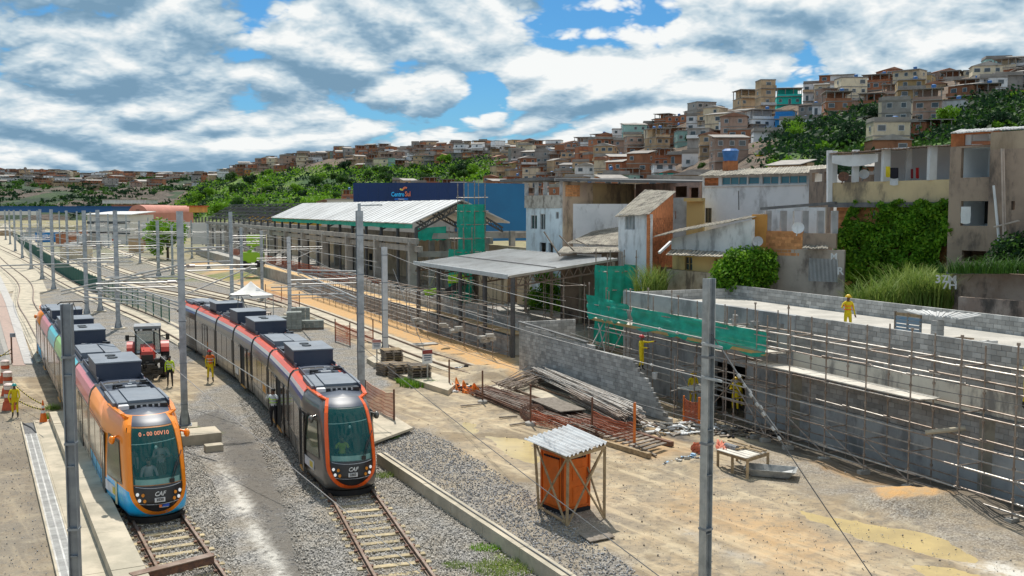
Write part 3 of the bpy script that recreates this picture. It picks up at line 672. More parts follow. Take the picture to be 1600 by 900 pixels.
# left platform: low cream wall, lower slab and slotted drain
pa, pb = P(204, 897, .45), P(91, 640, .45); pdv = (pb - pa).normalized(); pa = pa - pdv * 3
pcv = [pa + pdv * (k * .5) for k in range(int((pb - pa).length / .5) + 1)]
kerbwall('platform_wall', pcv, -.42, .42, -.2, .45, concl, 7, 'cream concrete platform wall beside the colourful tram', 'platform wall')
kerbwall('lower_slab', pcv, -1.05, -.425, -.2, .10, concl, 9, 'low cream slab between the platform wall and the slotted drain', 'slab')
t = thing('slotted_drain', 'long drain with slotted pale gratings left of the platform wall', 'drain', (pa.x, pa.y, 0))
mb = MB(); ribbon(mb, pcv, -1.12, -1.06, -.1, .12); ribbon(mb, pcv, -1.66, -1.60, -.1, .12); mb.build('drain_edge', concl, t)
gr = None; rzp = math.atan2(pdv.y, pdv.x) - math.pi / 2
for k in range(24):
    c = pa + pdv * (.55 + k * 1.02) + Vector((pdv.y, -pdv.x, 0)) * -1.36; c.z = .085
    if k < 16 or True:
        if gr is None:
            mb = MB()
            for sx in (-.215, 0, .215): mb.box((sx, 0, 0), (.05, 1.0, .03))
            for q in range(14): mb.box((-.107, -.48 + q * .074, 0), (.165, .038, .026)); mb.box((.107, -.48 + q * .074, 0), (.165, .038, .026))
            gr = mb.mesh('grating', mat('pale_grating', (.56, .55, .52), (.42, .41, .39), .6, sc_=2, rnd=.25))
        link('grating', gr, t, Matrix.Translation(c - t.location) @ Matrix.Rotation(rzp, 4, 'Z'))
mb = MB(); ribbon(mb, pcv, -1.59, -1.13, -.3, .02); mb.build('channel_bottom', concd, t)
# concrete foundation beside the near mast, with smaller step
t = thing('mast_foundation', 'stepped concrete foundation block at the foot of the mast by the colourful tram', 'foundation', P(300, 690))
q = P(306, 690); pbox('block', (q.x, q.y, .22), (1.9, 1.5, .45), .47, concl, t); q2 = P(334, 705); pbox('step', (q2.x, q2.y, .14), (.7, .5, .3), .47, concl, t)
# ------------------------------------------------------------------ station
D = vdir(85); N = Vector((D.y, -D.x, 0)); SO = Vector((-.13, 68.7, 0)); RZS = math.atan2(D.y, D.x) - math.pi / 2
def S(s, n, z=0): return SO + D * s + N * n + Vector((0, 0, z))
steelc = mat('dark_steel', (.10, .10, .105), (.07, .07, .07), .6, sc_=2)
beige = mat('beige_render', (.62, .50, .34), (.52, .41, .28), .9, sc_=.3, streak=(.2, .16, .12), sk=.5)
precast = mat('precast_concrete', (.40, .38, .34), (.30, .285, .26), .9, sc_=.8, streak=(.18, .165, .15), sk=.5)
def blockwall(name, label, a, b, z0, top, cap=300, th=.15, m1=block, bw=.4, bh=.2, order=None, skip=None, m2=None, cat='wall', stuff=True):
    """a wall of single blocks from a to b; `top(u)` gives its height; nearest blocks are objects, the rest one mesh"""
    a, b = Vector(a), Vector(b); L = (b - a).length; d = (b - a) / L; nrm = Vector((d.y, -d.x, 0)); rz = math.atan2(d.y, d.x)
    t = thing(name, label, cat, (a.x, a.y, z0)); nb = int(L / bw); cells = []
    core = MB(); us = [i / 40 for i in range(41)]
    for r in range(int(12 / bh)):
        z = z0 + r * bh
        for k in range(-1, nb + 1):
            s = (k + (.5 if r % 2 else 0) + .5) * bw; wdt = bw
            s0, s1 = max(s - bw / 2, 0), min(s + bw / 2, L)
            if s1 - s0 < bw * .3: continue
            u = (s0 + s1) / 2 / L
            if z + bh > top(u) + .02 or (skip and skip(u, z)): continue
            cells.append(((s0 + s1) / 2, s1 - s0, z + bh / 2))
    cen = lambda c: a + d * c[0] + Vector((0, 0, c[2]))
    cells.sort(key=lambda c: (cen(c) - Vector((0, 0, CAMH))).length if order is None else order(c, L))
    rest = MB()
    for i, c in enumerate(cells):
        p = cen(c); p.z = c[2]; j = nrm * rng.uniform(-.006, .006)
        mm = m1 if not m2 else (m2(c[0] / L, c[2]))
        if i < cap: pbox('block', p + j, (c[1] - .016, th, bh - .016), rz, mm, t)
        else:
            rest.box(p + j, (c[1] - .016, th, bh - .016), rz, mi=0 if mm is m1 else 1)
    if rest.v: tag(rest.build('blocks', [m1, blockd], t), kind='stuff')
    # mortar core a little thinner than the blocks, stepped with them
    n = max(8, int(L / bw * 2))
    for k in range(n):
        u0, u1 = k / n, (k + 1) / n; um = (u0 + u1) / 2; hh = z0 + int((top(um) - z0) / bh + 1e-3) * bh - .012
        if hh <= z0 + .02: continue
        if skip and any(skip(um, z0 + q * bh) for q in range(int((hh - z0) / bh))):
            zs = [z0 + q * bh for q in range(int((hh - z0) / bh) + 1) if not skip(um, z0 + q * bh)]
            if not zs: continue
            lo_ = zs[0]
            core.box(a + d * (um * L) + Vector((0, 0, (lo_ + hh) / 2 - a.z)), ((u1 - u0) * L, th - .03, hh - lo_), rz); continue
        core.box(a + d * (um * L) + Vector((0, 0, (z0 + hh) / 2 - a.z)), ((u1 - u0) * L, th - .03, hh - z0), rz)
    core.build('mortar', mortar, t)
    return t
# platform
mb = MB(); mb.prism([S(.3, .3)[:2], S(170, .3)[:2], S(170, 14)[:2], S(.3, 14)[:2]], 0, 1.45); tag(mb.build('station_platform', conc), 'raised concrete platform of the unfinished station', 'platform')
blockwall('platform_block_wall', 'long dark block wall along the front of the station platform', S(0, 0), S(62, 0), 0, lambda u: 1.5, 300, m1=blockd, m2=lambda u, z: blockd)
blockwall('parapet_wall', 'grey block parapet standing on the station platform edge behind scaffolding', S(0, 1.4, 0), S(46, 1.4, 0), 1.46, lambda u: 2.7 - .2 * (int(u * 17) % 3 == 1), 120)
mb = MB(); mb.prism([S(0, .08)[:2], S(95, .08)[:2], S(95, 1.3)[:2], S(0, 1.3)[:2]], 1.5, 1.54); tag(mb.build('sand_layer', mat('orange_sand', (.62, .38, .15), (.55, .42, .25), .95, sc_=1)), kind='structure')
mb = MB(); mb.prism([S(62, 0)[:2], S(160, 0)[:2], S(160, .29)[:2], S(62, .29)[:2]], 0, 1.5); tag(mb.build('platform_wall', conc), 'distant plain stretch of the station platform wall', 'wall')
st = thing('station_building', 'unfinished station hall with white sheet gable roof and open concrete frame', 'station', S(31, 8, 1.46))
EA, RI, FE = 3.8, 8.4, 13.0; s0, s1 = 31.0, 100.0
ns = 46
for k in range(ns):
    a0, a1 = s0 - .6 + (s1 - s0 + .6) * k / ns, s0 - .6 + (s1 - s0 + .6) * (k + 1) / ns - .06
    for n0, z0_, n1, z1_ in ((EA - .5, 8.62, RI, 10.85), (RI, 10.85, FE + .5, 8.62)):
        mb = MB(); mb.slab([S(a0, n0, z0_ + .02 * (k % 2)), S(a1, n0, z0_ + .02 * (k % 2)), S(a1, n1, z1_ + .02 * (k % 2)), S(a0, n1, z1_ + .02 * (k % 2))], .08)
        mb.beam(S(a0, n0, z0_ + .02), S(a0, n1, z1_ + .02), .06, .05)
        mb.build('roof_sheet', roofw, st)
for k in range(30):
    s = s0 + k * 5.75; c = S(s, 3.9)
    rod('steel_column', S(s, 3.9, 1.46), S(s, 3.9, 8.1), .17, steelc, st, 8)
    if k % 2 == 0 and s < 175:
        for n_ in (3.1, 10.5): pbox('precast_column', S(s - 1.2, n_, 1.46 + 2.7), (.75, .6, 5.4), RZS, precast, st)
for n_, z_, hh in ((3.0, 6.95, .5), (3.35, 6.2, .55), (10.5, 6.9, .6)):
    for k in range(12): bar('concrete_beam', S(28 + k * 12, n_, z_), S(28 + k * 12 + 11.9, n_, z_), .35, hh, precast, st)
# gable trusses and open lattice beyond the sheeting
def truss(s, st_, nd_=8):
    mb = MB()
    for (n0, z0_), (n1, z1_) in (((EA, 8.1), (RI, 10.65)), ((RI, 10.65), (FE, 8.1)), ((EA, 7.7), (RI, 10.0)), ((RI, 10.0), (FE, 7.7))): mb.beam(S(s, n0, z0_), S(s, n1, z1_), .14, .16)
    for side in (0, 1):
        for k in range(nd_):
            f0, f1 = k / nd_, (k + 1) / nd_
            g = (lambda f: EA + (RI - EA) * f) if side == 0 else (lambda f: FE - (FE - RI) * f)
            mb.beam(S(s, g(f0), 7.7 + 2.3 * f0), S(s, g((f0 + f1) / 2), 8.1 + 2.55 * (f0 + f1) / 2), .07); mb.beam(S(s, g((f0 + f1) / 2), 8.1 + 2.55 * (f0 + f1) / 2), S(s, g(f1), 7.7 + 2.3 * f1), .07)
    mb.build('roof_truss', steelc, st_)
for s in (31, 42.5, 54, 65, 77, 88.5): truss(s, st)
sk = thing('roof_skeleton', 'dark open lattice of roof trusses beyond the white station roof', 'roof frame', S(120, 8, 8))
for k in range(13): truss(104 + k * 5.75, sk)
for k in range(9):
    f = k / 8; n_ = EA + (FE - EA) * f; z_ = 8.2 + 2.6 * (1 - abs(2 * f - 1)); bar('purlin', S(101, n_, z_), S(174, n_, z_), .15, .18, steelc, sk)
bw_ = thing('hall_wall', 'long beige rendered wall behind the station columns', 'wall', S(31, 13, 1.46))
mb = MB(); mb.box(S(82, 12.6, 3.9), (.25, 128, 4.9), RZS); mb.build('render', beige, bw_)
for s in (22, 40, 58, 76, 94): pbox('doorway', S(s, 12.46, 2.6), (.06, 1.5, 2.3), RZS, darkm, bw_)
# green net strip under the eave
def netsheet(name, quad, nu=16, nv=8, amp=.08, label=None, cat='safety net', parent=None, m=greennet, seed=0):
    q = [Vector(v) for v in quad]; n = (q[1] - q[0]).cross(q[3] - q[0]).normalized(); V = []; 
    for j in range(nv + 1):
        for i in range(nu + 1):
            u, v = i / nu, j / nv; p = (q[0] * (1 - u) + q[1] * u) * (1 - v) + (q[3] * (1 - u) + q[2] * u) * v
            V.append(p + n * amp * (mnoise.noise(Vector((u * 7, v * 3, seed))) + .6 * math.sin(u * 18 + 3 * mnoise.noise(Vector((v * 4, u * 3, seed)))) ) + Vector((0, 0, -.35 * amp * math.sin(math.pi * ((u * 5) % 1)) * 4 * (1 - v))))
    fs = [(j * (nu + 1) + i, j * (nu + 1) + i + 1, (j + 1) * (nu + 1) + i + 1, (j + 1) * (nu + 1) + i) for j in range(nv) for i in range(nu)]
    mb = MB(); mb.add(V, fs); o = mb.build(name, m, parent, smooth_=True)
    return tag(o, label, cat if label else None)
nt_ = greennet.node_tree; bb = nt_.nodes['Principled BSDF']; bb.inputs['Alpha'].default_value = .95
netsheet('green_net', [S(31, 3.55, 8.1), S(100, 3.55, 8.1), S(100, 3.55, 8.5), S(31, 3.55, 8.5)], 60, 3, .06, 'narrow green net hanging along the station roof eave')
netsheet('green_net', [S(31, 3.8, 7.0), S(31, 7, 7.0), S(31, 7, 8.3), S(31, 3.8, 8.1)], 10, 3, .08, 'small green net filling the corner of the station gable')
# ---- scaffolds
def scaffold(name, label, o_, dx, dy, nx, zs, wid, bay, ztop, braces=True, foot=True, m=steel, decks=(), inner=True, jitter=.15, r=.03):
    t = thing(name, label, 'scaffold', o_); o_ = Vector(o_)
    for k in range(nx + 1):
        for row in ((0, 1) if inner else (0,)):
            p = o_ + dx * (k * bay) + dy * (row * wid); zt_ = ztop + rng.uniform(-jitter, jitter * 2)
            rod('standard', p, p + Vector((0, 0, zt_)), r, m, t)
            for q in np.arange(.7, zt_, 1.0): 
                if k % 1 == 0: rod('coupler', p + Vector((0, 0, q)), p + Vector((0, 0, q + .09)), r * 1.9, m, t, 6)
            if foot and row == 0:
                pbox('base_block', p + Vector((0, 0, .07)), (.42, .25, .16), rng.uniform(0, 1), conc, t)
        if inner:
            for z in zs[::2]: rod('transom', o_ + dx * (k * bay) + Vector((0, 0, z)), o_ + dx * (k * bay) + dy * wid + Vector((0, 0, z)), r * .85, m, t)
    for z in zs:
        for row in ((0, 1) if inner else (0,)):
            k = 0
            while k < nx:
                n_ = min(nx - k, rng.choice((1, 2, 2, 3))); e = rng.uniform(.05, .35)
                a = o_ + dx * (k * bay - e) + dy * (row * wid) + Vector((0, 0, z + rng.uniform(-.03, .03))); b = o_ + dx * ((k + n_) * bay + e) + dy * (row * wid) + Vector((0, 0, z + rng.uniform(-.05, .05)))
                rod('ledger', a, b, r, steell if rng.random() < .55 else m, t); k += n_
    if braces:
        for k in range(0, nx):
            if rng.random() < .55:
                z0_, z1_ = (zs[0], zs[min(2, len(zs) - 1)]); a = o_ + dx * (k * bay); b = o_ + dx * ((k + 1) * bay)
                if rng.random() < .5: a, b = b, a
                rod('brace', a + Vector((0, 0, z0_)) - dy * .04, b + Vector((0, 0, z1_)) - dy * .04, r * .9, m, t)
    for k0, k1, z in decks:
        for q in range(4):
            a = o_ + dx * (k0 * bay) + dy * (.12 + q * .26) + Vector((0, 0, z)); b = o_ + dx * (k1 * bay) + dy * (.12 + q * .26) + Vector((0, 0, z + rng.uniform(-.02, .02)))
            bar('deck_board', a, b, .24, .04, mat('pale_board', (.66, .62, .54), (.50, .46, .4), .85, sc_=2), t)
    return t
scaffold('scaffold', 'low tube scaffold running along the dark platform wall of the station', S(-.5, -1.5), D, N, 20, (.45, 1.25, 2.0, 2.8, 3.5), 1.1, 2.6, 3.4, braces=False, foot=False, r=.028)
scaffold('scaffold', 'sparse scaffold standing on the platform among the station columns', S(-2, 3.0, 1.46), D, N, 11, (1.2, 2.4, 3.4), 1.6, 3.0, 3.6, braces=True, foot=False, r=.026)
# green netted towers
def tower(label, c, wx, wy, z0_, z1_, netz, seed):
    c = Vector(c); t = scaffold('scaffold_tower', label, c - D * wy / 2 - N * wx / 2 + Vector((0, 0, z0_)), N, D, 2, list(np.arange(.8, z1_ - z0_, 1.25)), wy, wx / 2, z1_ - z0_ + .5, braces=True, foot=False, r=.04)
    for a, b in (((-wx / 2, -wy / 2), (wx / 2, -wy / 2)), ((wx / 2, -wy / 2), (wx / 2, wy / 2)), ((-wx / 2, wy / 2), (-wx / 2, -wy / 2))):
        p0 = c + N * a[0] * 1.04 + D * a[1] * 1.04; p1 = c + N * b[0] * 1.04 + D * b[1] * 1.04
        netsheet('net', [p0 + Vector((0, 0, netz[0])), p1 + Vector((0, 0, netz[0])), p1 + Vector((0, 0, netz[1])), p0 + Vector((0, 0, netz[1]))], 14, 10, .10, parent=t, seed=seed)
tower('tall scaffold tower wrapped in green net before the station gable', A(737, 480, 96).xy.to_3d(), 2.1, 1.6, 1.46, 12.0, (.4, 10.4), 1)
tower('lower green netted scaffold at the foot of the station gable', A(720, 480, 94).xy.to_3d(), 1.7, 1.4, 1.46, 7.8, (.1, 6.3), 2)
tower('green netted scaffold tower at the right corner of the flat canopy', A(962, 480, 69).xy.to_3d(), 2.2, 1.6, 0, 6.6, (.8, 6.2), 3)
# concrete ledges right of the gable
for nm, lb, p, q, z_ in (('open_hall', 'pale concrete beams of the open hall right of the green tower', (650, 690), (832, 700), 7.3), ):
    t = thing(nm, lb, 'beam', A(700, 365, 103))
    for Y, zz, x0, x1 in ((99, 7.35, 648, 850), (99, 5.6, 648, 850), (108, 7.3, 690, 850)):
        bar('beam', A(x0, 0, Y).xy.to_3d() + Vector((0, 0, zz)), A(x1, 0, Y + 4).xy.to_3d() + Vector((0, 0, zz)), .4, .55, precast, t)
    for x in (672, 698, 752, 800, 835): pbox('column', A(x, 0, 101).xy.to_3d() + Vector((0, 0, 4)), (.5, .5, 7.6), RZS, precast, t)
# ---- flat canopy
cn = thing('canopy', 'low white corrugated canopy roof on dark steel columns beside the block walls', 'canopy', (-.2, 68, 0))
c0, c1 = Vector((-.2, 68, 5.5)), Vector((-8.1, 85.7, 5.5)); cw = Vector((7.55, 3.4, 1.0)); nst = 34
for k in range(nst):
    f0, f1 = k / nst, (k + 1) / nst - .003; a, b = c0.lerp(c1, f0), c0.lerp(c1, f1)
    mb = MB(); mb.slab([a, a + cw, b + cw, b], .05); mb.beam(a + Vector((0, 0, .03)), a + cw + Vector((0, 0, .03)), .07, .08); m2_ = a.lerp(b, .5); mb.beam(m2_ + Vector((0, 0, .02)), m2_ + cw + Vector((0, 0, .02)), .05, .05)
    mb.build('roof_sheet', roofw, cn)
bar('fascia', c0 + Vector((-.12, -.05, -.02)), c1 + Vector((-.12, -.05, -.02)), .1, .3, mat('pale_fascia', (.50, .54, .56), (.42, .46, .48), .5, metal=.3), cn)
bar('joint_strip', c0 + cw * .42 + Vector((0, 0, .09)), c1 + cw * .42 + Vector((0, 0, .09)), .1, .05, steelc, cn)
for q in range(5):
    f = q / 4
    p = c0.lerp(c1, f); rod('column', Vector((p.x + .25, p.y + .15, 0)), p + Vector((.25, .15, -.1)), .16, steelc, cn, 8)
    p2 = p + cw * .96; rod('column', Vector((p2.x, p2.y, 0)), p2 - Vector((0, 0, .15)), .13, mat('tan_steel', (.34, .29, .22), None, .6), cn, 8)
    mb = MB()
    for s_ in (0,):
        a, b = p + Vector((0, 0, -.1)), p + cw + Vector((0, 0, -.1)); al, bl_ = a - Vector((0, 0, .62)), b - Vector((0, 0, .62))
        mb.beam(a, b, .08, .1); mb.beam(al, bl_, .08, .1)
        for k in range(12):
            mb.beam(al.lerp(bl_, k / 12), a.lerp(b, (k + .5) / 12), .05); mb.beam(a.lerp(b, (k + .5) / 12), al.lerp(bl_, (k + 1) / 12), .05)
    mb.build('truss', mat('brown_steel', (.17, .12, .09), None, .7), cn)
bar('near_edge', c0 + Vector((0, -.03, -.03)), c0 + cw + Vector((0, -.03, -.03)), .08, .16, mat('tan_edge', (.42, .38, .32), None, .6), cn)
# ------------------------------------------------------------------ unfinished block building on the right
C0 = Vector((6.3, 57.7, 0)); WD = Vector((.404, -.915, 0)); WN = Vector((-.915, -.404, 0)); RZW = math.atan2(WD.y, WD.x)
def W(t, o=0, z=0): return C0 + WD * t + WN * o + Vector((0, 0, z))
ub = thing('unfinished_building', 'long unfinished grey block building with flat concrete roof slab on the right', 'building', W(0))
LW = 35.0
bl = MB()
# door opening between 10 and 12.4 m
for a, b, z0_, z1_ in ((0, 8.7, 0, 3.8), (11.4, 14.8, 0, 3.8), (14.8, LW, 0, 1.75), (8.7, 11.4, 2.6, 3.8)):
    bl.box(W((a + b) / 2, -.16, (z0_ + z1_) / 2), (b - a, .3, z1_ - z0_), RZW)
bl.box(W(7.4, -.14, 4.6), (14.8, .32, 1.55), RZW)
bl.build('rendered_wall', mat('dark_render', (.42, .43, .43), (.30, .305, .31), .9, sc_=.6, streak=(.14, .14, .14), sk=.6, bump=.2), ub)
bar('ring_beam', W(14.8, -.12, 3.35), W(LW, -.12, 3.35), .36, .86, mat('cream_beam', (.72, .68, .58), (.62, .58, .50), .85, sc_=.6, streak=(.20, .19, .18), sk=.9), ub)
bar('ledge', W(14.8, -.05, 2.87), W(LW, -.05, 2.87), .34, .08, concd, ub)
for s in (15.0, 25.0): bar('pilaster', W(s, -.02, 0), W(s, -.02, 2.85), .42, .42, mat('tan_concrete', (.34, .31, .25), (.26, .24, .2), .9, streak=(.15, .14, .12)), ub)
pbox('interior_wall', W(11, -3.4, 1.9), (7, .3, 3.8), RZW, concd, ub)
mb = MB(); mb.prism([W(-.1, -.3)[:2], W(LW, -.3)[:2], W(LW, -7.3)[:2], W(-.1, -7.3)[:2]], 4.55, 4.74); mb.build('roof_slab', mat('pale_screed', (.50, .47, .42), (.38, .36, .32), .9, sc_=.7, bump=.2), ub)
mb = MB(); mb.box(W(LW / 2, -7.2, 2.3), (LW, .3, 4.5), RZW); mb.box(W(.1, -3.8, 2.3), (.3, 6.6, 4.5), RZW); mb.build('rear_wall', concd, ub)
def fm(u, z): return block if z > 4.42 or z < 2.9 and False else blockd
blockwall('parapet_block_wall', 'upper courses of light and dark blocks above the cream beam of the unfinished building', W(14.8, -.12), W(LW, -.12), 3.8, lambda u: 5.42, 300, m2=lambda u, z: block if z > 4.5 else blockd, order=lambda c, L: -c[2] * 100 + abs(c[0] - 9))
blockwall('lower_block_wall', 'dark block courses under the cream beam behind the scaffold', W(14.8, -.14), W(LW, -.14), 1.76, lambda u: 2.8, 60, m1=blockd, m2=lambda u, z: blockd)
blockwall('rear_parapet_wall', 'low grey block parapet along the far edge of the flat roof slab', W(0, -7.35), W(LW, -7.35), 4.5, lambda u: 5.5, 300)
blockwall('end_parapet_wall', 'short grey block parapet on the far end of the flat roof', W(0, -.3), W(0, -7.3), 4.5, lambda u: 5.4, 120)
# stepped wall
sa, sb = Vector((.5, 61.3, 0)), Vector((7.5, 47.3, 0))
blockwall('stepped_block_wall', 'grey concrete block wall with stepped unfinished end beside the pipe piles', sa, sb, 0, lambda u: (3.2 - .6 * u / .786) if u < .786 else max(0, 2.7 * (1 - (u - .786) / .214)), 300, order=lambda c, L: -c[2] - c[0] * .25)
blockwall('return_block_wall', 'short return of the stepped wall at its tall left corner', sa + Vector((.1, .15, 0)), Vector((3.9, 62.9, 0)), 0, lambda u: 3.2, 60)
bar_ = bar('wall_cap', sa + Vector((-.1, 0, 3.24)), sa.lerp(sb, .5) + Vector((0, 0, 2.9)), .22, .05, concd, bpy.data.objects['stepped_block_wall'])
# front scaffold
fs = scaffold('scaffold', 'long tube scaffold in front of the unfinished block building', W(12.0, 1.55), WD, -WN, 10, (.32, .62, 1.35, 2.1, 3.15, 4.15, 4.75), 1.1, 2.2, 5.5, decks=((.7, 5.2, 3.28),), r=.03)
scaffold('scaffold', 'scaffold bays behind the green nets at the dark end of the building', W(-1.2, 1.55), WD, -WN, 7, (.3, 1.4, 2.3, 3.2, 3.85, 4.6), 1.1, 2.3, 5.6, decks=((0, 7, 3.8),), r=.03)
tt = scaffold('scaffold', 'low scaffold with a plank deck at the stepped end of the block wall', Vector((8.6, 47.8, 0)), Vector((.75, .66, 0)), Vector((-.66, .75, 0)), 1, (.35, 1.3, 2.3), 1.2, 2.2, 2.9, decks=((0, 1, 1.42),), braces=False)
rod('drain_pipe', W(24.2, .15, 2.3), W(23.3, 1.1, 2.05), .09, concl, fs, 8)
bar('yellow_board', W(-1, 1.6, 3.78), W(14.9, 1.6, 3.78), .05, .14, mat('yellow_board', (.50, .34, .12), (.4, .28, .12), .8), ub)
netsheet('green_net', [W(-1.2, 1.62, 3.95), W(3.2, 1.62, 3.95), W(3.2, 1.62, 4.9), W(-1.4, 1.62, 5.15)], 24, 8, .14, 'bunched green net at the left end of the building scaffold', seed=5)
netsheet('green_net', [W(3.7, 1.62, 3.85), W(14.9, 1.62, 3.72), W(14.9, 1.62, 4.75), W(3.7, 1.62, 4.85)], 40, 8, .12, 'long green net stretched over the upper scaffold deck', seed=6)
# ---- blue warehouse with the sign
wh = thing('warehouse', 'large warehouse with a dark blue front carrying a shop sign and a lighter blue side', 'warehouse', (X(640, 190), 190, 0))
navy = mat('navy_cladding', (.008, .035, .14), (.006, .028, .11), .45, sc_=.1); blue2 = mat('blue_cladding', (.012, .16, .36), (.01, .13, .30), .45, sc_=.1)
xa, xb, xc = X(553, 190), X(724, 188), X(826, 192)
def wbox(nm, x0, y0, x1, y1, dep, z0_, z1_, m):
    a, b = Vector((x0, y0, 0)), Vector((x1, y1, 0)); d = (b - a).normalized(); n = Vector((-d.y, d.x, 0)) * dep
    mb = MB(); mb.prism([a[:2], b[:2], (b + n)[:2], (a + n)[:2]], z0_, z1_); return mb.build(nm, m, wh)
wbox('navy_front', xa, 190, xb, 188, 30, 10.8, 14.75, navy); wbox('blue_side', xb + .05, 188.02, xc, 194, 28, 4, 14.7, blue2)
wbox('lower_wall', xa - 5, 192, xb, 192, 25, 0, 10.8, mat('pale_wall', (.55, .53, .50), (.45, .44, .42), .85, sc_=.2, streak=(.3, .28, .25)))
for k in range(11):
    f = (k + .5) / 11; x = xa + (xb - xa) * f; y = 190 - 2 * f; pbox('cladding_seam', (x, y - .03, 12.8), (.07, .05, 3.9), 0, mat('navy_seam', (.02, .06, .17), None, .5), wh)
def text(s, size, M_, m, name='lettering', parent=None, ext=.01, shear=0.0):
    cu = bpy.data.curves.new(name, 'FONT'); cu.body = s; cu.size = size; cu.extrude = ext; cu.align_x = 'CENTER'; cu.align_y = 'CENTER'; cu.shear = shear; cu.resolution_u = 2
    cu.offset = size * .018
    tmp = bpy.data.objects.new('tmp', cu); me = bpy.data.meshes.new_from_object(tmp); bpy.data.objects.remove(tmp)
    me.materials.clear(); me.materials.append(m)
    return link(name, me, parent, M_)
def wm(x, y, z): return Matrix.Translation(Vector((x, y, z)) - wh.location) @ Matrix.Rotation(math.atan2(-2, xb - xa), 4, 'Z') @ Matrix.Rotation(math.pi / 2, 4, 'X')
lx = X(627, 189); cyanp = mat('sign_cyan', (.02, .35, .85), (.05, .6, .9), .5, emit=(.02, .3, .8, .15)); redp = mat('sign_red', (.85, .16, .06), (.9, .3, .15), .5)
KX = Matrix.Diagonal((.72, 1, 1, 1)); text('Centro', 1.15, wm(lx - .55, 188.85, 12.6) @ KX, cyanp, parent=wh); text('Sul', 1.25, wm(lx + 1.3, 188.75, 12.65) @ KX, redp, parent=wh)
pbox('sign_pill', (lx + .1, 188.9, 11.75), (2.5, .2, .36), -.05, mat('sign_blue', (.02, .16, .62), None, .5), wh)
text('Atacado', .34, wm(lx + .1, 188.72, 11.75), whitep, parent=wh)
mb = MB()
for k in range(12):
    t0, t1 = k / 12, (k + 1) / 12; f = lambda t: Vector((lx - .1 + 1.2 * t, 188.8, 13.65 - .22 * math.sin(t * 6.0)))
    mb.beam(f(t0), f(t1), .05, .30 if k < 6 else .34, mi=0 if k < 5 else 1)
mb.build('swoosh', [mat('sign_yellow', (.85, .7, .15), None, .5), redp], wh)
# ------------------------------------------------------------------ near houses
def G(px, Y): return Vector((X(px, Y), Y, 0))
def uf(L, Rr, px):
    k = (px - 800) / F; d = Rr - L; return (k * L.y - L.x) / (d.x - k * d.y)
def fac(parent, name, L, Rr, z0, z1, m, holes=(), th=.22, z1r=None, px=True):
    """a front wall from L to R with real openings; holes are (px0, px1, row0, row1) in the photograph, set out at the wall's own depth"""
    L, Rr = Vector((L[0], L[1], 0)), Vector((Rr[0], Rr[1], 0)); d = Rr - L; n = Vector((d.y, -d.x, 0)).normalized()
    if n.y > 0: n = -n
    H = []
    for h in holes:
        u0, u1 = uf(L, Rr, h[0]), uf(L, Rr, h[1]); Y = (L + d * (u0 + u1) * .5).y
        H.append((u0, u1, Zat(h[3], Y), Zat(h[2], Y)))
    us = sorted({0.0, 1.0, *[min(max(h[0], 0), 1) for h in H], *[min(max(h[1], 0), 1) for h in H]}); mb = MB(); z1r = z1 if z1r is None else z1r
    top = lambda u: z1 + (z1r - z1) * u
    for a, b in zip(us[:-1], us[1:]):
        if b - a < 1e-4: continue
        mid = (a + b) / 2; hs = sorted([(h[2], h[3]) for h in H if h[0] < mid < h[1]]); z = z0; segs = []
        for h0, h1 in hs:
            if h0 > z: segs.append((z, h0))
            z = max(z, h1)
        segs.append((z, None))
        for s0_, s1_ in segs:
            ta, tb = (top(a), top(b)) if s1_ is None else (s1_, s1_)
            if min(ta, tb) <= s0_: continue
            pa_, pb_ = L + d * a, L + d * b; k = n * -th
            q0 = [pa_, pb_, pb_ + k, pa_ + k]
            mb.hexa([(p.x, p.y, s0_) for p in q0], [(q0[0].x, q0[0].y, ta), (q0[1].x, q0[1].y, tb), (q0[2].x, q0[2].y, tb), (q0[3].x, q0[3].y, ta)])
    mb.build(name, m, parent); return H, L, d, n
def window(parent, L, d, n, h, frame, pane, cols=2, inset=.10, rows=1):
    u0, u1, z0, z1 = h; a, b = L + d * u0 - n * inset, L + d * u1 - n * inset; mb = MB(); t_ = .06
    up = Vector((0, 0, 1)); A0, B0 = a + up * z0, b + up * z0; A1, B1 = a + up * z1, b + up * z1
    mb.beam(A0 + up * t_ / 2, B0 + up * t_ / 2, .07, t_); mb.beam(A1 - up * t_ / 2, B1 - up * t_ / 2, .07, t_)
    for c in range(cols + 1):
        f = c / cols; mb.beam(A0.lerp(B0, f), A1.lerp(B1, f), t_, .07, up=n)
    for r in range(1, rows): mb.beam(A0.lerp(A1, r / rows), B0.lerp(B1, r / rows), .05, .04)
    fr = mb.build('window', frame, parent); mb = MB(); k = -n * .03
    mb.slab([A0 + k, B0 + k, B1 + k, A1 + k], .01); o = mb.mesh('pane', pane, parent.matrix_basis.translation); link('pane', o, fr)
    return fr
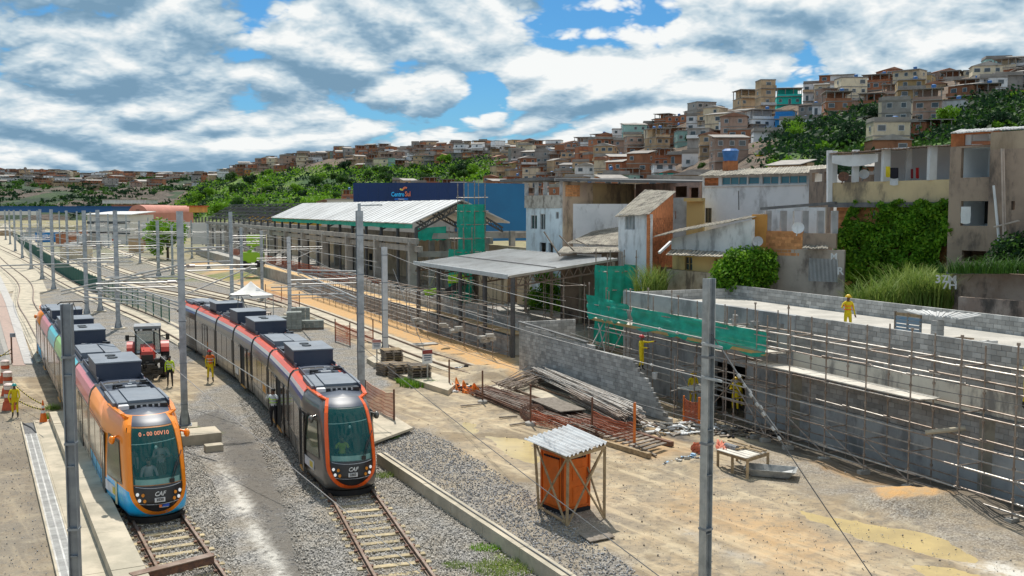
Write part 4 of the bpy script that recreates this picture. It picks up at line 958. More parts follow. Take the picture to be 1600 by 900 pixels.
def boxback(parent, name, L, Rr, dep, z0, z1, m, th=.2, roof=False, rear=True):
    L, Rr = Vector((L[0], L[1], 0)), Vector((Rr[0], Rr[1], 0)); d = Rr - L; n = Vector((-d.y, d.x, 0)).normalized()
    if n.y < 0: n = -n
    e = d.normalized() * .004; n0 = n * .23
    mb = MB()
    for p, q in ((L + e + n0, L + n * dep), (Rr - e + n0, Rr + n * dep)): 
        s = d.normalized() * (th if p.x < (L + Rr).x / 2 else -th); mb.hexa([(v.x, v.y, z0) for v in (p, q, q + s, p + s)], [(v.x, v.y, z1) for v in (p, q, q + s, p + s)])
    if rear:
        p, q = L + n * (dep + .003), Rr + n * (dep + .003); mb.hexa([(v.x, v.y, z0) for v in (p, q, q + n * th, p + n * th)], [(v.x, v.y, z1) for v in (p, q, q + n * th, p + n * th)])
    mb.build(name, m, parent)
    if roof: mb = MB(); q = [L + n * .0, Rr, Rr + n * (dep + .2), L + n * (dep + .2)]; mb.prism([v[:2] for v in q], z1 + .003, z1 + .2); mb.build('roof_slab', roof, parent)
    return n
def sheetroof(parent, q, nst, m, th=.04, wave=True, name='roof_sheet'):
    """q: front-left, front-right, back-right, back-left"""
    q = [Vector(v) for v in q]
    for k in range(nst):
        f0, f1 = k / nst, (k + 1) / nst; a, b, c, d = q[0].lerp(q[1], f0), q[0].lerp(q[1], f1), q[3].lerp(q[2], f1), q[3].lerp(q[2], f0)
        up = Vector((0, 0, rng.uniform(-.015, .03))); e = (a - d).normalized() * rng.uniform(-.08, .12); nw = 5 if wave else 1; mb = MB()
        for w_ in range(nw):
            g0, g1 = w_ / nw, (w_ + 1) / nw - .02; z_ = Vector((0, 0, .035 * (w_ % 2)))
            mb.slab([a.lerp(b, g0) + up + e + z_, a.lerp(b, g1) + up + e + z_, d.lerp(c, g1) + up + z_, d.lerp(c, g0) + up + z_], th + .03 * (w_ % 2))
        mb.build(name, m, parent)
wwhite = mat('old_white_paint', (.80, .81, .82), (.70, .72, .73), .85, sc_=.5, streak=(.26, .25, .24), sk=.55, bump=.15)
wblue = mat('pale_blue_paint', (.70, .80, .84), (.60, .69, .74), .85, sc_=.5, streak=(.2, .2, .2), sk=.5)
ochre = mat('ochre_render', (.66, .52, .30), (.54, .42, .25), .9, sc_=.4, streak=(.14, .115, .09), sk=.75)
tanw = mat('tan_render', (.46, .34, .26), (.56, .43, .29), .9, sc_=.35, streak=(.10, .08, .06), sk=.8, bump=.2)
brown = mat('stained_brown_render', (.38, .29, .22), (.25, .19, .15), .95, sc_=.35, streak=(.09, .075, .065), sk=.85, bump=.2)
yel = mat('yellow_render', (.66, .48, .20), (.58, .42, .18), .88, sc_=.4, streak=(.24, .17, .08), sk=.5)
orw = mat('orange_paint', (.72, .36, .10), (.62, .30, .08), .88, sc_=.6, streak=(.3, .16, .07), sk=.4)
brickm = mat('clay_brick', (.56, .21, .085), (.42, .15, .06), .92, sc_=3, rnd=.5, bump=.3)
brickl = mat('hollow_clay_block', (.70, .34, .14), (.54, .24, .10), .92, sc_=3, rnd=.45, bump=.3)
paned = mat('dark_window_glass', (.03, .045, .05), (.05, .06, .07), .12, spec=.8)
paneb = mat('blue_window_glass', (.03, .17, .24), (.04, .22, .28), .1, spec=.8)
framew = mat('window_frame', (.55, .56, .56), None, .6); framed = mat('dark_frame', (.10, .09, .08), None, .6)
def brickfield(parent, L, d, n, u0, u1, z0, z1, m, bw=.39, bh=.19, cap=300, ov=.012, name='brick', keep=1.0):
    """single bricks set proud of a wall face"""
    L = Vector(L); ln = d.length; dn = d.normalized(); rz = math.atan2(d.y, d.x); s0_, s1_ = u0 * ln, u1 * ln; nr = int((z1 - z0) / bh); c = 0; rest = MB()
    for r in range(nr):
        s = s0_ - (bw / 2 if r % 2 else 0)
        while s < s1_:
            a, b = max(s, s0_), min(s + bw - .018, s1_); s += bw
            if b - a < .08 or rng.random() > keep: continue
            p = L + dn * ((a + b) / 2) + n * (ov / 2 + rng.uniform(-.004, .006)) + Vector((0, 0, z0 + (r + .5) * bh))
            if c < cap: pbox(name, p, (b - a, .04, bh - .018), rz, m, parent)
            else: rest.box(p, (b - a, .04, bh - .018), rz)
            c += 1
    if rest.v: tag(rest.build('bricks', m, parent), kind='stuff')
# H1 tall white and beige block on the left
h1 = thing('house', 'tall white house with stained parapet left of the beige block behind the canopy', 'house', A(850, 400, 90).xy.to_3d())
L, Rr = G(822, 92), G(881, 85)
H, L_, d, n = fac(h1, 'wall', L, Rr, 0, Zat(325, 88), wblue, [(829, 839, 336, 358), (844, 852, 334, 359), (868, 873, 331, 342), (843, 853, 379, 395), (857, 864, 380, 395)])
for h in H[:3]: window(h1, L_, d, n, h, framew, paned, 2)
fac(h1, 'parapet', L + Vector((-.15, -.15, 0)), Rr + Vector((0, -.12, 0)), Zat(325, 88) + .003, Zat(305, 88), mat('stained_parapet', (.56, .53, .47), (.4, .37, .32), .9, streak=(.14, .12, .1), sk=.8))
for x in (823, 839, 853, 879): p = A(x, 0, 92 - 7 * (x - 822) / 59); bar('post', (p.x, p.y + .3, Zat(305, 88) + .003), (p.x, p.y + .3, 12.3), .35, .35, wwhite, h1)
boxback(h1, 'side_wall', L, Rr, 9, 0, 10.4, wwhite)
bar('roof_slab', G(820, 92.2).xy.to_3d() + Vector((0, 2, 12.5)), G(884, 85.2).xy.to_3d() + Vector((0, 2, 12.5)), 5, .25, concd, h1)
h1b = thing('house', 'blank beige block with peeling render and flat dark roof beside the tall white house', 'house', A(930, 400, 88).xy.to_3d())
L, Rr = G(882, 84.5), G(991, 92)
H, L_, d, n = fac(h1b, 'wall', L, Rr, 0, 12.2, tanw, [(912, 917, 328, 336)])
pz = MB(); pz.slab([L_ + d * uf(L_, Rr, 926) + n * .03 + Vector((0, 0, Zat(336, 88))), L_ + d * .99 + n * .03 + Vector((0, 0, Zat(322, 90))), L_ + d * .99 + n * .03 + Vector((0, 0, 12.1)), L_ + d * uf(L_, Rr, 926) + n * .03 + Vector((0, 0, 12.1))], .03); pz.build('render_patch', mat('ochre_patch', (.50, .36, .18), (.40, .28, .15), .9, sc_=.5, streak=(.17, .12, .08), sk=.8), h1b)
brickfield(h1b, L_, d, n, .01, .2, 11.0, 12.0, brickl)
mb = MB(); mb.slab([L + Vector((-.8, -.9, 12.45)), Rr + Vector((12, 0, 12.35)), Rr + Vector((8, 12, 12.9)), L + Vector((-.8, 12, 12.9))], .22); mb.build('roof_slab', concd, h1b)
h1c = thing('house', 'pinkish terrace house under a dark slab, right of the blank beige block', 'house', A(1040, 320, 92).xy.to_3d())
L, Rr = G(992, 92.2), G(1092, 86)
fac(h1c, 'wall', L, Rr, 0, 12.2, mat('pink_render', (.42, .27, .21), (.33, .22, .18), .9, streak=(.12, .09, .08), sk=.7), [(1052, 1072, 291, 308), (1076, 1090, 293, 309)]); boxback(h1c, 'side_wall', L, Rr, 8, 0, 12.2, brown)
# shed roofs below H1
h1d = thing('shed', 'low sheds with patchy grey and tan fibre roofs below the beige block', 'shed', A(930, 400, 78).xy.to_3d())
sheetroof(h1d, [A(885, 380, 78), A(975, 384, 76), A(995, 350, 86), A(925, 362, 86)], 12, fibro)
sheetroof(h1d, [A(870, 396, 74), A(968, 393, 73), A(970, 386, 76), A(880, 386, 77)], 12, fibro)
fac(h1d, 'wall', G(876, 77), G(966, 75), 0, 6.8, brown, [(900, 940, 397, 404)]); 
for k in range(3): bar('pole', A(875 + k * 22, 400 - 8 * k, 74), A(850 + k * 24, 362 + 6 * k, 75), .08, .08, woodg, h1d)
# H2 small house with brick side
h2 = thing('house', 'small white house with a brick side wall and steep ribbed fibre roof', 'house', A(1010, 400, 70).xy.to_3d())
L, Cc, Rr = G(966, 74), G(1015, 69.5), G(1051, 77)
H, L_, d, n = fac(h2, 'wall', L, Cc, 4, 9.62, wwhite, [(976, 992, 336, 359)]); window(h2, L_, d, n, H[0], framew, mat('grey_shutter', (.30, .33, .34), None, .5), 3)
H, L_, d, n = fac(h2, 'brick_wall', Cc, Rr, 4, 9.62, brickm, z1r=11.2); n = -n if n.dot(Vector((-1, -1, 0))) < -9 else n
brickfield(h2, L_, d, n, .0, .97, 5.2, 9.5, brickm, .30, .16, 300)
fac(h2, 'lower_wall', G(968, 74.3), G(1014, 69.9), 0, 4, brown)
sheetroof(h2, [A(961, 338, 74), A(1013, 335, 69), A(1056, 299, 77), A(1007, 297, 82)], 10, fibro)
# H2b pale yellow strip between
h2b = thing('house', 'narrow cream house between the small brick-sided house and the big white house', 'house', A(1085, 360, 79).xy.to_3d())
fac(h2b, 'wall', G(1051, 79.5), G(1072, 79), 0, Zat(309, 79), mat('grey_tiles', (.45, .47, .48), None, .7), [(1052, 1056, 330, 342)]); fac(h2b, 'cream_wall', G(1072, 78.6), G(1098, 77.6), 0, Zat(314, 78), yel); bar('eave', A(1070, 312, 78.4), A(1100, 312, 77.4), .4, .25, yel, h2b)
# H3 white gable wall over yellow wall
h3 = thing('house', 'low house with white gable wall above a yellow wall and flaking base', 'house', A(1100, 440, 64).xy.to_3d())
L, Rr = G(1049, 69), G(1174, 61)
zt = Zat(393, 65); H, L_, d, n = fac(h3, 'gable_wall', L, Rr, zt, Zat(373, 69), mat('white_gable', (.70, .71, .69), (.56, .57, .55), .85, sc_=.5, streak=(.13, .13, .13), sk=.55), z1r=Zat(343, 61))
sheetroof(h3, [L + Vector((-1.3, -.3, Zat(372, 69) + .1)), Rr + Vector((0, -.3, Zat(342, 61) + .1)), Rr + Vector((2, 5, Zat(342, 61) + .3)), L + Vector((1, 6, Zat(372, 69) + .4))], 14, fibro)
H, L_, d, n = fac(h3, 'yellow_wall', L + Vector((0, -.5, 0)), Rr + Vector((0, -.5, 0)), Zat(425, 65), zt - .25, yel, [(1070, 1082, 401, 423), (1117, 1131, 404, 420)])
for h in H: window(h3, L_, d, n, h, mat('ochre_frame', (.42, .30, .12), None, .8), paned, 2, rows=2)
fac(h3, 'base_wall', L + Vector((-.4, -.7, 0)), Rr + Vector((0, -.7, 0)), 0, Zat(425, 65) - .003, mat('flaking_wall', (.50, .43, .32), (.34, .27, .18), .95, sc_=.7, streak=(.11, .09, .07), sk=.8))
sheetroof(h3, [A(1040, 398, 66.5), A(1150, 401, 61), A(1165, 393, 62), A(1048, 390, 69)], 9, fibro)
bar('prop', A(1030, 395, 66), A(1048, 378, 67), .15, .15, whitep, h3)
# H3b orange wall with dish
h3b = thing('house', 'narrow orange painted wall with a satellite dish left of the brick terrace house', 'house', A(1185, 385, 63).xy.to_3d())
fac(h3b, 'wall', G(1174, 62.3), G(1198, 62), 3, Zat(335, 62), orw)
def dish(parent, c, r, m=None, tilt=(-.3, -.9, .35), name='satellite_dish'):
    m = m or whitep; mb = MB(); q = Vector(tilt).normalized().to_track_quat('Z', 'Y').to_matrix(); c = Vector(c)
    rings = [(r * k / 5, .35 * r * (k / 5) ** 2) for k in range(6)]; vs = [c + q @ Vector((a * math.cos(t * math.pi / 8), a * math.sin(t * math.pi / 8), b)) for a, b in rings for t in range(16)]
    mb.add(vs, [(i * 16 + k, i * 16 + (k + 1) % 16, (i + 1) * 16 + (k + 1) % 16, (i + 1) * 16 + k) for i in range(5) for k in range(16)])
    mb.cyl(c + q @ Vector((0, -r * .8, .3 * r)), c + q @ Vector((0, 0, r * .95)), .02, 5); mb.cyl(c, c - Vector((0, -.3, r * 1.2)), .035, 5)
    return mb.build(name, m, parent)
def dishthing(label, c, r, m=None): tag(dish(None, c, r, m), label, 'satellite dish')
dishthing('round dish leaning on the orange wall', A(1184, 378, 61), .32, mat('grey_dish', (.5, .5, .5), None, .6))
# H4 large white house with blue glass windows
h4 = thing('house', 'large white house with a strip of blue glass windows under a ribbed roof', 'house', A(1190, 340, 76).xy.to_3d())
L, Rr = G(1096, 79), G(1262, 72.5)
zt = Zat(273, 76)
H, L_, d, n = fac(h4, 'wall', L, Rr, 0, zt, wwhite, [(1099, 1121, 278, 291), (1126, 1165, 276, 289), (1167, 1184, 276, 288), (1189, 1214, 275, 288), (1217, 1258, 274, 287), (1101, 1111, 325, 348)])
for h, c in zip(H[1:5], (3, 1, 2, 3)): window(h4, L_, d, n, h, framew, paneb, c)
window(h4, L_, d, n, H[5], framed, paned, 2)
h0 = H[0]; mb = MB(); mb.slab([L_ + d * h0[0] - n * .1 + Vector((0, 0, h0[2])), L_ + d * h0[1] - n * .1 + Vector((0, 0, h0[2])), L_ + d * h0[1] - n * .1 + Vector((0, 0, h0[3])), L_ + d * h0[0] - n * .1 + Vector((0, 0, h0[3]))], .04); mb.build('infill_panel', brickm, h4); brickfield(h4, L_ - n * .1, d, n, h0[0], h0[1], h0[2], h0[3], brickm, .3, .12)
bar('sill', L_ + d * .02 + n * .06 + Vector((0, 0, Zat(290, 76))), L_ + d * .98 + n * .06 + Vector((0, 0, Zat(290, 76))), .14, .08, whitep, h4)
boxback(h4, 'side_wall', L, Rr, 7, 0, zt, wwhite)
sheetroof(h4, [A(1091, 275, 78.5), A(1297, 269, 70.5), A(1297, 258, 78), A(1110, 267, 87)], 22, fibro)
for k in range(5): bar('drain_pipe', A(1154 + .1 * k, 298 + k * 6, 76.0), A(1154 + .1 * k, 304 + k * 6, 76.0), .06, .06, concd, h4) if k < 5 else None
h4b = thing('house', 'dark stone stair bay with open frames between the white house and the balcony house', 'house', A(1278, 300, 70).xy.to_3d())
H, L_, d, n = fac(h4b, 'wall', G(1262, 71.5), G(1296, 68), 3, Zat(264, 70), brown, [(1266, 1282, 270, 284), (1285, 1294, 268, 285)]); bar('post', A(1296, 235, 63), A(1296, 318, 63), .28, .28, wwhite, h4b)
# H5 balcony house
h5 = thing('house', 'two storey house with ochre balcony parapet, white pillars and laundry', 'house', A(1390, 400, 60).xy.to_3d())
L, Rr = G(1297, 63), G(1492, 55.5)
zp0, zp1 = Zat(316, 59), Zat(283, 59.5)
fac(h5, 'parapet', L, Rr, zp0, zp1, ochre, th=.18)
mb = MB(); nn = Vector((.42, .9, 0)); q = [L + Vector((-.3, -.3, 0)), Rr + Vector((.1, -.3, 0)), Rr + nn * 6, L + nn * 6]; mb.prism([v[:2] for v in q], zp0 - .28, zp0 - .003); mb.build('floor_slab', concd, h5)
fac(h5, 'inner_wall', L + nn * 3.2 + (Rr - L) * .32, Rr + nn * 3.2, zp0, Zat(226, 59), mat('white_inner_wall', (.72, .74, .76), (.62, .64, .66), .8, sc_=.4), [(1410, 1412, 250, 285)])
fac(h5, 'back_wall', L + nn * 6, L + nn * 6 + (Rr - L) * .32, zp0, zp1 + .6, brown)
for x, wd_ in ((1300, .30), (1333, .34), (1380, .40), (1413, .25), (1452, .40), (1490, .34)):
    u = uf(L, Rr, x); p = L + (Rr - L) * u + nn * (.12 if x != 1413 else 1.6); bar('pillar', p + Vector((0, 0, zp1 - .02)), p + Vector((0, 0, Zat(236 - (x - 1297) * .05, p.y))), wd_, wd_, whitep, h5)
zr0, zr1 = Zat(241, 63), Zat(225, 55.5)
sheetroof(h5, [L + Vector((-.4, -.6, zr0)), Rr + Vector((.2, -.6, zr1)), Rr + nn * 6 + Vector((0, 0, zr1 + .25)), L + nn * 6 + Vector((0, 0, zr0 + .25))], 18, mat('rusty_fibre_sheet', (.36, .27, .21), (.24, .18, .14), .9, sc_=1, rnd=.25))
mb = MB(); p0, p1 = A(1300, 243, 62.2), A(1372, 240, 60)
for k in range(8): mb.slab([p0.lerp(p1, k / 8) + Vector((0, 0, -.45 - .25 * math.sin(k / 8 * 3.1))), p0.lerp(p1, (k + 1) / 8) + Vector((0, 0, -.45 - .25 * math.sin((k + 1) / 8 * 3.1))), p0.lerp(p1, (k + 1) / 8), p0.lerp(p1, k / 8)], .02)
mb.build('awning', whitep, h5)
# lower storey
zl = zp0 - .29
H, L_, d, n = fac(h5, 'clay_wall', L + nn * .5 + (Rr - L) * .04, Rr + nn * .5, 2, zl, brickl, [(1355, 1366, 329, 342)])
window(h5, L_, d, n, H[0], framew, paned, 3)
brickfield(h5, L_, d, n, .0, .33, 7.6, zl - .05, brickl, .39, .19, 140); brickfield(h5, L_, d, n, .88, .995, 4.2, zl - .05, brickl, .39, .19, 160)
h5b = thing('house', 'open terrace with grey posts over hollow clay block wall left of the vines', 'house', A(1250, 420, 62).xy.to_3d())
L2, R2 = G(1197, 62.0), G(1306, 59.5); zf = Zat(364, 61)
H, L_, d, n = fac(h5b, 'clay_wall', L2, G(1254, 60.7), Zat(400, 61), zf + .1, brickl); brickfield(h5b, L_, d, n, .0, 1, Zat(400, 61), zf + .05, brickl, .39, .19, 260)
fac(h5b, 'grey_wall', G(1254, 60.68), R2, Zat(388, 60), zf, brown)
H, L_, d, n = fac(h5b, 'lower_wall', L2, R2 + (R2 - L2) * .12, 0, Zat(390, 60) - .003, mat('patched_wall', (.52, .45, .38), (.38, .32, .27), .92, sc_=.6, streak=(.12, .10, .09), sk=.75), [(1264, 1310, 404, 440)])
mb = MB(); u0, u1, z0_, z1_ = H[0]
for k in range(22): f = u0 + (u1 - u0) * (k + .5) / 22; mb.beam(L_ + d * f + Vector((0, 0, z0_)), L_ + d * f + Vector((0, 0, z1_)), .03)
mb.build('window_grille', whitep, h5b); pb2 = MB(); pb2.slab([L_ + d * u0 - n * .2 + Vector((0, 0, z0_)), L_ + d * u1 - n * .2 + Vector((0, 0, z0_)), L_ + d * u1 - n * .2 + Vector((0, 0, z1_)), L_ + d * u0 - n * .2 + Vector((0, 0, z1_))], .02); pb2.build('shutter', mat('grey_shutter2', (.22, .21, .20), None, .8), h5b)
for x in (1199, 1223, 1257, 1281, 1303): u = uf(L2, R2, x); p = L2 + (R2 - L2) * u + Vector((.1, .35, 0)); bar('post', p + Vector((0, 0, zf)), p + Vector((0, 0, zl - .2)), .35, .3, mat('grey_post', (.42, .42, .43), None, .8), h5b)
fac(h5b, 'inner_wall', L2 + nn * 3.5, L2.lerp(R2, .72) + nn * 3.5, zf - .5, zl, wwhite, [(1212, 1226, 332, 358), (1238, 1256, 330, 366)])
bar('roof_edge', A(1190, 326, 61.7), A(1306, 317, 59.2), .5, .15, concd, h5b)
sheetroof(h5b, [A(1253, 388, 59.8), A(1294, 388, 58.7), A(1294, 384, 59.7), A(1256, 384, 60.6)], 3, fibro)
dishthing('white satellite dish standing on the clay block terrace wall', A(1247, 357, 60), .36)
dishthing('rusty satellite dish at the left end of the ochre balcony', A(1318, 277, 61.5), .32, rust)
dishthing('pale satellite dish behind the ochre balcony, right of the rusty one', A(1350, 273, 61.5), .30)
# laundry
for px0, px1, y0, y1, mcol, lb in ((1384, 1391, 260, 276, (.75, .6, .03), 'yellow cloth hanging on the balcony line'), (1391, 1404, 262, 278, (.02, .02, .03), 'black cloth hanging beside the yellow cloth'), (1387, 1400, 278, 289, (.7, .74, .8), 'pale blue towel over the ochre balcony parapet'), (1423, 1427, 264, 278, (.25, .02, .03), 'dark red strip of laundry left of the bright red one'), (1431, 1436, 262, 278, (.6, .03, .03), 'bright red cloth hanging in the balcony')):
    Yd = 58.5 if y1 < 280 else 58.9; p = [A(px0, y1, Yd), A(px1, y1, Yd), A(px1, y0, Yd), A(px0, y0, Yd)]
    if y1 > 280: p = [v + Vector((0, -.35, 0)) for v in p]
    netsheet('laundry', p, 6, 4, .03, lb, 'laundry', m=mat('cloth_%d_%d' % (px0, y0), mcol, None, .9), seed=px0)
# H5 right bay
h5c = thing('house', 'grey stained tower with white open rooms at the right of the balcony house', 'house', A(1525, 400, 54).xy.to_3d())
L3, R3 = A(1492.5, 0, 54.9), G(1555, 52.6)
H, L_, d, n = fac(h5c, 'wall', L3, R3, 2, Zat(228, 54), brown, [(1497, 1551, 230, 277), (1499, 1550, 314, 353), (1503, 1548, 392, 409)])
mb = MB()
for h, dep in ((H[0], 2.2), (H[1], 2.0)):
    u0, u1, z0_, z1_ = h; a, b = L_ + d * u0 - n * .23, L_ + d * u1 - n * .23; a2, b2 = a - n * dep, b - n * dep
    up = lambda v, z: Vector((v.x, v.y, z))
    mb.add([up(a, z0_), up(b, z0_), up(b2, z0_), up(a2, z0_), up(a, z1_), up(b, z1_), up(b2, z1_), up(a2, z1_)], [(3, 2, 6, 7), (0, 3, 7, 4), (2, 1, 5, 6), (0, 1, 2, 3), (4, 7, 6, 5)])
mb.build('room_lining', mat('white_room', (.76, .80, .82), (.66, .70, .72), .8, sc_=.6), h5c)
u0, u1, z0_, z1_ = H[1]; q = L_ + d * (u0 + (u1 - u0) * .2) - n * 2.2; pbox('doorway', (q.x, q.y, z0_ + 1.1), (1.3, .1, 2.0), math.atan2(d.y, d.x), paneb if False else darkm, h5c)
netsheet('towel', [L_ + d * (u0 + .02) + n * .05 + Vector((0, 0, z0_ + .15)), L_ + d * (u0 + .22) + n * .05 + Vector((0, 0, z0_ + .15)), L_ + d * (u0 + .22) + n * .05 + Vector((0, 0, z0_ + 1.0)), L_ + d * (u0 + .02) + n * .05 + Vector((0, 0, z0_ + 1.0))], 6, 4, .04, 'white towel hung over the sill of the open room', 'laundry', m=whitep)
boxback(h5c, 'side_wall', L3, R3, 7, 2, Zat(228, 54), brown)
fac(h5c, 'attic_wall', L3 + nn * .6, R3 + nn * .6, Zat(228, 54), Zat(206, 54), brickm, [(1501, 1546, 209, 226)]); bar('torn_panel', A(1503, 218, 55), A(1518, 218, 54.6), .05, .6, whitep, h5c); bar('torn_panel', A(1521, 214, 54.6), A(1545, 213, 54.2), .05, .4, whitep, h5c)
sheetroof(h5c, [A(1485, 208, 55), A(1625, 199, 50.5), A(1640, 196, 58), A(1500, 203, 62)], 12, roofw)
h5d = thing('house', 'tall brown stained wall with thin vertical pipes at the right edge', 'house', A(1590, 400, 52).xy.to_3d())
L4, R4 = A(1555.5, 0, 52.2), G(1680, 48.5)
H, L_, d, n = fac(h5d, 'wall', L4, R4, 2, Zat(232, 51), brown, [(1577, 1583, 314, 328)]); fac(h5d, 'upper_wall', L4, R4, Zat(232, 51) + .003, Zat(204, 51), mat('tan_upper_wall', (.44, .35, .25), (.36, .28, .2), .9, sc_=.5, streak=(.2, .15, .1), sk=.6))
boxback(h5d, 'side_wall', L4, R4, 7, 2, Zat(206, 51), brown)
for x in (1565, 1568, 1589): rod('pipe', A(x, 232, 51.2), A(x + 3, 372, 51.2), .05, mat('pale_pipe', (.5, .42, .36), None, .6), h5d)
rod('pipe', A(1553, 290, 52), A(1561, 376, 51.5), .07, whitep, h5d); rod('branch_pipe', A(1553, 355, 51.6), A(1592, 345, 50.6), .05, mat('pale_pipe'), h5d)
# low stained wall at the right
h6 = thing('retaining_wall', 'low stained retaining wall with flaking paint at the right of the tall grass', 'wall', A(1550, 470, 48).xy.to_3d())
stw = mat('stained_retaining_wall', (.46, .37, .31), (.33, .24, .19), .95, sc_=.6, streak=(.06, .055, .05), sk=.85, bump=.3)
fac(h6, 'wall', G(1484, 51), G(1700, 45.5), 0, Zat(427, 49), stw, th=.35); bar('cap', A(1483, 426, 50.9), A(1700, 424, 45.4), .5, .14, concd, h6)
fac(h6, 'lower_wall', G(1500, 48.5), G(1700, 44), 0, Zat(468, 47), stw, th=.3)
text('37M', .55, Matrix.Translation(A(1478, 437, 49.6) - h6.location) @ Matrix.Rotation(-.42, 4, 'Z') @ Matrix.Rotation(math.pi / 2, 4, 'X'), whitep, parent=h6); text('7H', .55, Matrix.Translation(A(1484, 446, 49.5) - h6.location) @ Matrix.Rotation(-.42, 4, 'Z') @ Matrix.Rotation(math.pi / 2, 4, 'X'), whitep, parent=h6)
text('M', .5, Matrix.Translation(A(1303, 401, 58.6) - h5b.location) @ Matrix.Rotation(-.4, 4, 'Z') @ Matrix.Rotation(math.pi / 2, 4, 'X'), whitep, parent=h5b); text('R', .6, Matrix.Translation(A(1313, 424, 58.4) - h5b.location) @ Matrix.Rotation(-.4, 4, 'Z') @ Matrix.Rotation(math.pi / 2, 4, 'X'), whitep, parent=h5b)
# terrain step the houses stand on (behind the block building)
mb = MB(); tw = thing('garden_wall', 'old mottled boundary wall behind the far parapet of the building', 'wall', A(1150, 440, 64).xy.to_3d())
fac(tw, 'wall', G(985, 75), G(1262, 64.5), 0, Zat(430, 64), stw)
# ------------------------------------------------------------------ plants near
def ptsbox(fn, n, seed):
    g = np.random.default_rng(seed); return np.array([fn(*g.random(3)) for _ in range(n)])
vn = thing('climbing_vine', 'thick green climbing vine covering the clay wall under the ochre balcony', 'vine', A(1390, 460, 57).xy.to_3d())
def vf(a, b, c):
    px = 1303 + a * 178; e = 14 * math.sin(a * 9) + 10 * math.sin(a * 23 + 1)
    top_ = 316 + max(0, (1335 - px) * 1.6) + (14 if 1347 < px < 1372 else 0) * 0; bot = 470
    py = top_ + (bot - top_) * b + 4 * math.sin(a * 31) * (1 - b)
    wd_ = 1 + .12 * math.sin(b * 8)
    px = 1392 + (px - 1392) * (wd_ if b > .3 else 1) - (6 if b < .8 else -14) * (b > .45)
    base = Vector((.38, .0)); Yw = 63 - 7.5 * (px - 1297) / 195
    return A(px, py, Yw - .1 - abs(c) * (.5 + .9 * b) - .35 * math.sin(px * .09) * math.sin(py * .11))
pts = [p for p in (tuple(vf(*x)) for x in np.random.default_rng(5).random((30000, 3)))]
pts = np.array(pts); pxs = 800 + pts[:, 0] / pts[:, 1] * F; pys = 326 - (pts[:, 2] - 10) / pts[:, 1] * F
hole = (pxs > 1340) & (pxs < 1372) & (pys < 350); hole &= np.random.default_rng(2).random(len(pts)) < .9
lump = vnoise(pxs, pys, .07, 3, 8) + .25 * vnoise(pxs, pys, .3, 2, 9)
pts = pts[(~hole) & (lump > .36)]
foliage_mass('vine_leaves', pts[: len(pts) * 2 // 3], .11, lf_vine, parent=vn, seed=2); foliage_mass('sun_tinted_leaves', pts[len(pts) * 2 // 3:] + np.array([0, -.12, .06]), .12, lf_bright, parent=vn, seed=3)  # last third takes a brighter green, sunlight painted into the leaf colour
mb = MB()
for k in range(9): x = 1310 + k * 19; mb.tube([A(x + 4 * math.sin(j + k), 470 - j * 30, 63 - 7.5 * (x - 1297) / 195 - .12) for j in range(5)], .05, 5)
mb.build('stems', bark, vn)
def grassclump(name, label, ellipses, n, hgt, m, seed, cat='grass', kind=None, wd=.035):
    g = np.random.default_rng(seed); V = []; Fq = []
    for i in range(n):
        e = ellipses[g.integers(len(ellipses))]; c = Vector(e[0]); a = g.uniform(0, 6.28); r = math.sqrt(g.random()); h = hgt * g.uniform(.45, 1.1) * e[3]
        p = Vector((c.x + e[1] * r * math.cos(a), c.y + e[2] * r * math.sin(a), c.z)); b = g.uniform(0, 6.28); ln = Vector((math.cos(b), math.sin(b), 0)); sd_ = Vector((-ln.y, ln.x, 0)) * wd * g.uniform(.6, 1.3); k0 = len(V); bend = g.uniform(.2, .75) * h
        for t in (0, .4, .75, 1.0):
            q = p + ln * bend * t * t + Vector((0, 0, h * (t - .28 * t * t))); w_ = sd_ * (1 - t * .85); V += [tuple(q - w_), tuple(q + w_)]
        Fq += [(k0 + 2 * j, k0 + 2 * j + 1, k0 + 2 * j + 3, k0 + 2 * j + 2) for j in range(3)]
    t = thing(name, label, cat, ellipses[0][0]) if not kind else None
    if t: V = [tuple(Vector(v) - Vector(ellipses[0][0])) for v in V]
    o = link('blades' if t else name, npmesh(name, V, Fq, m), t)
    if kind: tag(o, kind=kind)
    return t
gA = lambda px, py, Y: tuple(A(px, py, Y))
grassclump('tall_grass', 'clump of tall bright elephant grass between the vines and the stained wall', [(gA(1415, 488, 53), 2.2, 1.4, 1.0), (gA(1375, 488, 54), 1.5, 1.2, .8), (gA(1458, 480, 51.5), 1.2, 1.0, 1.0), (gA(1350, 490, 55), 1, .8, .6), (gA(1440, 470, 54.5), 1.8, 1.2, 1.0)], 3400, 2.7, lf_grass, 11)
grassclump('tall_grass', 'narrow clump of pale reeds beside the green netted tower', [(gA(1016, 462, 66), 1.0, .8, 1.0), (gA(1022, 458, 67), .8, .8, 1.1)], 420, 2.4, lf_grass, 12)
grassclump('tall_grass', 'low weeds growing along the top of the stained retaining wall', [(gA(1500 + k * 22, 427, 49 - k * .5), 1.1, .5, .5 + .2 * (k % 2)) for k in range(6)], 700, 1.6, lf_mid, 13)
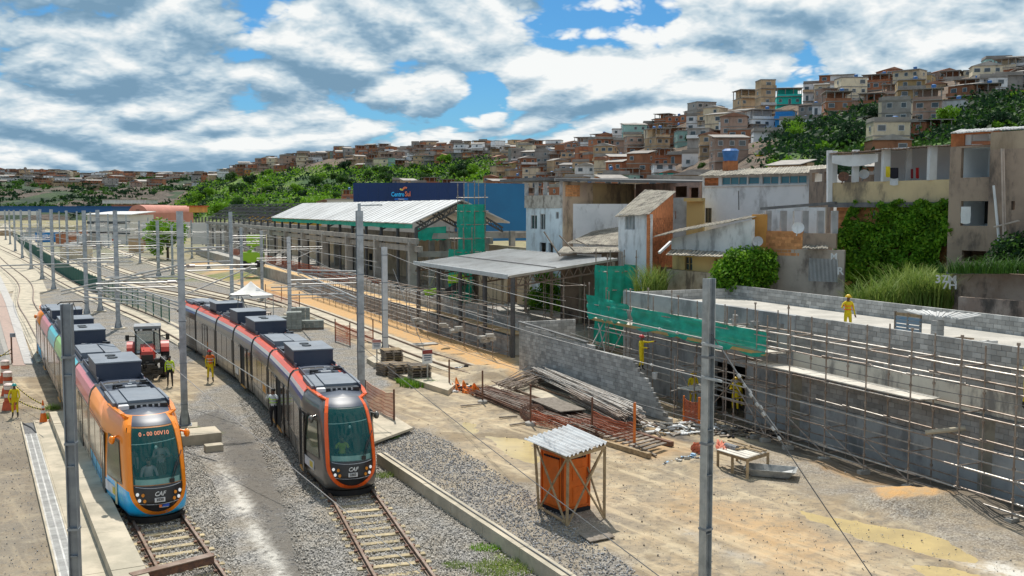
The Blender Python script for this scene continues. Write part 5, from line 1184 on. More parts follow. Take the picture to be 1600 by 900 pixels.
def bushthing(name, label, blobs, n, size, m1, m2, seed, cat='bush', trunk=True):
    t = thing(name, label, cat, (blobs[0][0], blobs[0][1], 0)); c = crownpts(blobs, n, seed)
    V, Fq = leaves(c, size, seed); link('crown', npmesh('crown', V - np.array(t.location), Fq, m1), t)
    c = crownpts([(b[0], b[1] - .1, b[2] + .12, b[3]) for b in blobs], n // 3, seed + 1, .9); V, Fq = leaves(c, size, seed + 1); link('lit_tint_leaves', npmesh('lit_tint_leaves', V - np.array(t.location), Fq, m2), t)  # outer copy in a brighter green: light on the crown painted as colour
    mb = MB()
    for b in blobs[:6]: mb.tube([Vector((blobs[0][0], blobs[0][1], 0)), Vector(((b[0] + blobs[0][0]) / 2, (b[1] + blobs[0][1]) / 2, b[2] * .5)), Vector(b[:3])], .07, 5)
    mb.build('trunk', bark, t); return t
def blobs_px(lst): return [(*A(px, py, Y), r) for px, py, Y, r in lst]
bushthing('mango_tree', 'round bright green tree in front of the yellow walled house', blobs_px([(1162, 420, 61, 1.15), (1140, 425, 61, .95), (1185, 415, 61, 1.0), (1150, 405, 61, .75), (1175, 402, 61, .75), (1130, 440, 60.9, .75), (1195, 432, 60.9, .75), (1160, 440, 60.9, 1.1), (1180, 440, 61, .9), (1200, 402, 61.2, .5), (1125, 425, 61, .5), (1206, 418, 61, .4)]), 9000, .10, lf_vine, lf_bright, 21, 'tree')
bushthing('ivy', 'dark ivy and shrubs growing over the old wall behind the canopy', blobs_px([(900, 450, 86, 1.8), (870, 445, 87, 1.3), (905, 480, 85, 1.8), (930, 470, 86, 1.5), (850, 470, 87, 1.5), (880, 500, 85, 1.6), (940, 440, 87, 1.2), (850, 435, 87, .8), (915, 430, 87, 1.2)]), 9000, .15, lf_vine, lf_bright, 22)
bushthing('shrub', 'dark shrub behind the right end of the stained wall', blobs_px([(1585, 395, 50.5, 1.1), (1610, 400, 50, 1.2), (1565, 412, 50.5, .8), (1600, 420, 49.5, 1.0), (1640, 400, 50, 1.5)]), 5000, .1, lf_dark, lf_mid, 23)
ow = thing('old_wall', 'old brown plastered wall behind the canopy partly covered with ivy', 'wall', A(880, 500, 90).xy.to_3d())
fac(ow, 'wall', G(740, 95), G(950, 90), 0, 5.2, brown); fac(ow, 'beige_panel', G(748, 93), G(792, 92), 0, 5.6, beige); fac(ow, 'pale_pier', G(808, 91), G(826, 90.6), 0, 5.4, beige)
grassclump('grass_tuft', 'bright green weed tuft growing beside the pallet stacks', [(tuple(P(655, 603)), 1.1, .8, 1.0), (tuple(P(640, 598)), .8, .5, .8)], 900, .5, lf_bright, 31, wd=.03)
for k, (px, py, r, hh) in enumerate([(310, 675, .8, .18), (603, 685, .6, .2), (785, 890, 1.0, .25), (760, 858, .5, .15), (598, 745, .5, .18), (650, 758, .3, .15), (712, 885, .4, .12), (84, 655, .5, .45), (83, 640, .4, .4)]):
    grassclump('grass_tuft', 'small %s weed tuft %s' % (('yellow', 'green')[k % 2], ('beside the mast foundation', 'by the concrete slab right of the dark tram', 'at the lower edge near the cream kerb', 'on the ballast inside the kerb', 'on ballast just right of the dark tram nose', 'against the foot of the kerb wall', 'between the ballast and the lower kerb', 'at the end of the platform wall', 'by the traffic cone at the platform end')[k]), [((*tuple(P(px, py))[:2], .02), r, r * .7, 1)], int(260 * r / .5), hh, lf_grass if k % 2 == 0 else lf_bright, 40 + k, wd=.012)
# ------------------------------------------------------------------ hillside houses
def pal(name, c, c2, st=None, sk=.5): return mat(name, c, c2, .9, sc_=.15, streak=st or tuple(x * .35 for x in c), sk=sk, rnd=.3)
HC = {'brown brick': pal('h_brick', (.36, .16, .085), (.27, .12, .065)), 'red brick': pal('h_red', (.46, .19, .10), (.35, .14, .075)), 'grey render': pal('h_grey', (.36, .335, .31), (.26, .24, .225)), 'tan render': pal('h_tan', (.58, .42, .26), (.45, .32, .20)),
      'pinkish render': pal('h_pink', (.42, .29, .23), (.34, .23, .18)), 'white': pal('h_white', (.80, .81, .82), (.68, .69, .70), sk=.35), 'cream': pal('h_cream', (.70, .60, .43), (.58, .49, .36)), 'ochre': pal('h_ochre', (.46, .33, .16), (.38, .26, .13)),
      'turquoise': pal('h_turq', (.03, .55, .47), (.03, .48, .42), sk=.1), 'bright blue': pal('h_blue', (.03, .25, .62), (.03, .22, .55), sk=.1), 'bright yellow': pal('h_yellow', (.72, .50, .02), (.66, .45, .02), sk=.1), 'orange': pal('h_orange', (.60, .28, .09), (.52, .24, .08), sk=.2), 'pale teal': pal('h_teal', (.35, .55, .50), (.28, .45, .42), sk=.2), 'blue grey': pal('h_bg', (.22, .30, .38), (.17, .24, .31), sk=.2)}
slabm = mat('h_slab', (.34, .31, .28), (.24, .22, .2), .9, sc_=.3); tilem = mat('h_tile', (.34, .17, .11), (.24, .13, .09), .9, sc_=.5, rnd=.4); sheetm = mat('h_sheet', (.38, .35, .32), (.27, .25, .23), .9, sc_=.5, rnd=.4); tankm = mat('h_tank', (.04, .16, .42), None, .5)
hw = {}
def winmesh(k):
    if k not in hw:
        w_, h_ = ((1.0, 1.0), (1.5, 1.1), (.9, 2.0))[k]; mb = MB()
        for sx in (-1, 1): mb.box((sx * (w_ / 2 + .05), -.04, 0), (.1, .1, h_ + .2), mi=0)
        for sz in (-1, 1): mb.box((0, -.04, sz * (h_ / 2 + .05)), (w_, .1, .1), mi=0)
        mb.box((0, -.02, 0), (w_, .04, h_), mi=1); hw[k] = mb.mesh('window', [framew, paned])
    return hw[k]
HOUSES = []
ph = lambda v: (800 + v.x / v.y * F, 326 - (v.z - 10) / v.y * F)
def hhouse(x, y, z, w_, dep, nst, rot, colr, roof, label=None, mass=None, sth=2.8, topc=None):
    rel_ = math.atan2(x, y); rz = -rel_ + rot
    M_ = Matrix.Rotation(rz, 4, 'Z'); hh = nst * sth; wall = MB(); rf = MB(); hb = -6.0; m = HC[colr]
    open_top = roof == 'open'; solid = hh - (sth if open_top else 0)
    wall.prism([(-w_ / 2, 0), (w_ / 2, 0), (w_ / 2, dep), (-w_ / 2, dep)], hb, solid, 0)
    for s in range(0, nst + (0 if open_top else 1)):
        if s * sth > solid - .1 and not open_top and roof != 'flat': continue
        p_ = .12 if rng.random() < .6 else .9; wall.prism([(-w_ / 2 - .1, -p_), (w_ / 2 + .1, -p_), (w_ / 2 + .1, dep + .1), (-w_ / 2 - .1, dep + .1)], s * sth - .13 + (.003 if s * sth >= solid - .1 else 0), s * sth + .10, 1)
        if p_ > .5 and s * sth < solid - .5 and s > 0:
            wall.prism([(-w_ / 2 - .1, -.9), (w_ / 2 + .1, -.9), (w_ / 2 + .1, -.78), (-w_ / 2 - .1, -.78)], s * sth + .10, s * sth + .95, 2 if rng.random() < .5 else 0)
    if open_top:
        for a in np.linspace(-w_ / 2 + .15, w_ / 2 - .15, 4):
            wall.box((a, .2, solid + sth / 2 + .05), (.25, .25, sth - .1), mi=1); wall.box((a, dep - .2, solid + sth / 2 + .05), (.25, .25, sth - .1), mi=1)
        wall.prism([(-w_ / 2, .05), (w_ / 2, .05), (w_ / 2, .2), (-w_ / 2, .2)], solid + .1, solid + .9, 0)
        rf.prism([(-w_ / 2 - .4, -.4), (w_ / 2 + .4, -.4), (w_ / 2 + .4, dep + .2), (-w_ / 2 - .4, dep + .2)], hh + .003, hh + .2)
        if dep > 5: wall.prism([(-w_ / 2 + 1, dep * .55), (w_ / 2 - 1, dep * .55), (w_ / 2 - 1, dep - .3), (-w_ / 2 + 1, dep - .3)], solid + .11, hh, 0)
    elif roof == 'tile' or roof == 'sheet':
        a, b = hh + .02, hh + w_ * .16
        rf.add([(-w_ / 2 - .4, -.4, a), (0, -.4, b), (w_ / 2 + .4, -.4, a), (-w_ / 2 - .4, dep + .4, a), (0, dep + .4, b), (w_ / 2 + .4, dep + .4, a), (-w_ / 2, 0, hh), (w_ / 2, 0, hh)], [(0, 1, 4, 3), (1, 2, 5, 4), (0, 2, 1), (3, 4, 5), (0, 3, 5, 2)])
    elif roof == 'shed':
        rf.hexa([(-w_ / 2 - .4, -.5, hh + .05), (w_ / 2 + .4, -.5, hh + .05), (w_ / 2 + .4, dep + .3, hh + 1.1), (-w_ / 2 - .4, dep + .3, hh + 1.1)], [(-w_ / 2 - .4, -.5, hh + .15), (w_ / 2 + .4, -.5, hh + .15), (w_ / 2 + .4, dep + .3, hh + 1.25), (-w_ / 2 - .4, dep + .3, hh + 1.25)]); wall.prism([(-w_ / 2, dep * .5), (w_ / 2, dep * .5), (w_ / 2, dep), (-w_ / 2, dep)], hh, hh + .6, 0)
    else:
        rf.prism([(-w_ / 2 - .15, -.2), (w_ / 2 + .15, -.2), (w_ / 2 + .15, dep + .15), (-w_ / 2 - .15, dep + .15)], hh + .11, hh + .22)
        if rng.random() < .6:
            for (a, b, c, e) in ((-w_ / 2, 0, w_ / 2, .12), (-w_ / 2, .12, -w_ / 2 + .12, dep)): rf.prism([(a, b), (c, b), (c, e), (a, e)], hh + .22, hh + .95)
    rm = {'open': slabm, 'flat': slabm, 'tile': tilem, 'sheet': sheetm, 'shed': sheetm}[roof]; m2 = HC[topc] if topc else HC[rng.choice(('white', 'grey render', 'tan render', 'pinkish render'))]
    wins = []
    nf = max(1, int(w_ / (2.6 if y < 480 else 3.4)))
    for s in range(nst - (1 if open_top else 0)):
        for k in range(nf):
            if rng.random() < .15: continue
            kk = rng.choice((0, 0, 1, 2)) if s == 0 else rng.choice((0, 1)); zc = s * sth + (1.1 if kk == 2 else 1.55)
            wins.append((Matrix.Translation((-w_ / 2 + w_ * (k + .5) / nf + rng.uniform(-.2, .2), -.002, zc)), kk))
        if y < 480 and rng.random() < .8:
            sgn = 1 if rot > 0 else -1
            wins.append((Matrix.Translation((-sgn * (w_ / 2 + .002), dep * rng.uniform(.3, .7), s * sth + 1.55)) @ Matrix.Rotation(-sgn * math.pi / 2, 4, 'Z'), 0))
    if mass is not None:
        T = Matrix.Translation((x, y, z)) @ M_; mats = mass['mats']
        def idx(mm):
            if mm not in mats: mats.append(mm)
            return mats.index(mm)
        for src, mp in ((wall, {0: idx(m), 1: idx(slabm), 2: idx(m2)}), (rf, {0: idx(rm)})):
            n0 = len(mass['mb'].v); mass['mb'].v += [tuple(T @ Vector(v)) for v in src.v]; mass['mb'].f += [tuple(i + n0 for i in f) for f in src.f]; mass['mb'].m += [mp[i] for i in src.m]
        for W_, kk in wins:
            b = MB(); b.box((0, -.02, 0), (1.0, .1, 1.0)); n0 = len(mass['mb'].v); mass['mb'].v += [tuple(T @ W_ @ Vector(v)) for v in b.v]; mass['mb'].f += [tuple(i + n0 for i in f) for f in b.f]; mass['mb'].m += [idx(paned)] * len(b.f)
        return
    t = thing('house', label, 'house', (x, y, z), rz)
    link('wall', wall.mesh('wall', [m, slabm, m2]), t); link('roof', rf.mesh('roof', rm), t)
    for W_, kk in wins: link('window', winmesh(kk), t, W_)
    if rng.random() < .3 and roof in ('flat', 'open') and y < 620:
        if 'wt' not in CACHE: b = MB(); b.lathe((0, 0, 0), [(.5, 0), (.62, .9), (.64, 1.0), (.3, 1.15)], 10); CACHE['wt'] = b.mesh('water_tank', tankm)
        link('water_tank', CACHE['wt'], t, Matrix.Translation((w_ * .2, dep * .5, hh + .22)))
    cpx, cpy = ph(Vector((x, y, z + hh / 2))); HOUSES.append([t, cpx, cpy, colr, roof, nst, w_, label])
    return t
def t_for(px, py):
    best = None
    for i in range(101):
        x, y, h = hill_at(px, i / 100); q = 326 - (h - 10) / y * F
        if best is None or abs(q - py) < best[0]: best = (abs(q - py), i / 100)
    return best[1]
# landmark houses: px left, px right, top row, bottom row, colour, roof, rotation, label
LM = [(1152, 1190, 143, 181, 'tan render', 'open', .35, 'tall tan apartment house with glazed top storey left of the turquoise house'), (1183, 1208, 128, 180, 'tan render', 'flat', .3, 'narrow tan tower rising behind the tall tan apartment house'),
      (1208, 1249, 139, 164, 'turquoise', 'open', .1, 'bright turquoise house with open roof terrace on the ridge'), (1249, 1275, 131, 158, 'white', 'flat', -.1, 'slim white balconied house right of the turquoise house'),
      (1206, 1235, 175, 200, 'bright blue', 'flat', -.2, 'bright blue house below the turquoise one'), (1173, 1217, 206, 230, 'white', 'flat', .1, 'white house with blue windows on the brick terraces below the blue house'),
      (1182, 1197, 242, 264, 'bright yellow', 'flat', .2, 'small bright yellow house just above the ribbed roof of the white house'), (954, 980, 245, 262, 'bright yellow', 'flat', .2, 'bright yellow house among grey houses left of the hill'),
      (980, 995, 246, 262, 'blue grey', 'flat', -.1, 'blue grey house touching the left hand yellow house'), (1030, 1063, 270, 283, 'turquoise', 'tile', .2, 'low turquoise house with gable roof at the hill foot'), (1019, 1055, 257, 283, 'white', 'flat', .1, 'white house behind the low turquoise house'),
      (1113, 1147, 177, 196, 'orange', 'open', .2, 'orange house with open terrace left of the tan tower'), (1055, 1094, 205, 222, 'pale teal', 'flat', .15, 'long house with pale teal balcony bands in mid slope'), (1371, 1416, 160, 232, 'grey render', 'flat', -.05, 'tall grey apartment block standing alone between the two green slopes'),
      (1455, 1500, 158, 184, 'white', 'flat', -.15, 'white house with balconies at the left end of the right green slope'), (1395, 1438, 128, 172, 'ochre', 'flat', .1, 'wide ochre house with few windows above the tall grey block'), (1496, 1548, 100, 122, 'cream', 'flat', .25, 'cream house on the top of the ridge at the right'), (1567, 1587, 97, 112, 'blue grey', 'flat', -.2, 'blue grey block at the highest point of the ridge'),
      (1284, 1326, 146, 190, 'brown brick', 'open', .15, 'large brown unfinished house with open floors right of the turquoise house'), (1212, 1270, 188, 206, 'white', 'flat', -.1, 'long white house right of the bright blue house'), (1008, 1030, 203, 232, 'cream', 'flat', .2, 'tall cream house with yellow side in the middle of the slope'), (1062, 1105, 240, 262, 'white', 'flat', -.1, 'white house left of the blue water tank'),
      (1437, 1470, 134, 156, 'tan render', 'tile', 0, 'tan house with tiled roof right of the wide ochre house'), (1340, 1383, 120, 155, 'red brick', 'open', -.2, 'red brick house with open top left of the wide ochre house'), (548, 560, 223, 236, 'pale teal', 'flat', 0, 'pale teal house on the middle ridge top'), (510, 526, 229, 240, 'pale teal', 'flat', 0, 'second pale teal house lower on the middle ridge, left of the first')]
placed = []
for l_, r_, ty, by, colr, roof, rot, lb in LM:
    c = (l_ + r_) / 2; t = t_for(c, by); x, y, h = hill_at(c, t); hgt = (by - ty) * y / F; nst = max(1, round(hgt / 2.9))
    hhouse(x, y, h, (r_ - l_) * y / F * .92, min(9, (r_ - l_) * y / F * .8 + 2), nst, rot, colr, roof, lb, sth=hgt / nst); placed.append((c, by, (r_ - l_)))
def inpoly(x, y, poly): return sdist(np.array([float(x)]), np.array([float(y)]), np.array(poly, float))[0] > 0
cols_w = [('brown brick', 20), ('red brick', 24), ('grey render', 10), ('tan render', 16), ('pinkish render', 13), ('white', 16), ('cream', 9), ('ochre', 3), ('pale teal', 1), ('orange', 1)]
names_, wts_ = zip(*cols_w)
cand = []
def rows(p0, p1, ts, wpx_fn, jit):
    for ti, t in enumerate(ts):
        px = p0 + rng.uniform(0, 20)
        while px < p1:
            x, y, h = hill_at(px, t); w_ = rng.uniform(5.2, 9.0); wp = w_ / y * F; px += wp * .42; tt_ = min(1, max(0.01, t + rng.uniform(-jit, jit))); x, y, h = hill_at(px, tt_); sx, sy = ph(Vector((x, y, h)))
            ok = not any(inpoly(sx, sy - 3, g) for g in GREEN) and not any(abs(sx - q[0]) < (q[2] + wp) * .30 and -4 < sy - q[1] < 21 for q in placed) and not any(abs(sx - q[0]) < (q[2] + wp) * .3 and -14 < sy - q[1] <= -4 for q in placed)
            if ok: cand.append((x, y, h, w_, t))
            px += wp * .40
rows(850, 1690, [.07, .14, .21, .28, .35, .42, .49, .56, .61, .67, .73, .79, .85, .90, .95, 1.0], None, .025)
rows(315, 850, [.86, .91, .95, .98, 1.0], None, .015)
rows(540, 850, [.22, .36, .50, .60, .68, .75, .81], None, .03)
rows(390, 560, [.16, .24], None, .04)
cand.sort(key=lambda c: c[1])
cand = [c for c in cand if ph(Vector(c[:3]))[0] < 1640]
SKY_LOW = mass = {'mb': MB(), 'mats': []}
NIND = 300 - len(LM) - 12
if len(cand) > NIND:
    nearc, farc = cand[:NIND], cand[NIND:]
else: nearc, farc = cand, []
def rnd_style(y, t):
    return rng.choices(names_, wts_)[0], rng.choices(('flat', 'open', 'tile', 'sheet', 'shed'), (46, 30, 5, 6, 13))[0]
for x, y, h, w_, t in nearc:
    colr, roof = rnd_style(y, t); hhouse(x, y, h, w_, rng.uniform(5, 8), rng.choices((1, 2, 3), (30, 52, 18) if y > 420 else (22, 50, 28))[0], rng.uniform(-.55, .55), colr, roof)
for x, y, h, w_, t in farc:
    colr, roof = rnd_style(y, t); hhouse(x, y, h, w_, 6, rng.choices((1, 2, 3), (30, 50, 20))[0], rng.uniform(-.5, .5), colr, roof, mass=mass)
for k in range(620):
    px = rng.uniform(-60, 430); t = rng.uniform(.3, 1) ** .7; x, y, h = hfar_at(px, t)
    if mnoise.noise(Vector((px * .02, t * 2.5, 5))) > .27 and t < .85: continue
    colr, roof = rnd_style(y, t); hhouse(x, y, h, rng.uniform(8, 17), 8, rng.choices((1, 2, 3), (30, 50, 20))[0], rng.uniform(-.5, .5), colr, roof, mass=mass)
for px, py, wd_, colr in ((150, 277, 26, 'cream'), (143, 282, 30, 'white'), (212, 282, 6, 'bright blue'), (275, 300, 22, 'pale teal'), (122, 290, 14, 'bright yellow')):
    x, y, h = X(px, 1150), 1150, Zat(py, 1150) - 6; hhouse(x, y, h, wd_ * y / F, 10, 2, .1, colr, 'sheet', mass=mass)
mo = mass['mb'].build('distant_houses', mass['mats']); tag(mo, 'far houses crowding the distant ridges', kind='stuff')
# labels that single the houses out
ANCH = [((l_ + r_) / 2, (ty + by) / 2, nm) for (l_, r_, ty, by), nm in [((1208, 1249, 139, 164), 'the turquoise house'), ((1206, 1235, 175, 200), 'the bright blue house'), ((1182, 1197, 242, 264), 'the small yellow house'), ((954, 980, 245, 262), 'the left yellow house'), ((1030, 1063, 270, 283), 'the low turquoise house'), ((1113, 1147, 177, 196), 'the orange house'), ((1055, 1094, 205, 222), 'the teal banded house'), ((1371, 1416, 160, 232), 'the tall grey block'), ((1455, 1500, 158, 184), 'the white balconied house'), ((1395, 1438, 128, 172), 'the wide ochre house'), ((1496, 1548, 100, 122), 'the cream ridge house'), ((1008, 1030, 203, 232), 'the tall cream house'), ((1130, 1155, 235, 252), 'the blue water tank'), ((546, 562, 223, 236), 'the teal ridge house'), ((600, 655, 288, 310), 'the navy shop sign'), ((1152, 1190, 143, 181), 'the tan tower'), ((1284, 1326, 146, 190), 'the open floored house')]]
NUMW = ['zero', 'one', 'two', 'three', 'four', 'five', 'six', 'seven', 'eight', 'nine', 'ten', 'eleven', 'twelve']; ORD = ['', 'first', 'second', 'third', 'fourth', 'fifth', 'sixth', 'seventh', 'eighth', 'ninth', 'tenth', 'eleventh', 'twelfth']
RF = {'flat': 'flat roofed', 'open': 'open topped', 'tile': 'tile roofed', 'sheet': 'sheet gabled', 'shed': 'lean-to roofed'}
cl = {}
for H_ in HOUSES:
    t, px, py, colr, roof, nst, w_, lb = H_
    if lb: continue
    a = min(ANCH, key=lambda q: (q[0] - px) ** 2 + ((q[1] - py) * 1.3) ** 2); dx_, dy_ = px - a[0], py - a[1]
    dr = ('right of' if dx_ > 0 else 'left of') if abs(dx_) > abs(dy_) * 1.2 else ('above' if dy_ < 0 else 'below')
    cl.setdefault('%s %s %s house %s %s' % (NUMW[nst] + '-storey', RF[roof], colr, dr, a[2]), []).append(H_)
for lb, hs in cl.items():
    hs.sort(key=lambda q: q[1]); n = len(hs)
    for i, H_ in enumerate(hs): H_[0]['label'] = lb if n == 1 else lb + (', %s of %s rightward' % (ORD[i + 1], NUMW[n]) if n <= 12 else '')
for H_ in HOUSES: H_[0]['group'] = 'houses crowded on the hillside'
# blue water tank
tk = thing('water_tank', 'big blue water tank on a brick pier above the ribbed roof', 'water tank', A(1141, 266, 84))
b0 = A(1141, 266, 84); mb = MB(); mb.lathe(b0 + Vector((0, 0, .75)), [(.55, 0), (.68, .75), (.72, .8), (.5, .98)], 14); mb.build('tank', tankm, tk); pbox('brick_pier', b0 + Vector((0, 0, .35)), (.9, .9, .8), .3, brickm, tk)
# trees on the hill
TL = [(1075, 225, 9, 'dark', 'dark palm-like tree among the brick houses left of the tan tower'), (1092, 262, 6, 'mid', 'small round tree beside the white house left of the water tank'), (898, 272, 7, 'bright', 'bright bushy tree above the beige block roof'), (962, 270, 6, 'bright', 'bright tree just below the left yellow house'), (946, 272, 5, 'dark', 'dark tree touching the bright one below the yellow house'), (920, 228, 5, 'mid', 'small palm tree on the ridge left of the brick houses')]
for px, py, r, k, lb in TL:
    t = t_for(px, py + 12); x, y, h = hill_at(px, t); tree((x, y - 3, h), r * y / F * 1.6, {'dark': lf_dark, 'mid': lf_mid, 'bright': lf_bright}[k], lb, 'trees on the hillside', h=r * y / F * 1.9)
zones = [('right hand green slope', GREEN[1], 34, 1435, 1640), ('green slope right of the bright blue house', GREEN[0], 30, 1210, 1375), ('long green hill above the station roof', GREEN[2], 70, 290, 790)]
for zn, poly, n, x0_, x1_ in zones:
    k = 0; tries = 0
    while k < n and tries < 4000:
        tries += 1; px = rng.uniform(x0_, x1_); t = rng.uniform(.1, .97); x, y, h = hill_at(px, t); sx, sy = ph(Vector((x, y, h)))
        if not inpoly(sx, sy, poly): continue
        hgt = rng.uniform(2.0, 4.0) * (1.25 if y > 500 else 1); kd = rng.choice(('dark', 'dark', 'mid', 'bright')) if n < 60 else rng.choice(('dark', 'mid', 'mid', 'bright'))
        tree((x, y, h - .8), hgt, {'dark': lf_dark, 'mid': lf_mid, 'bright': lf_bright}[kd], '%s green tree, %s' % ({'dark': 'dark', 'mid': 'mid', 'bright': 'light'}[kd], zn), 'trees on the ' + zn); k += 1
def cover(name, fn, polys, n, size, m, seed, thr=.5, px0=260, px1=1700):
    g = np.random.default_rng(seed); pts = []
    while len(pts) < n:
        px = g.uniform(px0, px1); t = g.random(); x, y, h = fn(px, t); sx, sy = ph(Vector((x, y, h)))
        if polys is not None and not any(inpoly(sx, sy, p) for p in polys): continue
        if mnoise.noise(Vector((x * .03, y * .03, seed))) + g.uniform(-.25, .25) < thr - .5: continue
        for _ in range(24): pts.append((x + g.normal() * 2.5, y + g.normal() * 2.5, h + abs(g.normal()) * 1.3 + .3 + mnoise.noise(Vector((x * .02, y * .02, 1.7))) * 2.5))
    foliage_mass(name, np.array(pts), size, m, seed=seed, kind='stuff')
cover('undergrowth', hill_at, GREEN[2:], 22000, .75, lf_bright, 61, .45)
cover('slope_undergrowth', hill_at, GREEN[:2], 16000, .5, lf_mid, 65, .4, 1200, 1700)
cover('slope_shrubs', hill_at, GREEN[:2], 9000, .5, lf_dark, 66, .5, 1200, 1700)
cover('shrub_cover', hill_at, GREEN, 22000, .8, lf_dark, 62, .52)
cover('far_shrub_cover', hfar_at, None, 12000, 1.7, lf_dark, 63, .62, -60, 420)
cover('far_undergrowth', hfar_at, None, 5000, 1.8, lf_mid, 64, .62, 0, 400)
# ------------------------------------------------------------------ trams
def paint(name, c, c2=None, rough=.35, **k): return mat(name, c, c2 or tuple(x * .93 for x in c), rough, sc_=.8, coat=.35, **k)
PROF = [(1.20, .28), (1.29, .42), (1.325, .8), (1.325, .98), (1.325, 2.38), (1.29, 2.72), (1.20, 2.96), (1.05, 3.10), (.5, 3.16), (0, 3.17)]
def px_at(h): return float(np.interp(h, [p[1] for p in PROF], [p[0] for p in PROF]))
glassd = mat('tram_dark_glass', (.05, .045, .04), (.09, .075, .06), .08, sc_=.35, spec=.9)
glassb = mat('tram_bronze_glass', (.13, .10, .08), (.22, .17, .13), .12, sc_=.4, spec=.8)  # film tint, with brown reflections painted into the glass colour
roofd = mat('tram_roof_navy', (.035, .05, .085), (.05, .065, .10), .45, sc_=.7, spec=.4); roofg = mat('tram_roof_grey', (.17, .20, .24), (.13, .155, .19), .6, sc_=.9, streak=(.3, .31, .32), sk=.2)
blk = mat('tram_black', (.012, .013, .016), (.02, .02, .022), .3, spec=.6); chrome = mat('trim_silver', (.55, .56, .58), None, .3, metal=.6)
tealglass = glassmat('windscreen_glass', (.015, .17, .165), .04, .36)
def module_shell(L, lo, band, up, rf_):
    mb = MB(); pts = [(-x, h) for x, h in PROF] + [(x, h) for x, h in PROF[-2::-1]]; ys = (.22, L - .22); n = len(pts)
    mb.v = [(x, y, h) for y in ys for x, h in pts]
    def mi(i):
        h = (pts[i][1] + pts[i + 1][1]) / 2; return 0 if h < .97 else 1 if h < 2.37 else 2 if h < 3.09 else 3
    for i in range(n - 1): mb.f.append((i, i + n, i + 1 + n, i + 1)); mb.m.append(mi(i))
    mb.f += [tuple(range(n)), tuple(range(2 * n - 1, n - 1, -1))]; mb.m += [1, 1]
    mb.f.append((n - 1, 0, n, 2 * n - 1)); mb.m.append(0)
    return mb.mesh('car_body', [lo, band, up, rf_])
Y0T = [(.28, .42), (.45, .16), (.8, 0), (1.2, .05), (1.6, .2), (2.0, .42), (2.4, .70), (2.8, 1.02), (2.96, 1.28), (3.10, 1.72), (3.17, 2.05)]
def y0(h): return float(np.interp(h, [a for a, b in Y0T], [b for a, b in Y0T]))
def Sf(x, h): return y0(h) + .42 * (min(abs(x), .95) / .95) ** 2.6
HS = [.28, .35, .45, .55, .65, .75, .85, .98, 1.1, 1.2, 1.3, 1.45, 1.6, 1.75, 1.9, 2.05, 2.2, 2.38, 2.55, 2.7, 2.82, 2.96, 3.04, 3.10]
def cab_shell(L, lo, band, up, rf_, uppillar=3.2):
    mb = MB(); rows = []
    for h in HS:
        W_ = px_at(h); k = W_ / 1.325; y_ = y0(h); half = []
        for a in np.linspace(0, .95, 13): half.append((a * k, Sf(a, h), h))
        for t in np.linspace(.1, 1, 10): half.append(((.95 + .375 * (1 - (1 - t) ** 1.2)) * k, y_ + .42 + 2.9 * t, h))
        for y in (3.9, 4.1, 4.3, L - .22):
            half.append((W_, min(L - .22, max(y, y_ + 3.4)), h))
        rows.append([(-x, y, z) for x, y, z in half[::-1]] + half[1:])
    n = len(rows[0]); mb.v = [p for r in rows for p in r]
    for j in range(len(rows) - 1):
        for i in range(n - 1):
            q = [rows[j][i], rows[j][i + 1], rows[j + 1][i + 1], rows[j + 1][i]]; cx = sum(p[0] for p in q) / 4; cy = sum(p[1] for p in q) / 4; ch = sum(p[2] for p in q) / 4
            if abs(cx) < .80 and cy < 2.0 and 1.28 < ch < 2.88: continue
            m = 0 if ch < (1.12 if cy < 3.1 else 1.0) else (2 if ch > 2.37 or cy < uppillar else 1)
            mb.f.append((j * n + i, j * n + i + 1, (j + 1) * n + i + 1, (j + 1) * n + i)); mb.m.append(m)
    b0 = (len(rows) - 1) * n; c0 = len(mb.v); h_ = n // 2
    for i in range(h_ + 1): mb.v.append((0, rows[-1][i][1] + (.25 if i > 4 else 0), 3.17))
    for i in range(h_):
        mb.f += [(b0 + i, b0 + i + 1, c0 + i + 1, c0 + i), (b0 + n - 1 - i, c0 + i, c0 + i + 1, b0 + n - 2 - i)]; mb.m += [3, 3]
    mb.f.append(tuple(j * n for j in range(len(rows))) + (c0,) + tuple(j * n + n - 1 for j in range(len(rows) - 1, -1, -1))); mb.m.append(1)
    me = mb.mesh('car_body', [lo, band, up, rf_], smooth_=True); return me
def rimpts(rx, rb, top=3.0, tw=.10, n=26):
    out = []
    for k in range(10): h = top - (top - 1.2) * k / 10; out.append((-(rx - tw * ((h - 1.2) / 1.8) ** 2), h))
    for k in range(n + 1): a = math.pi * k / n; out.append((-rx * math.cos(a), 1.2 - rb * math.sin(a)))
    for k in range(9, -1, -1): h = top - (top - 1.2) * k / 10; out.append((rx - tw * ((h - 1.2) / 1.8) ** 2, h))
    return out
def onS(x, h, e=0.0):
    k = px_at(h) / 1.325; g = 1.1 * (min(abs(x), .98) / .98) ** 1.6 * (1 if x > 0 else -1); n = Vector((g, -1, .2)).normalized() * e; return Vector((x * k, Sf(x, h), h)) + n
def patch(rows, e, name, m, parent, nx=14, sm_=True):
    mb = MB(); vs = []
    for xa_, xb_, h in rows: vs += [onS(xa_ + (xb_ - xa_) * i / nx, h, e) for i in range(nx + 1)]
    mb.add(vs, [(j * (nx + 1) + i, j * (nx + 1) + i + 1, (j + 1) * (nx + 1) + i + 1, (j + 1) * (nx + 1) + i) for j in range(len(rows) - 1) for i in range(nx)])
    return mb.build(name, m, parent, local=True, smooth_=sm_)
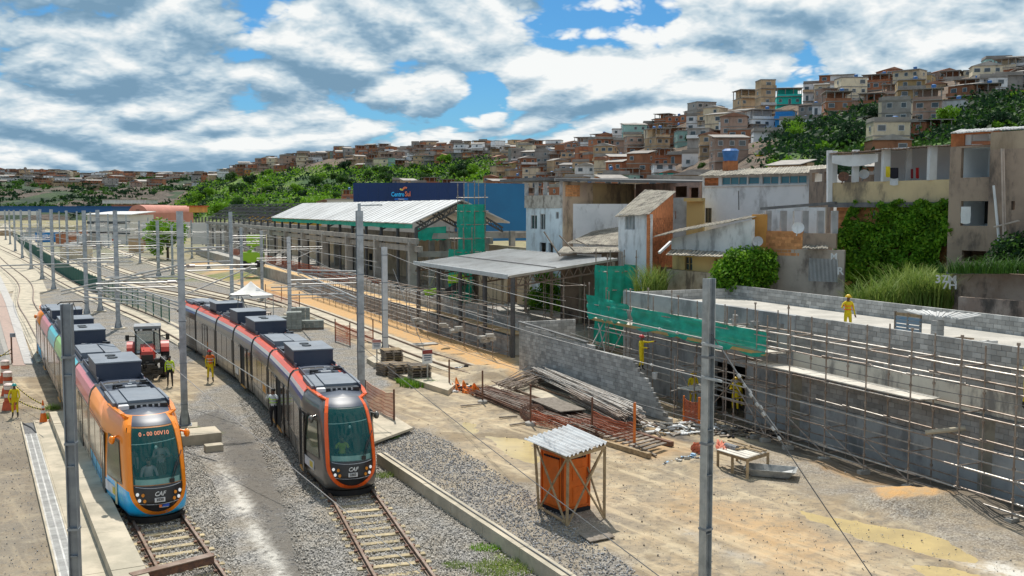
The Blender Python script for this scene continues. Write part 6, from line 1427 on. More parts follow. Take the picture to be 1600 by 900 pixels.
def front_kit(cab, S_):
    O, I = rimpts(.90, .86, 3.08), rimpts(.785, .725, 3.08)
    for sx in (-1, 1):
        q = [onS(sx * .80, 3.05), Vector((sx * .86, 1.95, 3.14)), Vector((sx * .97, 3.0, 3.145)), Vector((sx * 1.03, 4.12, 3.12))]; mb = MB()
        for a, b in zip(q[:-1], q[1:]): mb.beam(a - (b - a) * .03, b, .15, .05)
        mb.build('roof_edge_band', S_['rim'], cab, local=True); mb = MB(); n = len(O)
    ring = [[onS(*O[i], 0), onS(*O[i], .045), onS(*I[i], .045), onS(*I[i], 0)] for i in range(n)]
    mb.v = [tuple(p) for r in ring for p in r]; mb.f = [(i * 4 + k, (i + 1) * 4 + k, (i + 1) * 4 + k + 1, i * 4 + k + 1) for i in range(n - 1) for k in range(3)]; mb.m = [0] * len(mb.f)
    mb.build('front_rim', S_['rim'], cab, local=True, smooth_=False)
    hw_ = lambda h: (.79 - .10 * ((h - 1.2) / 1.8) ** 2) if h >= 1.2 else .79 * math.sqrt(max(0, 1 - ((1.2 - h) / .725) ** 2))
    patch([(-hw_(h), hw_(h), h) for h in np.linspace(1.25, 2.86, 14)], .012, 'windscreen', tealglass, cab)
    patch([(-hw_(h), hw_(h), h) for h in (2.86, 2.91, 2.97, 3.03, 3.09)], .016, 'brow', roofd, cab)
    patch([(-hw_(h), hw_(h), h) for h in [.4755 + (1.275 - .4755) * (k / 16) ** 1.3 for k in range(17)]], .016, 'front_panel', blk, cab)
    for hh in (1.22, .74):
        mb = MB(); mb.tube([onS(x, hh + .10 * (x ** 2) - (.02), .022) for x in np.linspace(-.72, .72, 15)], .009, 4); mb.build('trim_line', chrome, cab, local=True)
    lw, lo_ = mat('headlight_white', (.85, .87, .88), None, .2, emit=(1, 1, 1, .25)), mat('headlight_orange', (.85, .30, .03), None, .3)
    for sx in (-1, 1):
        for dx, dh, m in ((.67, 1.04, lw), (.51, 1.02, lo_), (.62, .87, lw), (.465, .85, lo_)):
            c = onS(sx * dx, dh, .018); nrm = Vector((sx * .45, -.9, 0)).normalized(); mb = MB(); mb.cyl(c, c + nrm * .03, .052, 12); mb.build('headlight', m, cab, local=True)
    def tx(s, size, x, h, m, e=.035, shear=0): return text(s, size, Matrix.Translation(onS(x, h, e)) @ Matrix.Rotation(math.pi / 2 + (0.05 if h < 1.3 else -.6), 4, 'X'), m, parent=cab, ext=.004, shear=shear)
    tx('CAF', .19, 0, 1.03, whitep, shear=.3); c = onS(0, .86, .03); pl = pbox('number_plate', c, (.34, .015, .13), 0, mat('plate_white', (.7, .7, .7), None, .5), cab, world=False); tx(S_['num'], .12, 0, .86, blk, e=.05)
    if S_.get('dest'):
        c = onS(0, 2.68, 0); text(S_['dest'], .19, Matrix.Translation(onS(0, 2.66, .03)) @ Matrix.Rotation(math.pi / 2 - .62, 4, 'X'), mat('led_text', (.9, .35, .2), None, .5, emit=(1, .35, .2, .25)), parent=cab, ext=.003)
        mb = MB(); mb.box(onS(.02, .665, .02), (.09, .02, .09)); mb.box(onS(.2, .67, .02), (.22, .02, .08), mi=1); mb.box(onS(.14, .612, .02), (.3, .02, .015), mi=2); mb.build('emblem', [mat('emblem_orange', (.8, .2, .06), None, .5), mat('emblem_blue', (.03, .10, .5), None, .5), whitep], cab, local=True)
    # wiper, lamp dot, mirrors
    mb = MB(); mb.box(onS(.42, 1.36, .04), (.16, .05, .12)); mb.tube([onS(.45, 1.38, .05), onS(.72, 1.85, .05)], .014, 4); mb.tube([onS(.40, 1.38, .05), onS(.60, 1.85, .05)], .014, 4); mb.tube([onS(.5, 1.6, .05), onS(.84, 2.1, .05)], .02, 4); mb.build('wiper', blk, cab, local=True)
    mb = MB(); mb.tube([onS(x, 2.42 + .05 * x, -.02) for x in np.linspace(-.8, .85, 9)], .012, 4); c = onS(.02, 2.30, -.03); mb.cyl(c, c + Vector((0, -.03, 0)), .05, 10); mb.build('sun_blind_rail', mat('pale_teal_trim', (.35, .6, .58), None, .4), cab, local=True)
    for sx in (-1, 1):
        mb = MB(); mb.ball((sx * 1.26, 1.75, 2.42), (.11, .15, .13), n=10, q=6); mb.tube([(sx * 1.05, 1.9, 2.5), (sx * 1.26, 1.8, 2.45)], .04, 5); mb.build('mirror_pod', S_['pod'], cab, local=True, smooth_=True)
        # cab side window
        q = [(1.05, 1.18), (3.0, 1.10), (3.0, 2.42), (1.60, 2.42)]; 
        def side(y, h, e):
            W_ = px_at(h); yy = y - y0(h) - .42; w_ = (.95 + .375 * (1 - (1 - min(max(yy / 2.9, 0), 1)) ** 1.2)) * W_ / 1.325; return Vector((sx * (w_ + e), y, h))
        mb = MB(); g = 8
        for e, (sc2, mi_) in ((.012, (1.0, 0)), (.022, (.90, 1))):
            vs = []; cy, ch = 2.05, 1.75
            for j in range(g + 1):
                for i in range(g + 1):
                    u, v = i / g, j / g; y = (q[0][0] * (1 - u) + q[1][0] * u) * (1 - v) + (q[3][0] * (1 - u) + q[2][0] * u) * v; h = (q[0][1] * (1 - u) + q[1][1] * u) * (1 - v) + (q[3][1] * (1 - u) + q[2][1] * u) * v
                    vs.append(side(cy + (y - cy) * sc2, ch + (h - ch) * sc2, e))
            mb.add(vs, [(j * (g + 1) + i, j * (g + 1) + i + 1, (j + 1) * (g + 1) + i + 1, (j + 1) * (g + 1) + i)[::sx] for j in range(g) for i in range(g)], mi_)
        mb.build('cab_window', [blk, S_['cabglass']], cab, local=True, smooth_=True)
    # bumper skirt and driver's desk
    mb = MB(); vs = [];
    for h, k in ((.10, .93), (.30, .97)):
        for x in np.linspace(-.98, .98, 17): vs.append((x * k, Sf(x, .5) + (.10 if h < .2 else .02) + .05, h))
    mb.add(vs, [(i, i + 1, i + 18, i + 17) for i in range(16)]); mb.box((0, 2.1, .2), (1.8, 2.4, .2)); mb.build('front_skirt', dark, cab, local=True)
    mb = MB(); mb.box((0, 1.3, .95), (1.6, .7, .5)); mb.box((0, 3.25, 1.55), (1.9, .06, 2.3)); mb.box((0, 2.3, .5), (1.8, 2.0, .05)); mb.build('drivers_desk', mat('teal_desk', (.05, .20, .19), None, .6), cab, local=True); patch([(-.74, .74, h) for h in (1.27, 1.36, 1.45)], -.03, 'dashboard', mat('pale_dash', (.42, .66, .58), None, .6), cab)
LENS = [8.4, 6.6, 5.4, 5.8, 5.4, 6.6, 8.2]
def roofkit(car, L, kind):
    def bx(nm, y, w_, l_, h0, h1, m, x=0): pbox(nm, (x, y, (h0 + h1) / 2), (w_, l_, h1 - h0), 0, m, car, world=False)
    mb = MB()
    for sx in (-1, 1): mb.beam((sx * .88, .4 if 'cab' not in kind else 2.9, 3.22), (sx * .88, L - .4, 3.22), .04, .16)
    mb.build('roof_rail', roofd, car, local=True)
    if kind == 'cab':
        bx('roof_panel', 4.6, 1.15, 2.6, 3.12, 3.31, roofg, .1); bx('roof_panel', 4.6, .50, 2.6, 3.12, 3.27, roofg, -.75); bx('roof_panel', 4.7, .30, 2.2, 3.12, 3.27, roofg, .86); bx('vent_box', 3.0, 1.3, .4, 3.1, 3.24, blk, .15); bx('lamp_box', 2.95, .36, .3, 3.1, 3.24, whitep, -.70)
        for q in range(5): bx('fin', 2.78, .06, .1, 3.15, 3.23, chrome, -.3 + q * .2)
        clut(car, 6.2, 8.0)
    elif kind == 'big':
        bx('cooling_unit', 2.4, 1.8, 2.8, 3.15, 3.72, roofd); bx('unit_lid', 2.4, 1.86, 2.86, 3.72, 3.77, roofg)
        [MB().cyl((-.1, q, 3.77), (-.1, q, 3.81), .22, 14).build('fan', blk, car, local=True) for q in (2.2, 2.9)]; clut(car, 4.1, L - .4)
    elif kind == 'flat': bx('roof_panel', L * .45, 1.0, L * .55, 3.12, 3.38, roofg, -.35); bx('roof_panel', L * .45, .7, L * .55, 3.12, 3.34, roofg, .6); clut(car, L * .75, L - .3)
    elif kind == 'panto':
        bx('cooling_unit', 1.7, 1.8, 2.2, 3.15, 3.75, roofd); bx('unit_lid', 1.7, 1.85, 2.25, 3.75, 3.79, roofg); clut(car, 3.0, L - .3)
        mb = MB(); mb.tube([(-.35, 4.4, 3.3), (-.35, 3.1, 3.6), (-.1, 3.9, 4.35)], .035, 5); mb.tube([(.35, 4.4, 3.3), (.35, 3.1, 3.6), (.1, 3.9, 4.35)], .035, 5); mb.tube([(-.8, 3.9, 4.30), (-.6, 3.9, 4.42), (.6, 3.9, 4.42), (.8, 3.9, 4.30)], .03, 5); mb.tube([(-.6, 4.1, 4.40), (.6, 4.1, 4.40)], .03, 5); mb.box((0, 4.3, 3.25), (1.1, 1.0, .12)); mb.build('pantograph', blk, car, local=True)
    else: bx('cooling_unit', 2.6, 1.8, 2.0, 3.15, 3.7, roofd); bx('unit_lid', 2.6, 1.85, 2.05, 3.7, 3.74, roofg); bx('roof_panel', 4.9, 1.7, 1.8, 3.12, 3.36, roofg); clut(car, .4, 1.4)
def clut(car, a, b):
    mb = MB(); g = random.Random(int(a * 100) + int(b * 10))
    for q in range(int((b - a) * 9)):
        y = g.uniform(a, b); x = g.uniform(-.8, .8)
        if g.random() < .5: mb.box((x, y, 3.22 + g.uniform(0, .06)), (g.uniform(.1, .5), g.uniform(.06, .3), g.uniform(.06, .2)), mi=g.choice((0, 0, 1, 2)))
        else: mb.tube([(x, y, 3.25), (x + g.uniform(-.6, .6), y + g.uniform(-.5, .5), 3.27)], .025, 4, mi=g.choice((0, 1, 2)))
    tag(mb.build('roof_pipework', [blk, roofg, chrome], car, local=True), kind='stuff')
def build_tram(label, spos, S_, layout):
    p0, d0 = spos(0); t = thing('tram', label, 'tram', p0); s = 0
    for k, L in enumerate(LENS):
        a, _ = spos(s); b, _ = spos(s + L); dr = (b - a).normalized(); rz = math.atan2(dr.y, dr.x) - math.pi / 2; c = S_['cars'][k]; rear = k == 6
        M_ = Matrix.Translation(a - p0) @ Matrix.Rotation(rz, 4, 'Z')
        if rear: M_ = Matrix.Translation(b - p0) @ Matrix.Rotation(rz + math.pi, 4, 'Z')
        M_ = M_ @ Matrix.Diagonal((.93, 1, 1.07, 1)); me = cab_shell(L, *c) if k in (0, 6) else module_shell(L, *c)
        car = link('car_body', me, t, M_)
        if k in (0, 6): front_kit(car, S_)
        roofkit(car, L, ('cab', 'big', 'flat', 'big', 'panto', 'small', 'cab')[k])
        if k < 6:
            mb = MB(); pts = [(-x * .965, h * .985 + .03) for x, h in PROF] + [(x * .965, h * .985 + .03) for x, h in PROF[-2::-1]]
            b2, _ = spos(s + L)
            mb.v = [(x, y, h) for y in (-.24, -.12, 0, .12, .24) for x, h in [((q[0]) * (1 if y in (-.24, 0, .24) else 1.02), q[1]) for q in pts]]; n = len(pts)
            mb.f = [(j * n + i, (j + 1) * n + i, (j + 1) * n + i + 1, j * n + i + 1) for j in range(4) for i in range(n - 1)]; mb.m = [0] * len(mb.f)
            link('bellows', mb.mesh('bellows', dark), t, Matrix.Translation(b2 - p0) @ Matrix.Rotation(rz, 4, 'Z') @ Matrix.Diagonal((.93, 1, 1.07, 1)))
        # windows and doors on both sides
        lay = layout[k]
        for sx in (-1, 1):
            for kind, y0_, y1_ in lay:
                if rear or sx == 1: pass
                if kind == 'w':
                    mb = MB(); mb.box((sx * 1.328, (y0_ + y1_) / 2, 1.68), (.02, y1_ - y0_, 1.26)); mb.build('side_window', S_['glass'], car, local=True)
                    mb = MB(); nn_ = max(1, int((y1_ - y0_) / 1.5))
                    for q in range(nn_ + 1): mb.box((sx * 1.342, y0_ + (y1_ - y0_) * q / nn_, 1.68), (.012, .035, 1.26))
                    mb.build('window_bar', S_['bar'], car, local=True)
                elif kind in 'do':
                    mb = MB()
                    for q in (0, 1):
                        off = 0 if kind == 'd' else (-(y1_ - y0_) * .42 if q == 0 else (y1_ - y0_) * .42); yc = y0_ + (y1_ - y0_) * (.25 + .5 * q) + off; w_ = (y1_ - y0_) / 2 - .05
                        mb.box((sx * (1.332 + (.03 if kind == 'o' else 0)), yc, 1.36), (.025, w_, 1.96), mi=0); mb.box((sx * (1.347 + (.03 if kind == 'o' else 0)), yc, 1.50), (.012, w_ - .18, 1.5), mi=1)
                    if kind == 'o': mb.box((sx * 1.331, (y0_ + y1_) / 2, 1.36), (.012, (y1_ - y0_) * .9, 1.95), mi=2)
                    mb.build('door', [blk, glassd, darkm], car, local=True)
                    mb = MB(); mb.box((sx * 1.345, (y0_ + y1_) / 2, .33), (.08, y1_ - y0_ - .1, .06)); mb.build('door_step', mat('step_orange', (.65, .33, .08), None, .6), car, local=True)
            if S_.get('stripes'):
                for nm, h0, h1, m in S_['stripes']:
                    mb = MB(); ya, yb = (.24, L - .24) if k not in (0, 6) else (4.1, L - .24)
                    x0_, x1_ = px_at(h0) + .006, px_at(h1) + .006; mb.hexa([(sx * x0_, ya, h0), (sx * x0_, yb, h0), (sx * (x0_ - .03), yb, h0), (sx * (x0_ - .03), ya, h0)], [(sx * x1_, ya + (.1 if k in (0, 6) else 0), h1), (sx * x1_, yb, h1), (sx * (x1_ - .03), yb, h1), (sx * (x1_ - .03), ya, h1)])
                    mb.build(nm, m, car, local=True)
            if S_.get('badge') and k in S_['badge']:
                for y_, h_, w__, hh_, m in S_['badge'][k]: mb = MB(); tt_ = min(1, max(0, (y_ - y0(h_) - .42) / 2.9)); bx_ = 1.336 if k else .967 + .375 * (1 - (1 - tt_) ** 1.2); mb.box((sx * bx_, y_, h_), (.016, w__, hh_), rz=0 if k else -sx * .14); mb.build('sticker', m, car, local=True)
        mb = MB()
        for sx in (-1, 1):
            for h_ in (.62, .985, 2.40): mb.box((sx * 1.328, (L + (3.2 if k in (0, 6) else 0)) / 2, h_), (.012, L - .5 - (3.2 if k in (0, 6) else 0), .014))
            for y_ in np.arange(3.4 if k in (0, 6) else .5, L - .3, 1.35): mb.box((sx * 1.328, y_, .66), (.012, .012, .62))
        mb.build('panel_seam', blk, car, local=True); mb = MB()
        for y_ in ((L * .5,) if k in (1, 3, 5) else (L * .5 + (1.0 if k == 0 else 0),)): mb.box((0, y_, .26), (2.1, L * .6, .36))
        mb.build('underframe', dark, car, local=True)
        s += L
    return t
def lowart(name, base, c2_, c3_):
    m = bpy.data.materials.new(name); m.use_nodes = True; nt = m.node_tree; b = nt.nodes['Principled BSDF']; tc = nd(nt, 'ShaderNodeTexCoord')
    mp = nd(nt, 'ShaderNodeMapping'); mp.inputs['Scale'].default_value = (1, 1.6, 1.6); nt.links.new(tc.outputs['Object'], mp.inputs[0])
    v = nd(nt, 'ShaderNodeTexBrick'); v.inputs['Scale'].default_value = 1.0; v.inputs['Mortar Size'].default_value = .04; v.inputs['Brick Width'].default_value = .45; v.inputs['Row Height'].default_value = .33
    sw = nd(nt, 'ShaderNodeSeparateXYZ'); nt.links.new(mp.outputs[0], sw.inputs[0]); cb = nd(nt, 'ShaderNodeCombineXYZ'); nt.links.new(sw.outputs[1], cb.inputs[0]); nt.links.new(sw.outputs[2], cb.inputs[1]); nt.links.new(cb.outputs[0], v.inputs[0])
    v.inputs['Color1'].default_value = (*c2_, 1); v.inputs['Color2'].default_value = (*c3_, 1); v.inputs['Mortar'].default_value = (*base, 1)
    n = nd(nt, 'ShaderNodeTexNoise'); n.inputs['Scale'].default_value = 1.1; nt.links.new(tc.outputs['Object'], n.inputs[0])
    c = mixc(nt, smooth(nt, n.outputs['Fac'], .50, .56), base, v.outputs['Color']); nt.links.new(c, b.inputs['Base Color']); b.inputs['Roughness'].default_value = .35; b.inputs['Coat Weight'].default_value = .3
    return m
art = lowart('skyline_print', (.70, .56, .42), (.55, .28, .18), (.80, .72, .60)); artb = lowart('sea_print', (.01, .48, .92), (.08, .66, .86), (.01, .36, .86))
orp, pkp, tqp, gnp = paint('tram_orange', (.93, .27, .01)), paint('tram_pink', (.80, .20, .22)), paint('tram_turquoise', (.04, .60, .68)), paint('tram_green', (.30, .62, .10))
beip = paint('tram_beige', (.60, .46, .33)); beid = mat('tram_beige_band', (.46, .36, .28), (.62, .52, .40), .35, sc_=1.2)
rf0 = roofd
S1 = {'cars': [(artb, orp, orp, rf0), (art, beid, pkp, rf0), (art, beid, tqp, rf0), (art, beid, gnp, rf0), (art, beid, tqp, rf0), (art, beid, pkp, rf0), (artb, beid, orp, rf0)], 'rim': paint('rim_orange', (.92, .26, .01), rough=.3), 'pod': orp, 'glass': glassb, 'bar': beip, 'num': '3030', 'dest': '0 - 00 00V10',
      'cabglass': mat('olive_reflection_glass', (.09, .12, .05), (.04, .045, .03), .12, sc_=1.2, spec=.35), 'badge': {0: [(2.55, .80, 1.15, .30, mat('sticker_white', (.72, .72, .75), None, .5)), (2.05, .80, .30, .2, mat('sticker_yellow', (.75, .6, .08), None, .5)), (2.9, .82, .3, .2, mat('sticker_dark', (.25, .15, .2), None, .5)), (1.75, .80, .2, .7, mat('print_sand', (.72, .66, .40), None, .5))]}}  # cab glass: green reflections painted in as an olive tint
gy = mat('tram_graphite', (.16, .15, .135), (.11, .105, .10), .3, sc_=.7, coat=.4, metal=.3); gyb = mat('tram_graphite_band', (.10, .095, .085), (.17, .155, .135), .25, sc_=.6, coat=.4, metal=.2); blp = paint('stripe_blue', (.03, .06, .28))
S2 = {'cars': [(gy, gyb, gy, rf0)] * 7, 'rim': paint('rim_red_orange', (.88, .12, .01), rough=.3), 'pod': gy, 'glass': glassb, 'bar': blk, 'num': '3303', 'cabglass': mat('dark_green_glass', (.04, .07, .05), (.10, .13, .07), .08, sc_=1.5, spec=.8),
      'stripes': [('red_stripe', 2.967, 3.098, paint('stripe_red', (.85, .12, .05))), ('red_stripe', 3.10, 3.127, paint('stripe_red', (.85, .12, .05))), ('white_stripe', 2.82, 2.965, paint('stripe_white', (.75, .75, .75))), ('blue_stripe', 2.67, 2.81, blp)],
      'badge': {0: [(2.45, .82, 1.25, .30, mat('sticker_white')), (2.15, .82, .4, .2, mat('sticker_yellow')), (2.8, .82, .3, .2, mat('sticker_dark'))], 2: [(1.2, 1.2, .9, .32, mat('sticker_orange', (.85, .35, .03), None, .5))], 5: [(3.0, 1.2, .9, .32, mat('sticker_orange'))], 3: [(4.6, .85, 1.0, .35, mat('sticker_white'))]}}
LAY1 = [[('d', 3.3, 4.3), ('w', 4.5, 8.1)], [('w', .4, 2.4), ('d', 2.6, 4.1), ('w', 4.3, 6.2)], [('w', .4, 5.0)], [('w', .4, 1.9), ('d', 2.1, 3.6), ('w', 3.8, 5.4)], [('w', .4, 5.0)], [('w', .4, 2.4), ('d', 2.6, 4.1), ('w', 4.3, 6.2)], [('w', 4.5, 8.0), ('d', 3.3, 4.3)]]
LAY2 = [[('o', 3.4, 4.3), ('w', 4.7, 8.1)], [('w', .4, 1.5), ('o', 1.9, 3.5), ('d', 3.9, 5.2), ('w', 5.4, 6.2)], [('w', .4, 5.0)], [('w', .4, 1.4), ('o', 1.8, 3.2), ('w', 3.6, 5.4)], [('w', .4, 5.0)], [('w', .4, 2.4), ('d', 2.6, 4.1), ('w', 4.3, 6.2)], [('w', 4.5, 8.0), ('d', 3.3, 4.3)]]
def path_of(cv, start):
    pts = curve([(c.x, c.y) for c in cv], .25) if False else cv
    def f(s):
        # walk from start
        d = 0; i = 0
        best = min(range(len(pts) - 1), key=lambda q: (pts[q] - start).length); p = start; i = best + 1
        if (pts[i] - start).dot(pts[i] - pts[i - 1]) < 0: i += 1
        rem = s
        while True:
            seg = (pts[i] - p).length
            if seg >= rem or i >= len(pts) - 1: dr = (pts[i] - p).normalized(); return p + dr * rem + Vector((0, 0, -.02)), dr
            rem -= seg; p = pts[i]; i += 1
    return f
tr1 = build_tram('tram with orange, pink and turquoise cars, standing at the left', path_of(cv1, Vector((-11.04, 31.5, 0))), S1, LAY1)
tr2 = build_tram('dark grey tram with a red, white and blue roof stripe and open doors', path_of(cv2, Vector((-5.45, 34.5, 0))), S2, LAY2)
# ------------------------------------------------------------------ people
def person(label, loc, rz, cols, pose='stand', h=1.72, hat=None, vest=None, bag=None, cat='person', sit=False, half=False):
    """cols: skin, top, sleeves, trousers, boots.  One skinned body, clothing bands and hat as children"""
    k = h / 1.72; V = []; E = []; Rr = []; G = []
    def v(p, r, g): V.append(Vector(p) * k); Rr.append(r * k); G.append(g); return len(V) - 1
    def e(a, b): E.append((a, b)); return b
    pel = v((0, 0, .95), .125, 3); wa = e(pel, v((0, 0, 1.08), .115, 1)); ch = e(wa, v((0, .01, 1.28), .135, 1)); ub_ = e(ch, v((0, .01, 1.42), .11, 1)); nk = e(ub_, v((0, 0, 1.50), .052, 0)); hd = e(nk, v((0, -.01, 1.59), .085, 0)); tp = e(hd, v((0, 0, 1.68), .085, 0)); e(hd, v((0, -.105, 1.60), .016, 0))
    A_ = {'stand': ((-.24, -.02, 1.14), (-.22, -.12, .90), (.24, -.02, 1.14), (.22, -.12, .90)), 'akimbo': ((-.34, .02, 1.18), (-.20, -.08, 1.0), (.34, .02, 1.18), (.22, -.08, 1.0)), 'reach': ((-.26, -.08, 1.18), (-.12, -.3, 1.15), (.34, -.2, 1.36), (.52, -.42, 1.40)), 'hold': ((-.26, -.03, 1.18), (-.06, -.26, 1.28), (.27, -.03, 1.16), (.1, -.24, 1.2)), 'face': ((-.3, -.12, 1.28), (-.10, -.24, 1.52), (.3, -.12, 1.28), (.12, -.24, 1.5)), 'desk': ((-.26, -.12, 1.16), (-.2, -.38, 1.10), (.26, -.12, 1.16), (.2, -.38, 1.10)), 'bend': ((-.26, -.2, 1.1), (-.15, -.35, .85), (.26, -.2, 1.1), (.15, -.35, .85)), 'pole': ((-.3, -.05, 1.2), (-.36, -.3, 1.32), (.26, 0, 1.12), (.25, -.15, .92))}[pose]
    for sx, (el, wr) in ((-1, A_[:2]), (1, A_[2:])):
        sh = e(ub_, v((sx * .185, .0, 1.405), .062, 1)); l = e(sh, v(el, .044, 2)); w_ = e(l, v(wr, .030, 2)); dd = (Vector(wr) - Vector(el)).normalized(); hn = e(w_, v(Vector(wr) + dd * .06, .032, 0)); sdv = dd.cross(Vector((0, 1, .2))).normalized()
        for q in range(4):
            f1 = e(hn, v(Vector(wr) + dd * (.105 + .004 * (q in (1, 2))) + sdv * (q - 1.5) * .019, .010, 0)); e(f1, v(Vector(wr) + dd * .145 + sdv * (q - 1.5) * .02 + Vector((0, -.012, -.01)), .008, 0))
        e(w_, v(Vector(wr) + dd * .065 - sdv * .05, .010, 0))
        stp = .07 if sx < 0 else -.04
        hp = e(pel, v((sx * .095, 0, .88), .092, 3)); kn = e(hp, v((sx * .115, -.03 + stp * .3, .49), .060, 3)); an = e(kn, v((sx * .125, .02 + stp, .10), .042, 4)); e(an, v((sx * .14, -.13 + stp, .045), .040, 4))
    me = bpy.data.meshes.new('body'); me.from_pydata(V, E, []); o = bpy.data.objects.new('body', me); col.objects.link(o)
    m = o.modifiers.new('s', 'SKIN'); m.use_smooth_shade = True
    for i, sv_ in enumerate(me.skin_vertices[0].data): sv_.radius = (Rr[i] * (1.25 if G[i] in (1, 3) and abs(V[i].x) < .02 else 1), Rr[i]); sv_.use_root = i == 0
    o.modifiers.new('u', 'SUBSURF').levels = 1
    bpy.context.view_layer.update(); dg = bpy.context.evaluated_depsgraph_get(); m2_ = bpy.data.meshes.new_from_object(o.evaluated_get(dg)); bpy.data.objects.remove(o)
    m2_.materials.clear()
    for c in cols: m2_.materials.append(c)
    VA = np.array([tuple(p) for p in V]); mi = []
    mids = [((V[a] + V[b]) / 2, G[b] if G[b] != 0 else G[b], a, b) for a, b in E]
    for p in m2_.polygons:
        c = p.center; best = 9; g = 0
        for a, b in E:
            ab = V[b] - V[a]; t_ = max(0, min(1, (c - V[a]).dot(ab) / max(ab.length_squared, 1e-9))); d_ = (c - V[a] - ab * t_).length
            if d_ < best: best = d_; g = G[b] if t_ > .5 else G[a]
        mi.append(min(g, len(cols) - 1))
    m2_.polygons.foreach_set('material_index', mi); m2_.polygons.foreach_set('use_smooth', [True] * len(mi))
    t = thing('person', label, cat, loc, rz, None); link('body', m2_, t)
    if hat:
        mb = MB(); c = Vector((0, .0, 1.665)) * k; vs = [c + Vector((.118 * k * math.sin(a_) * math.cos(b_), .135 * k * math.sin(a_) * math.sin(b_), .115 * k * math.cos(a_))) for a_ in np.linspace(0, 1.6, 5) for b_ in np.linspace(0, 2 * math.pi, 13)[:-1]]
        mb.add(vs, [(i * 12 + q, (i + 1) * 12 + q, (i + 1) * 12 + (q + 1) % 12, i * 12 + (q + 1) % 12) for i in range(4) for q in range(12)]); mb.lathe(c + Vector((0, -.02, -.01)), [(.10, 0), (.155 * k, 0), (.155 * k, .012)], 12); mb.build('helmet', hat, t, local=True, smooth_=True)
    else:
        mb = MB(); mb.ball(Vector((0, .018, 1.675)) * k, (.088 * k, .10 * k, .085 * k), n=10, q=6); mb.build('hair', dark, t, local=True, smooth_=True)
    mb = MB()
    for sx in (-1, 1): mb.ball(Vector((sx * .034, -.093, 1.625)) * k, .011, n=6, q=4)
    mb.box(Vector((0, -.094, 1.56)) * k, (.05, .012, .01)); mb.build('face', dark, t, local=True)
    if vest:
        for hh, rr in ((1.13, .15), (1.28, .17)): mb = MB(); mb.tube([Vector((rr * 1.12 * math.cos(a_), rr * .92 * math.sin(a_), hh)) * k for a_ in np.linspace(0, 2 * math.pi, 15)], .018, 4); mb.build('reflective_band', vest, t, local=True)
    return t
skin_ = mat('skin_brown', (.20, .10, .06), None, .6); skinl = mat('skin_light', (.38, .22, .15), None, .6); yelc = mat('yellow_workwear', (.72, .55, .01), (.62, .46, .01), .85, sc_=6); yvest = mat('lime_jacket', (.55, .72, .03), (.45, .6, .03), .8, sc_=6); orv = mat('orange_vest', (.85, .18, .03), None, .8); blkc = mat('black_cloth', (.02, .02, .025), None, .9); boot = mat('dark_boot', (.03, .025, .02), None, .8); whitec = mat('white_shirt', (.70, .75, .78), None, .85)
gr_ = lambda px, py, z=0: tuple(P(px, py, z))
yh = mat('yellow_helmet', (.80, .50, .01), None, .35); rh = mat('red_helmet', (.5, .03, .03), None, .35); th = mat('teal_helmet', (.03, .35, .33), None, .35); silver = mat('reflective_silver', (.75, .75, .70), None, .4)
person('man in lime jacket and black trousers standing by the tractor', gr_(266, 604), .25, [skin_, yvest, yvest, blkc, boot], 'stand', vest=silver)
person('worker in orange vest and yellow trousers beside the dark tram', gr_(329, 597), .45, [skin_, orv, yelc, yelc, boot], 'stand', 1.85, hat=rh, vest=silver)
person('man in white shirt taking a photo in the open tram door', gr_(428, 668, .35), -.3, [skin_, whitec, whitec, blkc, boot], 'face', vest=mat('lime_band', (.5, .8, .05), None, .6))
person('worker with teal helmet crouching behind the orange barriers', gr_(24, 652), .3, [skin_, yelc, yelc, yelc, boot], 'bend', 1.6, hat=th)
person('yellow clad worker with red helmet laying blocks on the stepped wall', tuple(A(1002, 579, 50.6)), 1.1, [skin_, yelc, yelc, yelc, boot], 'reach', 1.75, hat=rh)
person('worker in yellow standing just left of the near mast in the door opening', tuple(W(8.4, .9, .25)), .2, [skin_, yelc, yelc, yelc, boot], 'stand', 1.75, hat=yh)
person('worker in yellow bending in the dark doorway right of the near mast', tuple(W(11.3, .5, .45)), -.5, [skin_, yelc, yelc, yelc, boot], 'hold', 1.7, hat=yh)
person('worker in yellow half hidden deep in the dark doorway', tuple(W(10.4, -.4, .35)), .5, [skin_, yelc, yelc, yelc, boot], 'bend', 1.65, hat=yh)
person('worker with yellow helmet standing on the roof slab in yellow overalls', tuple(A(1324, 524, 42.3)), .1, [skin_, yelc, yelc, yelc, boot], 'pole', 1.66, hat=yh, vest=orv)
person('worker in yellow stooping at the right edge on the roof slab', tuple(A(1606, 640, 32.9)), .3, [skin_, yelc, yelc, yelc, boot], 'bend', 1.7, hat=yh)
def aboard(tr, label, x, y, z, cols, pose, h=1.7, hat=None, vest=None, rz=0):
    b = tr.children[0]; M_ = tr.matrix_basis @ [c for c in tr.children if c.name.startswith('car_body')][0].matrix_local; p = M_ @ Vector((x, y, z)); person(label, tuple(p), M_.to_euler().z + rz, cols, pose, h, hat, vest)
aboard(tr1, 'driver in pale blue shirt seated behind the windscreen of the colourful tram', -.05, 1.9, .10, [skinl, whitec, whitec, blkc, boot], 'desk', 1.72)
aboard(tr1, 'tall man in white shirt standing behind the driver of the colourful tram', .48, 2.5, .5, [skin_, whitec, whitec, blkc, boot], 'hold', 1.72)
aboard(tr1, 'dim passenger at the left of the driver in the colourful tram', -.55, 2.7, .45, [skin_, mat('grey_shirt', (.3, .35, .38), None, .8), whitec, blkc, boot], 'stand', 1.7)
aboard(tr2, 'driver in lime vest behind the windscreen of the dark tram', -.05, 2.0, .15, [skin_, yvest, blkc, blkc, boot], 'desk', 1.7)
